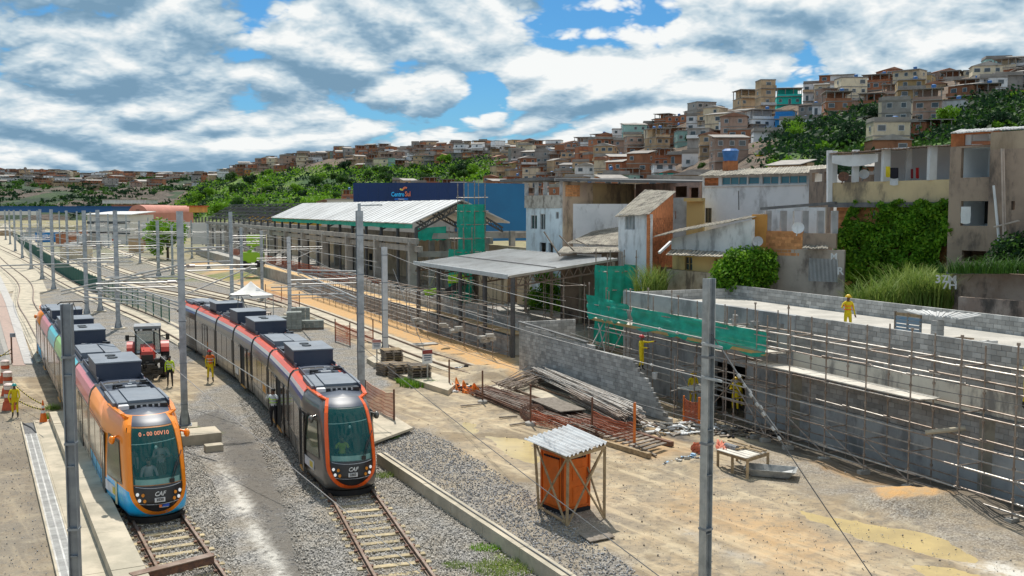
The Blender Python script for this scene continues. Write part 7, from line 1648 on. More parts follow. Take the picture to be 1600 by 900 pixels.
# ------------------------------------------------------------------ tractor
tc0 = P(232, 585); tx_ = thing('tractor', 'red tractor with grey cab and black front linkage parked between the trams', 'tractor', tc0, .32)
redm = paint('tractor_red', (.55, .04, .02)); rimm = mat('wheel_rim', (.55, .53, .48), None, .6)
def tb(nm, c, s_, m, bev=0): return pbox(nm, c, s_, 0, m, tx_, world=False)
mb = MB(); mb.hexa([(-.42, -1.9, 1.05), (.42, -1.9, 1.05), (.48, .1, 1.05), (-.48, .1, 1.05)], [(-.30, -1.75, 1.62), (.30, -1.75, 1.62), (.42, .1, 1.85), (-.42, .1, 1.85)]); mb.beam((-.2, -1.5, 1.68), (-.2, 0, 1.86), .05); mb.beam((.2, -1.5, 1.68), (.2, 0, 1.86), .05); mb.build('hood', redm, tx_, local=True)
mb = MB(); mb.box((0, -.9, .85), (.6, 2.2, .5)); mb.box((0, -1.95, 1.2), (.66, .08, .5)); mb.box((0, 1.2, .9), (.7, 1.2, .5)); mb.build('chassis', blk, tx_, local=True)
mb = MB()
for sx in (-1, 1):
    for y, z0_, yt in ((.15, 1.3, .3), (1.6, 1.3, 1.5)): mb.beam((sx * .72, y, z0_), (sx * .68, yt, 2.75), .08)
mb.box((0, .9, 1.25), (1.5, 1.5, .1)); mb.build('cab_frame', blk, tx_, local=True)
tb('cab_roof', (0, .9, 2.84), (1.55, 1.75, .18), mat('tractor_roof', (.30, .31, .32), None, .5)); tb('light_bar', (0, .02, 2.72), (1.5, .1, .12), blk)
for x in (-.6, -.35, .35, .6): tb('work_light', (x, -.04, 2.72), (.14, .05, .09), whitep)
gm = glassmat('cab_glass', (.10, .22, .20), .05, .45); mb = MB(); mb.slab([(-.66, .19, 1.4), (.66, .19, 1.4), (.64, .32, 2.68), (-.64, .32, 2.68)], .01); mb.build('windscreen', gm, tx_, local=True)
for sx in (-1, 1): mb = MB(); mb.slab([(sx * .72, .25, 1.4), (sx * .72, 1.5, 1.4), (sx * .69, 1.45, 2.68), (sx * .69, .38, 2.68)], .01); mb.build('side_glass', gm, tx_, local=True)
tb('seat', (0, 1.1, 1.55), (.5, .5, .6), dark); mb = MB(); mb.lathe((0, .55, 1.8), [(.2, 0), (.22, .02), (.2, .04)], 12); mb.build('steering_wheel', blk, tx_, local=True)
def wheel(x, y, r, w_):
    mb = MB(); prof = [(r * .55, -w_ / 2), (r * .9, -w_ / 2), (r, -w_ * .3), (r, w_ * .3), (r * .9, w_ / 2), (r * .55, w_ / 2)]; n = 24; vs = [(x + b, y + a * math.cos(2 * math.pi * k / n), r + a * math.sin(2 * math.pi * k / n)) for a, b in prof for k in range(n)]
    mb.add(vs, [(i * n + k, i * n + (k + 1) % n, (i + 1) * n + (k + 1) % n, (i + 1) * n + k) for i in range(5) for k in range(n)])
    for k in range(20):
        a = 2 * math.pi * k / 20; mb.box((x + (w_ * .22 if k % 2 else -w_ * .22), y + r * math.cos(a), r + r * math.sin(a)), (w_ * .5, .06, .07), M=Matrix.Rotation(a, 3, 'X'))
    wh_ = mb.build('wheel', dark, tx_, local=True); mb = MB(); mb.cyl((x - w_ * .4, y, r), (x + w_ * .4, y, r), r * .56, 16); mb.cyl((x - w_ * .5, y, r), (x + w_ * .5, y, r), r * .15, 10); link('rim', mb.mesh('rim', rimm), wh_)
for sx in (-1, 1):
    wheel(sx * .98, 1.15, .88, .50); wheel(sx * .88, -1.2, .62, .38); mb = MB(); mb.add([(sx * (.72 + q * .5), 1.15 + 1.0 * math.cos(a), .9 + 1.0 * math.sin(a)) for a in np.linspace(.5, 2.7, 8) for q in (0, 1)], [(2 * i, 2 * i + 1, 2 * i + 3, 2 * i + 2) for i in range(7)]); mb.build('fender', redm, tx_, local=True)
    mb = MB(); mb.tube([(sx * .7, .2, 2.3), (sx * 1.1, .1, 2.35)], .03, 4); mb.box((sx * 1.15, .1, 2.25), (.22, .06, .34)); mb.build('mirror', blk, tx_, local=True)
mb = MB(); g = random.Random(3)
for k in range(26): mb.box((g.uniform(-.75, .75), -2.3 + g.uniform(-.35, .35), g.uniform(.3, 1.2)), (g.uniform(.08, .5), g.uniform(.1, .5), g.uniform(.06, .3)), rz=g.uniform(-.2, .2))
mb.box((0, -2.35, .55), (1.7, .25, .35)); mb.beam((-.4, -1.9, .9), (-.5, -2.6, .5), .12); mb.beam((.4, -1.9, .9), (.5, -2.6, .5), .12); mb.tube([(.6, -2.3, 1.1), (.75, -2.5, 1.3), (.95, -2.4, 1.0)], .06, 5); mb.build('front_linkage', blk, tx_, local=True); tb('marker', (-.62, -2.0, .95), (.08, .08, .5), mat('amber', (.8, .35, .02), None, .4)); mb = MB(); mb.tube([(.38, -.3, 1.8), (.38, -.3, 2.6)], .05, 6); mb.build('exhaust', blk, tx_, local=True)
# ------------------------------------------------------------------ masts
MASTN = [0]
def mast(label, px, base, top, w_=.26, arms=(), plates=(), lamp=False, foot=True, m=galv, rz=.45, group=None, Y=None, ztop=None):
    b = P(px, base) if Y is None else Vector((X(px, Y), Y, 0)); zt_ = Zat(top, b.y) if ztop is None else ztop
    t = thing('overhead_line_mast', label, 'mast', b, 0, group); up = Vector((0, 0, 1)); rx = Vector((math.cos(rz), math.sin(rz), 0)); ry = Vector((-rx.y, rx.x, 0))
    for s_ in (-1, 1): pbox('flange', (b.x + ry.x * s_ * w_ / 2, b.y + ry.y * s_ * w_ / 2, zt_ / 2), (w_, .022, zt_), rz, m, t)
    pbox('web', (b.x, b.y, zt_ / 2), (.02, w_ - .03, zt_), rz, m, t)
    for pz in np.arange(1.1, zt_ - .3, 1.9): pbox('band', (b.x, b.y, pz), (w_ + .03, w_ + .045, .05), rz, galvd, t)
    for pz in plates: pbox('plate', (b.x, b.y, pz), (w_ - .004, w_ - .05, .02), rz, galvd, t)
    if foot:
        pbox('foot_plate', (b.x, b.y, .12), (w_ * 2, w_ * 2, .04), rz, galvd, t)
        mb = MB()
        for s_ in (-1, 1): mb.hexa([b + rx * s_ * w_ * .9 + ry * .02 + up * .14, b + rx * s_ * w_ * .9 - ry * .02 + up * .14, b + rx * s_ * w_ * .4 - ry * .02 + up * .14, b + rx * s_ * w_ * .4 + ry * .02 + up * .14], [b + rx * s_ * w_ * .5 + ry * .02 + up * .8, b + rx * s_ * w_ * .5 - ry * .02 + up * .8, b + rx * s_ * w_ * .4 - ry * .02 + up * .8, b + rx * s_ * w_ * .4 + ry * .02 + up * .8])
        mb.build('gusset', galvd, t); pbox('footing', (b.x, b.y, .05), (1.1, 1.1, .12), rz, concl, t)
    for s_, z_, L in arms:
        dr = Vector((.91, .41, 0)) * s_; e_ = b + dr * L + up * z_
        rod('arm', b + up * z_, e_, .035, mat('arm_tube', (.46, .46, .45), (.36, .36, .35), .5, metal=.3), t); rod('arm', b + up * (z_ - .22), e_ - up * .2, .03, mat('arm_tube'), t); rod('stay', b + up * (z_ - 1.35), b + dr * L * .92 + up * (z_ - .1), .03, mat('arm_tube'), t)
        rod('insulator', b + up * z_ + dr * .25, b + up * z_ + dr * .6, .07, mat('insulator', (.35, .30, .28), None, .4), t); rod('registration_arm', e_ - up * .2, e_ - up * .75 - dr * .9, .018, wirel, t)
    if lamp:
        rod('lamp_pole', b + up * zt_, b + up * (zt_ + .35), .08, m, t); a = b + up * (zt_ + .25); bar('lamp_arm', a, a + Vector((1.1, .2, .03)), .12, .06, m, t)
    return t
mast('grey steel mast in the left foreground standing before the colourful tram', 101, 0, 475, .20, plates=(.4, 2.4, 4.4, 6.4), foot=False, m=galvd, rz=-1.42, Y=22, ztop=Zat(475, 22))
mb_ = mast('tall pale steel mast in the right foreground before the scaffold', 1109, 0, 435, .19, plates=(.9, 2.9, 4.2, 5.2), foot=False, m=galv, rz=-.95, Y=22, ztop=Zat(435, 22))
for z_ in (Zat(540, 22), Zat(592, 22)): bar('bracket', (X(1096, 22), 21.8, z_ + .08), (X(1128, 22), 21.8, z_ - .02), .12, .05, galv, mb_)
mast('mast rising behind the colourful tram nose between the two trams', 289, 668, 330, .30, arms=((-1, 6.7, 3.6), (1, 7.4, 3.4)), plates=(1.2, 3.2, 5.2, 7.2), rz=.3)
mast('tall lamp mast behind the nose of the dark tram', 562, 0, 331, .32, arms=((-1, 6.6, 3.4),), plates=(2, 4, 6), lamp=True, rz=.3, Y=50, ztop=9.9)
mast('white mast standing by the pallet stacks', 602, 551, 386, .36, arms=(), rz=.3, m=mat('pale_galvanised', (.58, .60, .62), (.5, .52, .54), .5, metal=.2))
mast('mast beside the concrete block pallets', 453, 492, 370, .34, arms=((1, 6.4, 3.2), (-1, 5.4, 3)), rz=.3, m=mat('pale_galvanised'))
mast('mast behind the white tent', 361, 0, 332, .34, arms=((1, 7.4, 3.3),), rz=.3, Y=98, ztop=9.7)
mast('slender mast just right of the white tent mast', 379, 486, 356, .28, rz=.3)
mast('second mast on the gravel right of the curved fence', 248, 432, 345, .45, arms=((1, 6.6, 3.2), (-1, 6.6, 3.2)), rz=.3)
ser = [(185, 514, 329), (157, 487, 328), (136, 492, 329), (84, 453, 327), (66, 437, 327), (49, 421, 328), (35, 404, 328), (24, 393, 328), (16, 382, 328), (9, 375, 328)]
ordn = ['first', 'second', 'third', 'fourth', 'fifth', 'sixth', 'seventh', 'eighth', 'ninth', 'tenth']
for k, (px, b_, tp_) in enumerate(ser):
    mast('%s mast from the right in the row along the curved left tracks' % ordn[k], px, b_, tp_, .30 + .004 * (600 - b_) / 10, arms=((1, 6.9, 3.2), (-1, 5.9, 3.0)) if k % 2 == 0 else ((-1, 6.4, 3.2), (1, 5.6, 3.2)), rz=.3, group='masts along the curved left tracks')
for k, (px, b_, tp_) in enumerate([(219, 412, 345), (107, 432, 329), (300, 404, 344), (326, 420, 350), (122, 400, 330), (143, 395, 331), (170, 388, 334), (198, 384, 336), (240, 396, 342), (60, 392, 329), (94, 385, 330), (270, 430, 352), (410, 468, 360), (232, 378, 340), (262, 372, 341)]):
    mast('%s slim distant mast, counted from the nearest, in the thicket of poles' % (ordn + ['eleventh', 'twelfth', 'thirteenth', 'fourteenth', 'fifteenth'])[k], px, b_, tp_, .32, arms=((1, 6.2, 3.0),) if k % 2 else ((-1, 6.4, 3.2), (1, 5.4, 3)), rz=.3, group='slim distant masts')
# ------------------------------------------------------------------ wires
def wire(label, a, b, sag=.15, r=.014, m=wirem, ins=()):
    a, b = Vector(a), Vector(b); n = 14; pts = [a.lerp(b, i / n) - Vector((0, 0, sag * 4 * (i / n) * (1 - i / n))) for i in range(n + 1)]
    if not ins: mb = MB(); mb.tube(pts, r, 5); return tag(mb.build('cable', m), label, 'cable')
    t = thing('cable', label, 'cable', a); mb = MB(); mb.tube(pts, r, 5); mb.build('wire', m, t)
    for u in ins: p = a.lerp(b, u) - Vector((0, 0, sag * 4 * u * (1 - u))); d_ = (b - a).normalized(); rod('insulator', p - d_ * .04, p + d_ * .05, .032, mat('insulator_pale', (.45, .45, .44), None, .4), t, 8)
    return t
wire('pale guy cable falling from behind the left mast over the dark tram nose to the kerb', A(180, 450, 62), P(590, 711, .52), .05, .022, wirel)
wire('dark cable crossing the ballast between the two trams', A(200, 512, 50), P(664, 900, .1), .1, .014, wirel)
wire('cable falling from the lamp mast over the toilet shelter', A(562, 538, 50), A(1040, 908, 24), .1, .014, wirem)
wire('guy cable with insulators running down from the right foreground mast', A(1112, 522, 22), A(1366, 905, 19.5), .05, .012, wirem, ins=(.18, .22, .26, .30, .34, .40, .44))
wire('second guy cable from the right foreground mast beside the first', A(1130, 548, 22), A(1215, 672, 21), .04, .012, wirel, ins=(.3, .5, .7))
wire('upper span wire from the right foreground mast to the white mast', A(1104, 530, 22), A(603, 395, 71.5), .3, .012, wirel, ins=(.03, .05))
wire('middle span wire from the right foreground mast to the white mast', A(1104, 592, 22), A(604, 440, 71.5), .3, .011, wirel, ins=(.06, .1))
wire('lower span wire from the right foreground mast to the lamp mast', A(1104, 660, 22), A(562, 490, 50), .2, .009, wirem)
wire('wire leaving the right foreground mast towards the right edge, upper', A(1116, 530, 22), A(1640, 640, 20), .1, .009, wirem)
wire('wire leaving the right foreground mast towards the right edge, lower', A(1116, 600, 22), A(1640, 770, 19), .1, .009, wirem)
wire('steep thin guy from above the wall to the signboards', A(614, 420, 71), P(668, 560, 0), .02, .02, wirel)
for cvx, nm in ((cv1, 'left tracks'), (cv2, 'second tracks'), (cv4, 'station track'), (cv3, 'middle siding'), (cv5, 'right siding')):
    for z_, w2 in ((5.9, 'contact wire'), (6.9, 'carrying wire')):
        pp = [c + Vector((0, 0, z_)) for c in cvx if 78 < c.y < 330][::6]
        if len(pp) > 3: mb = MB(); mb.tube(pp, .022, 4); tag(mb.build('overhead_wire', wirel), '%s hanging over the %s' % (w2, nm), 'overhead wire')
for k, (a, b) in enumerate([((4, 443, 98), (290, 415, 47)), ((40, 350, 140), (285, 365, 60)), ((205, 360, 95), (560, 480, 50)), ((100, 330, 120), (290, 345, 47)), ((285, 385, 47), (560, 470, 50)), ((457, 385, 98), (600, 455, 71)), ((363, 345, 98), (600, 420, 71)), ((0, 415, 110), (248, 408, 150)), ((20, 365, 170), (140, 420, 110)), ((250, 370, 150), (456, 395, 98))]):
    wire('%s slanting span wire of the tangle over the yard' % ordn[k], A(*a), A(*b), .3, .014, wirel)
# big horizontal tubes between masts
for k, (a, b) in enumerate([((2, 415, 107), (208, 409, 100)), ((130, 453, 62), (232, 457, 58)), ((131, 464, 60), (228, 471, 57)), ((165, 434, 58), (285, 432, 48)), ((96, 455, 52), (290, 412, 47)), ((172, 436, 52), (284, 475, 47.5)), ((450, 461, 98), (545, 459, 60)), ((424, 449, 80), (504, 447, 75)), ((465, 422, 60), (560, 424, 51)), ((466, 424, 60), (558, 466, 51)), ((289, 388, 47), (352, 386, 45)), ((58, 386, 110), (125, 382, 100)), ((110, 406, 90), (205, 402, 86)), ((300, 410, 70), (360, 408, 68))]):
    t_ = thing('cantilever_tube', '%s long pale cantilever tube pair of the overhead line, counted from the left track' % (ordn + ['eleventh', 'twelfth', 'thirteenth', 'fourteenth'])[k], 'tube', A(*a)); rod('tube', A(*a), A(*b), .028 * a[2] / 60 + .015, mat('arm_tube'), t_); rod('tube', A(a[0], a[1] + 5, a[2]), A(b[0], b[1] + 5, b[2]), .03, mat('arm_tube'), t_)
# ------------------------------------------------------------------ small things
# green mesh fence curving along the second track
gf = thing('mesh_fence', 'dark green mesh fence curving along the second track', 'fence', P(265, 505))
gm_ = mat('fence_green', (.01, .12, .08), (.01, .09, .06), .6); netg = mat('fence_dark_mesh', (.01, .10, .075), (.01, .08, .06), .8)
fpx = [(265, 506), (240, 496), (216, 486), (190, 476), (164, 465), (140, 453), (116, 441), (98, 430), (80, 418), (62, 404), (46, 391), (32, 380), (20, 368)]
fp = curve([tuple(P(*q))[:2] for q in fpx], 2.4)
for i, p in enumerate(fp[:-1]):
    q = fp[i + 1]; rod('post', p, p + Vector((0, 0, 2.1)), .05, gm_, gf)
    if p.y < 150:
        mb = MB(); nv = 9
        for k in range(nv): f = k / nv; mb.beam(p.lerp(q, f) + Vector((0, 0, .1)), p.lerp(q, f) + Vector((0, 0, 2.0)), .022)
        for k in range(7): mb.beam(p + Vector((0, 0, .15 + k * .3)), q + Vector((0, 0, .15 + k * .3)), .022)
        mb.build('mesh_panel', gm_, gf)
    if p.y > 118: mb = MB(); mb.slab([p, q, q + Vector((0, 0, 1.9)), p + Vector((0, 0, 1.9))], .02); mb.build('net_panel', netg, gf)
# toilet under its shelter
tl = thing('portable_toilet', 'orange portable toilet with grey roof under a tin shelter', 'portable toilet', (X(886, 33.1), 33.6, 0), .62)
def tp(nm, c, s_, m, rz=0): return pbox(nm, c, s_, rz, m, tl, world=False)
mb = MB(); mb.prism([(-.55, -.55), (.55, -.55), (.55, .55), (-.55, .55)], .12, 2.0); mb.build('cabin', orangep, tl, local=True)
mb = MB()
for a, b in (((-.56, -.56), (.56, -.56)), ((-.56, .56), (-.56, -.56))):
    for f in (0, 1): x, y = (a, b)[f]; mb.box((x, y, 1.05), (.07, .07, 1.88))
for z_ in (.2, 1.97): mb.box((0, -.56, z_), (1.1, .06, .07)); mb.box((-.56, 0, z_), (.06, 1.1, .07))
mb.build('corner_trim', mat('orange_trim', (.62, .12, .01), None, .5), tl, local=True)
mb = MB(); mb.box((.02, -.575, 1.0), (.78, .03, 1.6)); mb.box((-.575, 0, 1.0), (.03, .8, 1.6)); mb.box((.1, -.60, .62), (.5, .02, .5)); mb.box((.1, -.60, 1.3), (.55, .02, .4)); mb.build('door_panel', mat('orange_panel', (.74, .15, .012), None, .5), tl, local=True)
for f in range(7): tp('vent', (-.38 + f * .125, -.585, 1.84), (.08, .03, .05), blkc); tp('vent', (-.585, -.38 + f * .125, 1.84), (.03, .08, .05), blkc)
mb = MB(); gr2 = mat('toilet_roof_grey', (.34, .30, .26), (.28, .25, .21), .7); mb.prism([(-.62, -.62), (.62, -.62), (.62, .62), (-.62, .62)], 2.0, 2.09); mb.hexa([(-.5, -.5, 2.09), (.5, -.5, 2.09), (.5, .5, 2.09), (-.5, .5, 2.09)], [(-.15, -.3, 2.22), (.35, -.3, 2.22), (.35, .3, 2.22), (-.15, .3, 2.22)]); mb.build('roof', gr2, tl, local=True)
tp('base', (0, 0, .06), (1.2, 1.2, .14), blkc)
sh = thing('shelter', 'timber shelter with a wavy white tin roof over the orange toilet', 'shelter', (X(882, 33.1), 33.4, 0))
fl, fr_, br_, bl_ = P(842, 796), P(886, 823), P(944, 810), P(897, 786)
tp_h = {0: 2.36, 1: 2.25, 2: 2.40, 3: 2.55}; feet = [fl, fr_, br_, bl_]; tops = [Vector((f.x + o_, f.y, tp_h[i])) for i, (f, o_) in enumerate(zip(feet, (-.15, .02, .0, .02)))]
for f, t_ in zip(feet, tops): bar('post', f, t_, .09, .09, wood, sh)
for i, j in ((0, 1), (1, 2), (2, 3)):
    bar('brace', feet[i], tops[j], .05, .05, wood, sh); bar('brace', feet[j] + Vector((0, -.05, 0)), tops[i] + Vector((0, -.05, 0)), .05, .05, wood, sh)
for i, j in ((0, 1), (1, 2), (2, 3), (3, 0)): bar('rail', tops[i] - Vector((0, 0, .05)), tops[j] - Vector((0, 0, .05)), .07, .11, wood, sh)
bar('floor_rail', feet[0] + Vector((0, 0, .1)), feet[1] + Vector((0, 0, .1)), .06, .06, wood, sh)
q0, q1, q2, q3 = (tops[0] + Vector((-.35, -.10, .04)), tops[1] + Vector((-.05, -.30, .06)), tops[2] + Vector((.12, .1, .06)), tops[3] + Vector((-.2, .35, .06)))
NW = 44
tinw = mat('white_tin', (.64, .65, .65), (.52, .52, .52), .4, sc_=2, streak=(.4, .36, .32), sk=.3)
for s_ in range(3):
    mb = MB(); vs = []; f0, f1 = s_ / 3 - (.01 if s_ else 0), (s_ + 1) / 3; 
    for i in range(NW // 3 * 2 + 1):
        u = f0 + (f1 - f0) * i / (NW // 3 * 2); a, b = q1.lerp(q2, u), q0.lerp(q3, u); z_ = Vector((0, 0, .042 * math.sin(i * math.pi / 4) + .006 * s_)); vs += [a + z_, b + z_]
    mb.add(vs, [(2 * i, 2 * i + 1, 2 * i + 3, 2 * i + 2) for i in range(len(vs) // 2 - 1)]); mb.build('roof_sheet', tinw, sh)
pw = thing('plywood_sheet', 'dirty plywood sheet lying on the gravel in front of the shelter', 'board', P(931, 836)); mb = MB(); q = [P(903, 833, .09), P(922, 846, .09), P(961, 838, .09), P(941, 824, .09)]; mb.slab([v for v in q], .03); mb.build('sheet', woodg, pw)
# work table, tub, debris
tb_ = thing('work_table', 'rough timber work table with planks and a roll on top beside the near mast', 'table', P(1150, 735))
ta, tb2, tc2, td = P(1122, 702, .78), P(1168, 716, .78), P(1200, 706, .78), P(1152, 690, .78)
for k in range(6): bar('top_board', ta.lerp(tb2, 0) .lerp(td, k / 6) + Vector((0, 0, .0)), tb2.lerp(tc2, k / 6) + Vector((0, 0, rng.uniform(0, .02))), .2, .03, mat('pale_board'), tb_)
for p in (ta, tb2, tc2, td, ta.lerp(tb2, .5)): bar('leg', Vector((p.x, p.y, 0)), p - Vector((0, 0, .02)), .09, .09, wood, tb_)
bar('apron', ta - Vector((0, 0, .08)), tb2 - Vector((0, 0, .08)), .05, .12, wood, tb_); bar('apron', tb2 - Vector((0, 0, .08)), tc2 - Vector((0, 0, .08)), .05, .12, wood, tb_)
for k, (a, b) in enumerate((((1128, 690), (1190, 706)), ((1138, 688), (1197, 704)), ((1150, 702), (1175, 697)))): o = MB(); o.beam(P(*a, .86), P(*b, .86), .10, .05); tag(o.build('timber_plank', wood), ('long pale plank along the far edge of the work table', 'second plank beside the long one on the work table', 'short plank lying across the work table')[k], 'plank')
o = MB(); a, b = P(1134, 696, .86), P(1152, 701, .86); o.cyl(a, b, .12, 10); tag(o.build('mesh_roll', mat('dark_roll', (.12, .12, .13), (.3, .3, .3), .8, sc_=20)), 'dark roll of mesh lying on the work table', 'roll')
netsheet('net_heap', [P(1118, 697, .83), P(1134, 702, .83), P(1137, 693, .95), P(1121, 688, .95)], 14, 8, .12, 'salmon net heaped on the left end of the work table', 'net', m=mat('salmon_net', (.75, .25, .16), None, .8))
tubt = thing('mixing_tub', 'wide shallow grey mortar tub lying on the dirt by the work table', 'tub', P(1205, 745)); c = P(1204, 744); rzt = -.35; Rm = Matrix.Rotation(rzt, 3, 'Z'); mb = MB()
o1 = [(-.95, -.5), (.95, -.5), (.95, .5), (-.95, .5)]; o2 = [(-.65, -.3), (.65, -.3), (.65, .3), (-.65, .3)]; pv = lambda l, z_, k=1: [c + Rm @ Vector((x * k, y * k, z_)) for x, y in l]
mb.add(pv(o2, .03) + pv(o1, .32) + pv(o1, .32, .94) + pv(o2, .06, .96), [(3, 2, 1, 0)] + [(i, (i + 1) % 4, (i + 1) % 4 + 4, i + 4) for i in range(4)] + [(i + 4, (i + 1) % 4 + 4, (i + 1) % 4 + 8, i + 8) for i in range(4)] + [(i + 8, (i + 1) % 4 + 8, (i + 1) % 4 + 12, i + 12) for i in range(4)] + [(12, 13, 14, 15)])
mb.build('tub', mat('mortar_stained', (.22, .23, .23), (.42, .42, .40), .8, sc_=3), tubt); mb = MB(); mb.add([c + Rm @ Vector(v) for v in ((.1, -.25, .09), (.75, -.35, .2), (.8, .35, .24), (.3, .3, .1))], [(0, 1, 2, 3)]); mb.build('dried_mortar', mat('pale_mortar', (.58, .58, .56), None, .9), tubt)
def pile(name, label, cat, px, py, n, rx, ry, hz, mats_, size, seed, long=False):
    c = P(px, py); g = random.Random(seed); mb = MB()
    for k in range(n):
        a, r = g.uniform(0, 6.28), math.sqrt(g.random()); x, y = c.x + rx * r * math.cos(a), c.y + ry * r * math.sin(a); z_ = hz * (1 - r) * g.random() + .04; s_ = g.uniform(*size)
        M_ = Matrix.Rotation(g.uniform(0, 6), 3, 'Z') @ Matrix.Rotation(g.uniform(-.5, .5), 3, 'X'); mb.box((x, y, z_), (s_ * (4 if long else 1.3), s_ * g.uniform(.4, 1), s_ * g.uniform(.2, .6)), mi=g.randrange(len(mats_)), M=M_)
    return tag(mb.build(name, mats_), label, cat)
debr = [woodg, wood, conc, mat('blue_scrap', (.35, .55, .75), None, .6), blkc, whitep]
pile('rubble_heap', 'heap of mixed rubble and rags on the dirt left of the near mast', 'rubble', 1078, 728, 260, 1.0, .7, .5, debr, (.05, .18), 5)
pile('rubble_heap', 'scrap timber and block pieces at the foot of the stepped wall', 'rubble', 1035, 672, 160, 1.6, 1.2, .35, [woodg, wood, conc, whitep], (.06, .2), 6, True)
pile('rubble_heap', 'broken boards scattered below the scaffold deck', 'rubble', 1085, 672, 120, 1.5, 1.2, .4, [woodg, whitep, conc], (.06, .18), 7, True)
pile('rubble_heap', 'tangle of rods and waste at the scaffold foot right of the near mast', 'rubble', 1180, 678, 130, 2.2, .9, .35, [steel, woodg, blkc], (.04, .12), 8, True)
pile('cloth_heap', 'dark crumpled tarpaulin lying between the rails of the station track', 'rubble', 725, 578, 70, .9, .5, .25, [blkc, mat('dark_blue', (.05, .07, .12), None, .6), whitep], (.08, .22), 9)
pile('rubble_heap', 'grey stones and netting at the left end of the rebar pile', 'rubble', 725, 610, 120, 1.3, .7, .4, [conc, blkc, whitep], (.06, .2), 10)
# stacks of pipes and planks beside the stepped wall
def rods(name, label, cat, a, b, n, spread, hz, r, m, seed, jit=.6, lay=1):
    a, b = Vector(a), Vector(b); t = thing(name, label, cat, (a.x, a.y, 0)); g = random.Random(seed); d = (b - a).normalized(); s_ = Vector((d.y, -d.x, 0))
    for k in range(n):
        o = s_ * g.uniform(-spread, spread) + Vector((0, 0, .08 + g.random() * hz)); e = g.uniform(-jit, jit); yw = s_ * g.uniform(-.35, .35) * lay
        rod('pipe' if m is not rust else 'rod', a + o + d * e, b + o + d * (e * .8) + yw + Vector((0, 0, g.uniform(-.1, .15))), r, m, t, 6)
    return t
rods('pipe_pile', 'long pile of pale scaffold tubes leaning by the block wall', 'pipe pile', P(845, 588, .5), P(985, 656, .5), 60, .4, .45, .026, steell, 1)
rods('pipe_pile', 'lower pile of scaffold tubes under the long one by the wall', 'pipe pile', P(905, 625, .3), P(985, 668, .3), 60, .6, .5, .028, steel, 2)
rods('pipe_pile', 'loose tubes spread at the tall corner of the block wall', 'pipe pile', P(790, 612, .1), P(850, 590, .3), 34, .7, .4, .026, steel, 3, lay=2.5)
rods('rebar_pile', 'spread pile of rusty reinforcing rods beside the station track, left end', 'rebar', P(752, 614, .05), P(880, 655, .05), 90, .8, .2, .018, rust, 4, 1.2, 2)
rods('rebar_pile', 'spread pile of pale rods over the rusty ones', 'rebar', P(770, 618, .1), P(940, 678, .1), 50, .7, .2, .016, steel, 5, 1.5, 2)
rods('rebar_pile', 'rusty rods at the right end of the rod pile behind the shelter', 'rebar', P(860, 648, .1), P(960, 682, .05), 60, .7, .2, .018, rust, 6, 1.0, 2)
t = thing('board_stack', 'stack of thin grey boards beside the pipe pile', 'board stack', P(870, 640)); 
for k in range(9): p = P(868, 632, .1 + k * .06); pbox('board', p + Vector((rng.uniform(-.1, .1), rng.uniform(-.1, .1), 0)), (1.3, 3.4, .045), .40 + rng.uniform(-.03, .03), woodg, t)
t = thing('timber_deck', 'low pallet deck of boards at the end of the station track', 'deck', P(985, 690));
for k in range(7): a = P(945 + k * 10, 683 + k * 3.2, .28); b = P(985 + k * 9, 674 + k * 3, .28); bar('board', a, b, .2, .05, woodg, t)
bar('beam', P(940, 690, .12), P(1015, 712, .12), .2, .2, wood, t); bar('beam', P(975, 672, .12), P(1050, 694, .12), .2, .2, rust, t)
for k in range(5): p = P(985, 668, 0); pass
t = thing('pipe_section', 'row of short upright grey pipe offcuts at the end of the pipe pile', 'pipe', P(980, 672));
for k in range(6): p = P(968 + k * 4.5, 670 + k * 1.6); rod('section', p, p + Vector((0, 0, .75)), .09, concd, t, 8)
# rebar coil
mb = MB(); c = P(832, 645, .35); 
for k in range(16): r = rng.uniform(.35, .6); tl_ = rng.uniform(-.6, .6); mb.tube([c + Vector((r * math.cos(a), r * .5 * math.sin(a) + .2 * tl_ * math.cos(a), r * .6 * math.sin(a + tl_))) for a in np.linspace(0, 6.28, 15)], .02, 4)
tag(mb.build('rod_coil', rust), 'coiled rusty rods on top of the rod pile', 'rebar coil')
for k, (a, b) in enumerate((((720, 634), (752, 631)), ((780, 652), (808, 650)), ((797, 664), (828, 659)), ((1003, 700), (1025, 712)))): mb = MB(); mb.beam(P(*a, .08), P(*b, .08), .1, .06); tag(mb.build('timber_plank', woodg), 'loose dark plank on the dirt, %s' % ('leftmost, below the orange heap', 'left of the rod coil', 'just left of the shelter roof', 'by the orange post base'), 'plank') if False else tag(mb.build('timber_plank', woodg), ('loose dark plank on the dirt below the orange net heap', 'loose dark plank left of the rod coil', 'loose dark plank just left above the shelter roof', 'loose dark plank beside the orange post base')[k], 'plank')
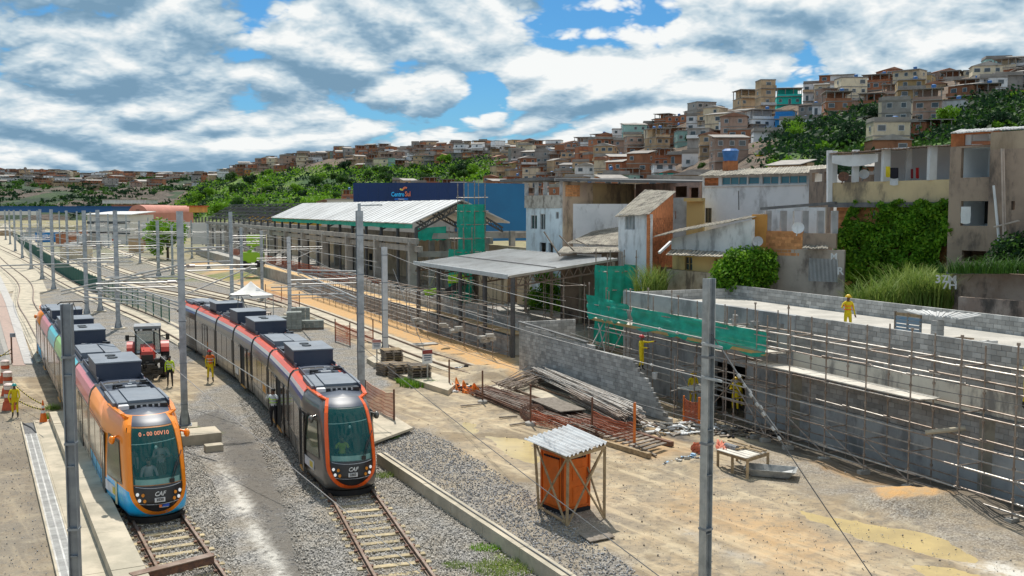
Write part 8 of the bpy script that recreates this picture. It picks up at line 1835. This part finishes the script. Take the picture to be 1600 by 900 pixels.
# posts and orange net fences
def post(label, px, py, h, m, r=.045, base=True, sign=None):
    p = P(px, py); t = thing('fence_post', label, 'post', p); rod('pole', p, p + Vector((0, 0, h)), r, m, t, 8)
    if base: mb = MB(); mb.lathe(p, [(.26, 0), (.26, .12), (.2, .16)], 12); mb.build('base', conc, t)
    return t
post('orange fence post with round concrete base right of the shelter', 991, 703, 2.0, mat('orange_post', (.70, .18, .03), None, .6), .06)
post('brown fence post standing in the middle of the rod pile', 829, 664, 1.9, rust); post('brown fence post at the left of the rod pile with a small sign', 754, 630, 1.7, rust); post('brown fence post behind the right end of the rod pile', 925, 680, 1.7, rust)
post('brown post on the concrete pad by the orange net heap', 702, 606, 1.6, rust); post('brown fence post right of the dark tram nose', 616, 665, 1.7, rust); post('shorter brown post hidden at the left end of the net fence by the dark tram', 571, 640, 1.5, rust, base=False)
post('orange post at the left of the sagging net near the mast', 1068, 665, 1.4, mat('orange_post')); post('orange post at the right of the sagging net near the mast', 1092, 672, 1.5, mat('orange_post'), .06)
for k, (px, py) in enumerate(((524, 533), (547, 540), (583, 534), (440, 470), (468, 482), (415, 468))): post('thin brown fence post beside the station track, %s' % ('by the double net', 'right end of the double net', 'between track and mast', 'left of the block pallets', 'just behind the block pallets', 'near the tent')[k], px, py, 1.7, rust, base=False)
def netfence(label, a, b, h0, h1, seed, n=18, m=None):
    a, b = Vector(a), Vector(b); t = thing('net_fence', label, 'net fence', a); mb = MB(); m = m or orangenet; nr = 7
    P_ = lambda u, v: a.lerp(b, u) + Vector((0, 0, h0 + (h1 - h0) * v - .12 * math.sin(math.pi * u) * v + .06 * mnoise.noise(Vector((u * 6, v * 3, seed))))) + Vector((0, .12 * mnoise.noise(Vector((u * 5, v * 2, seed + 5))), 0))
    nu = n * 2
    for j in range(nr + 1):
        for i in range(nu): mb.beam(P_(i / nu, j / nr), P_((i + 1) / nu, j / nr), .022)
    for i in range(nu + 1):
        for j in range(0, nr): mb.beam(P_(i / nu, j / nr), P_(i / nu, (j + 1) / nr), .018)
    mb.build('net', m, t)
netfence('salmon net fence right of the dark tram nose', P(573, 641), P(616, 664), .15, 1.45, 1, 22, mat('salmon_mesh', (.62, .27, .18), None, .8)); netfence('orange net fence beside the station track above the gravel', P(524, 533), P(547, 541), .1, 1.5, 2, 12); netfence('second orange net span near the station track', P(540, 528), P(583, 536), .1, .9, 3, 12)
netfence('orange net fence in front of the pipe pile and timber deck', P(925, 680), P(991, 702), .2, 1.1, 4, 20, mat('dull_orange_net', (.50, .13, .06), None, .8)); netfence('orange net fence along the rod pile', P(829, 664), P(925, 680), .05, .7, 5, 20, mat('dull_orange_net')); netfence('sagging orange net between the two orange posts', P(1068, 665), P(1092, 672), .2, 1.3, 6, 12, mat('dull_orange_net')); netfence('orange net fence at the tent end of the station track', P(415, 468), P(468, 482), .1, 1.2, 7, 14)
netsheet('net_heap', [P(705, 608, .1), P(752, 618, .1), P(748, 604, .55), P(712, 598, .3)], 26, 12, .3, 'bright orange net thrown in a heap by the station track', 'net', m=mat('bright_net', (.85, .22, .03), None, .8), seed=9)
netsheet('net_heap', [P(1082, 700, .1), P(1098, 705, .1), P(1100, 695, .5), P(1086, 690, .4)], 14, 8, .25, 'small salmon net heap at the rubble left of the near mast', 'net', m=mat('salmon_net'), seed=10)
for k in range(9): pass
of = thing('net_fence', 'long orange net fence on the platform among the station columns', 'net fence', S(40, 2.2, 1.5))
for q in range(10): a, b = S(36 + q * 10, 2.2, 1.5), S(45.5 + q * 10, 2.2, 1.5); mb = MB(); [mb.beam(a + Vector((0, 0, .2 + j * .25)), b + Vector((0, 0, .2 + j * .25 + .05 * math.sin(q + j))), .05) for j in range(5)]; [mb.beam(a.lerp(b, i / 12), a.lerp(b, i / 12) + Vector((0, 0, 1.2)), .04) for i in range(13)]; mb.build('net_panel', orangenet, of)
# sign boards
def sign(label, px, py, h, w_, hh, head, rz=.3):
    p = P(px, py, .25); t = thing('sign_board', label, 'sign', p); rod('pole', p, p + Vector((0, 0, h)), .045, conc, t, 8); c = p + Vector((0, -.06, h)); pbox('board', c, (w_, .03, hh), rz, whitep, t); rx = Vector((math.cos(rz), math.sin(rz), 0)); ny = Vector((math.sin(rz), -math.cos(rz), 0)) * .022
    pbox('header', c + Vector((0, 0, hh * .34)) + ny, (w_ * .98, .02, hh * .28), rz, head, t)
    for k in range(3): pbox('text_line', c + Vector((0, 0, hh * (.08 - .16 * k))) + ny, (w_ * (.75, .7, .6)[k], .015, hh * .06), rz, mat('sign_ink', (.05, .08, .15), None, .7), t)
    return t
sign('white sign with brown red header standing in front of the right pallets', 668, 592, 1.3, .62, .8, mat('sign_maroon', (.30, .06, .05), None, .6), .5); sign('small white sign with faint red header at the left end of the concrete pad', 589, 566, 1.15, .55, .62, mat('sign_red_faint', (.55, .25, .22), None, .6), .2)
# pallets
def pallets(label, px, py, n, rz, z0_=.0):
    p = P(px, py, z0_); t = thing('pallet_stack', label, 'pallets', p, rz)
    for k in range(n):
        z_ = k * .145; j = rng.uniform(-.05, .05)
        for q in range(5): pbox('deck_board', (j, -.48 + q * .24, z_ + .125), (1.2, .14, .022), 0, woodg if rng.random() < .6 else wood, t, world=False)
        for q in (-1, 0, 1): pbox('stringer', (j + q * .53, 0, z_ + .065), (.1, 1.12, .09), 0, woodg, t, world=False)
    return t
pallets('back stack of wooden pallets on the concrete pad', 612, 570, 7, .35, .3); pallets('front middle stack of weathered pallets below the white mast', 626, 590, 6, .45); pallets('right stack of wooden pallets behind the sign', 655, 588, 5, .3, .3); pallets('low left stack of pallets at the pad edge', 607, 585, 5, .6)
# concrete block cubes by mast
def cube(label, px, py, nx, ny, nz, rz):
    p = P(px, py); t = thing('block_pallet', label, 'concrete blocks', p, rz); 
    for i in range(nx):
        for j in range(ny):
            for k in range(nz): pbox('block', ((i - nx / 2 + .5) * .4, (j - ny / 2 + .5) * .3, .14 + k * .2 + .1), (.385, .285, .19), 0, blockg, t, world=False)
    pbox('pallet', (0, 0, .06), (nx * .4, ny * .3, .12), 0, woodg, t, world=False)
blockg = mat('grey_green_block', (.27, .29, .27), (.22, .24, .22), .95, rnd=.35)
cube('tall cube of grey green blocks at the mast foot', 460, 516, 3, 4, 7, .2); cube('second cube of blocks behind the mast', 470, 504, 4, 4, 6, .2); cube('low pale block pile right of the cubes', 487, 514, 5, 3, 3, .2); cube('small pile of blocks left of the tall cube', 443, 512, 2, 3, 4, .2); cube('single layer of blocks far left by the mast', 433, 509, 2, 2, 2, .2)
t = thing('work_bench', 'small steel frame bench beside the white tent', 'bench', P(409, 505)); 
for a, b in ((-.7, -.35), (.7, -.35), (.7, .35), (-.7, .35)): q = P(409, 505); rod('leg', q + Vector((a, b, 0)), q + Vector((a, b, .9)), .04, blk, t)
pbox('top', P(409, 505) + Vector((0, 0, .92)), (1.6, .9, .06), 0, steel, t)
# white tent
tt_ = thing('tent', 'small white pavilion tent behind the dark tram', 'tent', P(393, 492)); c = P(393, 496); wt = mat('tent_white', (.80, .78, .74), (.72, .70, .66), .85)
mb = MB(); n = 16; hw2 = 1.75; Z0, Z1 = 2.15, 3.35; vs = []
for j in range(7):
    f = j / 6
    for i in range(n): a = 2 * math.pi * (i + .5) / n; s_ = max(abs(math.cos(a)), abs(math.sin(a))); rr = hw2 * (1 - f) / s_ ; vs.append(c + Matrix.Rotation(.45, 3, 'Z') @ Vector((rr * math.cos(a), rr * math.sin(a), Z0 + (Z1 - Z0) * f ** 1.5)))
mb.add(vs, [(j * n + i, j * n + (i + 1) % n, (j + 1) * n + (i + 1) % n, (j + 1) * n + i) for j in range(6) for i in range(n)]); mb.add([v for v in vs[:n]] + [v - Vector((0, 0, .25)) for v in vs[:n]], [(i, i + n, (i + 1) % n + n, (i + 1) % n) for i in range(n)]); mb.build('canopy', wt, tt_)
for a, b in ((-1, -1), (1, -1), (1, 1), (-1, 1)): q = c + Matrix.Rotation(.45, 3, 'Z') @ Vector((a * 1.65, b * 1.65, 0)); rod('pole', q, q + Vector((0, 0, 2.2)), .035, galv, tt_)
# barriers, cones and tape on the left
def barrier(label, px, py, h=1.15, w_=.62):
    p = P(px, py); t = thing('plastic_barrier', label, 'barrier', p, .2); mb = MB(); s_ = w_ / 2
    mb.hexa([(-s_, -.24, 0), (s_, -.24, 0), (s_, .24, 0), (-s_, .24, 0)], [(-s_ * .8, -.14, .42), (s_ * .8, -.14, .42), (s_ * .8, .14, .42), (-s_ * .8, .14, .42)]); mb.build('base', redw, t, local=True)
    for k in range(4): mb = MB(); mb.lathe((0, 0, .42 + k * .2), [(.20, 0), (.235, .03), (.235, .15), (.20, .19)], 14); mb.build('ring', redw if k % 2 == 0 else mat('tape_pale', (.72, .62, .55), None, .6), t, local=True)
    mb = MB(); mb.lathe((0, 0, 1.22), [(.235, 0), (.24, .04), (.15, .1)], 14); mb.build('cap', mat('pale_cap', (.75, .6, .55), None, .6), t, local=True)
barrier('nearest orange barrier with ringed drum at the left edge', 15, 640); barrier('middle orange barrier with striped tape at the left edge', 13, 618); barrier('farthest orange barrier at the left edge', 9, 598)
def cone(label, px, py):
    p = P(px, py); t = thing('traffic_cone', label, 'cone', p); mb = MB(); mb.box((0, 0, .03), (.42, .42, .06)); mb.build('foot', whitep, t, local=True)
    mb = MB(); mb.lathe((0, 0, .05), [(.18, 0), (.11, .45), (.10, .46)], 12); mb.lathe((0, 0, .64), [(.085, 0), (.07, .1), (.065, .1)], 12); mb.lathe((0, 0, .86), [(.06, 0), (.03, .22), (.0, .26)], 12); mb.build('body', orangep, t, local=True)
    mb = MB(); mb.lathe((0, 0, .51), [(.10, 0), (.085, .13)], 12); mb.lathe((0, 0, .74), [(.07, 0), (.06, .12)], 12); mb.build('band', whitep, t, local=True)
cone('orange and white traffic cone left of the platform end', 68, 662)
def tape(label, a, b, z0_=.95, z1_=.7):
    a, b = P(*a, z0_), P(*b, z1_); mb = MB(); n = 26
    for k in range(n): f0, f1 = k / n, (k + 1) / n; g = lambda f: a.lerp(b, f) - Vector((0, 0, .5 * f * (1 - f))); mb.beam(g(f0), g(f1), .012, .06, mi=k % 2)
    tag(mb.build('barrier_tape', [mat('tape_yellow', (.75, .62, .08), None, .6), blkc]), label, 'tape')
tape('yellow and black tape from the nearest barrier to the cone', (17, 618), (68, 640)); tape('second yellow and black tape from the middle barrier to the cone', (22, 600), (68, 632)); tape('striped tape running left from the short post', (-40, 555), (18, 552), .9, 1.0); tape('upper striped tape running left from the short post', (-40, 575), (18, 545), 1.0, 1.2)
t = thing('signal_post', 'short brown post with grey box at the crossing', 'post', P(19, 568)); p = P(19, 568); rod('pole', p, p + Vector((0, 0, 1.9)), .05, rust, t); pbox('box', p + Vector((.1, 0, 1.85)), (.3, .16, .25), .2, galvd, t)
t = thing('gate_post', 'pair of grey posts standing at the end of the left track slab', 'post', P(66, 562)); p = P(66, 562); rod('pole', p, p + Vector((0, 0, 2.2)), .05, galv, t); rod('pole', p + Vector((.22, 0, 0)), p + Vector((.22, 0, 2.2)), .05, galv, t); pbox('foot', p + Vector((.1, 0, .1)), (.7, .3, .12), .2, conc, t)
mb = MB(); mb.tube([P(34, 660, .06), P(50, 668, .06), P(60, 678, .07), P(68, 684, .08)], .03, 5); tag(mb.build('hose', wirem), 'thin black hose trailing across the yard below the cone', 'hose')
# things on roof slab
t = thing('block_shelter', 'makeshift shelter of blocks and corrugated sheets on the roof slab', 'shelter', A(1480, 520, 40.5).xy.to_3d() + Vector((0, 0, 4.75)))
for k in range(4): pbox('block', A(1466, 524, 40.6).xy.to_3d() + Vector((0, .1, 4.85 + k * .2)), (.4, .3, .19), .4, block, t)
pbox('block', A(1458, 524, 40.4).xy.to_3d() + Vector((0, .05, 4.85)), (.6, .35, .2), .4, block, t); pbox('cardboard', A(1500, 524, 39.6).xy.to_3d() + Vector((0, 0, 4.95)), (.9, .6, .05), .5, mat('cardboard', (.35, .24, .15), None, .9), t)
sheetroof(t, [A(1436, 491, 41.6), A(1500, 498, 39.6), A(1534, 492, 40.6), A(1412, 484, 43.6)], 5, roofw)
t = thing('blue_pallet', 'upright blue and tan pallet leaning beside the makeshift shelter', 'pallet', A(1423, 505, 42.2).xy.to_3d() + Vector((0, 0, 4.75))); zz = Zat(512, 39)
bl_ = mat('pallet_blue', (.10, .22, .34), (.2, .25, .3), .8); 
for k in range(6): a = Vector((X(1403, 42.8), 42.8, 4.83 + k * .155)); b = Vector((X(1443, 41.6), 41.6, 4.83 + k * .155)); bar('slat', a, b, .03, .12, bl_ if k % 5 else wood, t)
for f in (0, .5, 1): a = Vector((X(1403, 42.8), 42.8, 4.76)).lerp(Vector((X(1443, 41.6), 41.6, 4.76)), f) + Vector((0, .06, 0)); bar('stringer', a, a + Vector((0, 0, .95)), .08, .08, woodg, t)
for k, (px, py) in enumerate(((1273, 491), (1286, 497), (1340, 505), (1379, 500), (1395, 512), (1530, 531), (1576, 530), (1237, 487), (1190, 482), (1160, 486))):
    Yb = 43 - (px - 1273) * .022; mb = MB(); z_ = 4.74
    for j in range(rng.choice((2, 3, 4))): mb.box((X(px, Yb) + rng.uniform(-.15, .15), Yb + 1.2 + rng.uniform(-.1, .1), z_ + .1 + (j // 2) * .2), (.39, .19, .19), rng.uniform(0, 2))
    tag(mb.build('loose_blocks', blockd if k % 2 else block), 'small pile of loose blocks on the roof slab, %s from the left' % (ordn[[3, 4, 5, 6, 7, 8, 9, 2, 1, 0][k]]), 'block pile')
mb = MB(); c = A(1023, 592, 51); mb.lathe(c, [(.12, 0), (.15, .32), (.14, .32)], 12); tag(mb.build('bucket', whitep), 'white bucket on the scaffold deck by the stepped wall', 'bucket')
for k, (a, b) in enumerate((((925, 540), (945, 500)), ((935, 545), (955, 500)), ((945, 550), (935, 505)), ((955, 552), (975, 515)), ((900, 528), (960, 545)), ((890, 520), (985, 552)))):
    mb = MB(); mb.tube([A(*a, 56), A(*b, 57)], .035, 5); tag(mb.build('steel_tube', steell), '%s loose tube leaning above the stepped wall, counted from left' % ordn[k], 'tube')
# spoil on the platform and the excavator behind
ex = thing('excavator', 'lime green excavator half hidden under the canopy', 'excavator', A(680, 470, 92).xy.to_3d() + Vector((0, 0, 0))); lime = paint('lime_paint', (.30, .55, .02))
q = lambda px, py, Y=92: A(px, py, Y)
mb = MB(); mb.hexa([q(652, 490), q(672, 492), q(672, 492, 94), q(652, 490, 94)], [q(653, 466), q(668, 470), q(668, 470, 94), q(653, 466, 94)]); mb.beam(q(663, 458), q(686, 454), 1.0, .5); mb.hexa([q(700, 443), q(735, 440), q(735, 440, 94), q(700, 443, 94)], [q(700, 430), q(722, 428), q(722, 428, 94), q(700, 430, 94)]); mb.build('body', lime, ex)
mb = MB(); mb.beam(q(697, 455), q(728, 440), .45); mb.beam(q(720, 445), q(700, 460), .35); mb.hexa([q(650, 474), q(705, 484), q(705, 484, 94), q(650, 474, 94)], [q(655, 462), q(700, 466), q(700, 466, 94), q(655, 462, 94)]); mb.box(q(680, 478), (3, 2, 1)); mb.build('arm', blk, ex)
pile('covered_spoil', 'grey plastic sheeting and spoil on the platform under the canopy', 'rubble', 700, 500, 10, 1, 1, .2, [whitep, conc], (.2, .5), 12)
lv = thing('site_vehicle', 'small lime site vehicle among the far station columns', 'vehicle', A(395, 410, 150).xy.to_3d() + Vector((0, 0, 1.45))); b0 = A(395, 405, 150); mb = MB(); mb.box((b0.x, b0.y, 2.9), (3.0, 2, 1.5)); mb.box((b0.x + .4, b0.y, 5.4), (2.2, 1.4, 1.6)); mb.beam((b0.x - .8, b0.y, 3.4), (b0.x + .9, b0.y, 5.2), .4); mb.build('body', lime, lv); mb = MB(); [mb.cyl((b0.x + a, b0.y - 1.1, 1.95), (b0.x + a, b0.y + 1.1, 1.95), .5, 10) for a in (-1, 1)]; mb.build('wheel', dark, lv)
for k, (px, py, n_) in enumerate(((655, 506, 3), (712, 520, 3), (761, 535, 4), (690, 512, 2))): p = P(px, py, 1.54); mb = MB(); [mb.box(p + Vector((rng.uniform(-.3, .3), rng.uniform(-.2, .2), .1 + j * .12)), (.5, .4, .2), rng.uniform(0, 1)) for j in range(n_)]; tag(mb.build('block_heap', conc), 'small heap of pale blocks on the platform edge, %s' % ('leftmost', 'third from the left', 'rightmost', 'second from the left')[k], 'block pile')
for k, (px, py) in enumerate(((662, 541), (735, 558))): p = P(px, py); t = thing('concrete_cover', ('thick concrete cover slab on the sand beside the track', 'smaller concrete slab piece on the sand near the block wall')[k], 'slab', p); pbox('slab', p + Vector((0, 0, .12)), (1.9 - .5 * k, 1.0, .16), .5, conc, t); pbox('prop', p + Vector((0, 0, .03)), (1.2, .6, .1), .5, woodg, t)
# ------------------------------------------------------------------ middle distance on the left
def simple(name, label, cat, px0, px1, top, bot, Y, m, dep=12, roof=None, ov=.4, gable=0):
    x0, x1 = X(px0, Y), X(px1, Y); z0_, z1_ = max(0, Zat(bot, Y)), Zat(top, Y); t = thing(name, label, cat, ((x0 + x1) / 2, Y, z0_)); mb = MB(); mb.prism([(x0, Y), (x1, Y), (x1, Y + dep), (x0, Y + dep)], min(z0_, 0) if z0_ < 2 else z0_, z1_); mb.build('wall', m, t)
    if roof: mb = MB(); mb.hexa([(x0 - ov, Y - ov, z1_ + .01), (x1 + ov, Y - ov, z1_ + .01), (x1 + ov, Y + dep, z1_ + gable + .01), (x0 - ov, Y + dep, z1_ + gable + .01)], [(x0 - ov, Y - ov, z1_ + .25), (x1 + ov, Y - ov, z1_ + .25), (x1 + ov, Y + dep, z1_ + gable + .25), (x0 - ov, Y + dep, z1_ + gable + .25)]); mb.build('roof', roof, t)
    return t, x0, x1, z0_, z1_
wl = mat('far_white', (.66, .65, .62), (.56, .55, .53), .85, sc_=.1)
t, x0, x1, z0_, z1_ = simple('depot_building', 'long white depot building with a pale roof in the left middle distance', 'building', 138, 204, 336, 378, 300, wl, 20, roofw, .8, .8)
for k in range(10): pbox('window', ((x0 + (x1 - x0) * (k + .5) / 10), 299.95, z1_ - 2.2), (1.6, .12, .7), 0, paned, t)
for k in range(8): pbox('window', ((x0 + (x1 - x0) * (k + .5) / 8), 299.95, z1_ - 5.2), (1.6, .12, .8), 0, paned, t)
pbox('stripe', ((x0 + x1) / 2, 299.9, .9), (x1 - x0, .1, .8), 0, redw, t)
def dome(label, px, top, bot, wpx, Y):
    c = X(px, Y); r = wpx / 2 * Y / F; zt_ = Zat(top, Y); t = thing('round_shed', label, 'shed', (c, Y, 0)); pk = mat('salmon_sheet', (.56, .24, .18), (.48, .20, .15), .7, sc_=.2); mb = MB(); n = 20; vs = []
    for y in (Y, Y + 30):
        for i in range(n + 1): a = math.pi * i / n; vs.append((c + r * math.cos(a), y, max(0, zt_ - r + r * math.sin(a)) if i not in (0, n) else 0))
    mb.add(vs, [(i, i + 1, i + n + 2, i + n + 1) for i in range(n)] + [tuple(range(n + 1))]); mb.build('shell', pk, t); mb = MB(); mb.box((c, Y - .1, zt_ - r * .9), (r * .35, .1, r * .9)); mb.build('door', mat('door_brown', (.3, .14, .10), None, .8), t)
dome('large salmon barrel roofed shed beside the white depot', 217, 320, 350, 31, 340); dome('smaller salmon barrel roofed shed behind the tree', 251, 321, 345, 24, 370)
simple('warehouse', 'low blue roofed hall stretching along the foot of the far hill', 'building', -40, 178, 323, 332, 520, mat('far_blue', (.02, .09, .28), (.03, .12, .3), .7), 30, mat('far_blue_roof', (.02, .10, .34), None, .6))
simple('warehouse', 'low brown brick hall right of the long blue roof', 'building', 176, 232, 320, 330, 560, HC['red brick'], 30, tilem)
simple('warehouse', 'pale low shed row under the far hill', 'building', 162, 230, 312, 318, 600, HC['white'], 20, sheetm)
simple('boundary_wall', 'pale boundary wall behind the small tree and yard', 'wall', 222, 296, 347, 372, 235, wl, 1)
simple('boundary_wall', 'long pale wall behind the yellow banded frame', 'wall', 300, 392, 348, 382, 228, wl, 1)
simple('boundary_wall', 'white boundary wall under the far left masts', 'wall', -60, 60, 330, 336, 420, wl, 1)
yb = thing('yellow_band', 'yellow fascia band under the open roof skeleton', 'fascia', S(104, 13, 7)); bar('band', S(104, 12.2, 7.9), S(172, 12.2, 7.9), .2, 1.4, mat('band_yellow', (.75, .42, .02), None, .6), yb)
simple('hut', 'small white hut on the slope behind the station roof', 'hut', 512, 556, 312, 322, 260, wl, 8, sheetm)
simple('kiosk', 'orange and blue kiosk roof near the roof skeleton', 'kiosk', 297, 316, 323, 332, 250, orw, 5, redw)
tree((X(262, 200), 200, 0), 4.4, lf_bright, 'lone green tree before the salmon barrel sheds', h=4.6)
tree((X(245, 205), 205, 0), 3.0, lf_bright, 'smaller yellowish tree left of the lone green tree', h=3.6)
g = random.Random(44)
for k in range(46):
    px = g.uniform(-20, 235); Y = g.uniform(200, 430); x = X(px, Y); w_ = g.uniform(3, 10); hh = g.uniform(1.2, 3.4); m = g.choice((wl, HC['grey render'], HC['cream'], HC['red brick'], sheetm, roofw, HC['tan render'], HC['bright blue'] if g.random() < .2 else HC['white']))
    if abs(x - float(np.interp(Y, [c.y for c in cv1], [c.x for c in cv1]))) < w_ / 2 + 3 or abs(x - float(np.interp(Y, [c.y for c in cv2], [c.x for c in cv2]))) < w_ / 2 + 3: continue
    nm, ct = g.choice((('storage_container', 'container'), ('site_hut', 'hut'), ('material_stack', 'stack')))
    t = thing(nm, 'pale distant yard %s among the thicket of poles, %s' % (ct, 'left part' if px < 100 else 'right part'), ct, (x, Y, 0), g.uniform(-.2, .6), 'huts and stacks in the distant yard'); mb = MB(); mb.box((0, 0, hh / 2), (w_, 2.5, hh)); mb.build('body', m, t, local=True); mb = MB(); mb.box((0, 0, hh + .06), (w_ + .3, 2.8, .12)); mb.build('lid', g.choice((roofw, sheetm)), t, local=True)
# mast on far hill
t = thing('radio_mast', 'thin radio mast on the far left ridge', 'mast', (X(44, 1250), 1250, Zat(272, 1250))); rod('pole', (X(44, 1250), 1250, Zat(285, 1250)), (X(44, 1250), 1250, Zat(261, 1250)), .9, steel, t); rod('drum', (X(44, 1250), 1250, Zat(265, 1250)), (X(44, 1250), 1250, Zat(262, 1250)), 1.8, steel, t)
# ------------------------------------------------------------------ labels: nothing shared that the photo tells apart
def scr(o): v = o.matrix_basis.translation; return (800 + v.x / max(v.y, 1) * F, 326 - (v.z - 10) / max(v.y, 1) * F)
tops_ = [o for o in bpy.data.objects if o.parent is None and o.get('category') and o.get('label')]
by = {}
for o in tops_: by.setdefault(o['label'], []).append(o)
for lb, os_ in list(by.items()):
    if len(os_) < 2: continue
    os_.sort(key=lambda o: scr(o)[0]); n = len(os_)
    if n <= 12:
        for i, o in enumerate(os_): o['label'] = '%s, %s of %s rightward' % (lb, ORD[i + 1], NUMW[n])
    else:
        m_ = math.ceil(n / 6); parts_ = [os_[i::1][:0] for i in range(0)]
        per = math.ceil(n / m_)
        for i, o in enumerate(os_):
            b_, j = divmod(i, per); o['label'] = '%s, %s of %s in %s cluster' % (lb, ORD[j + 1], NUMW[min(per, n - b_ * per)], (ORD + ['thirteenth'])[b_ + 1])
for o in tops_:
    w_ = o['label'].split()
    if len(w_) > 16: o['label'] = ' '.join(w_[:16]).rstrip(',')
bpy.context.view_layer.update()
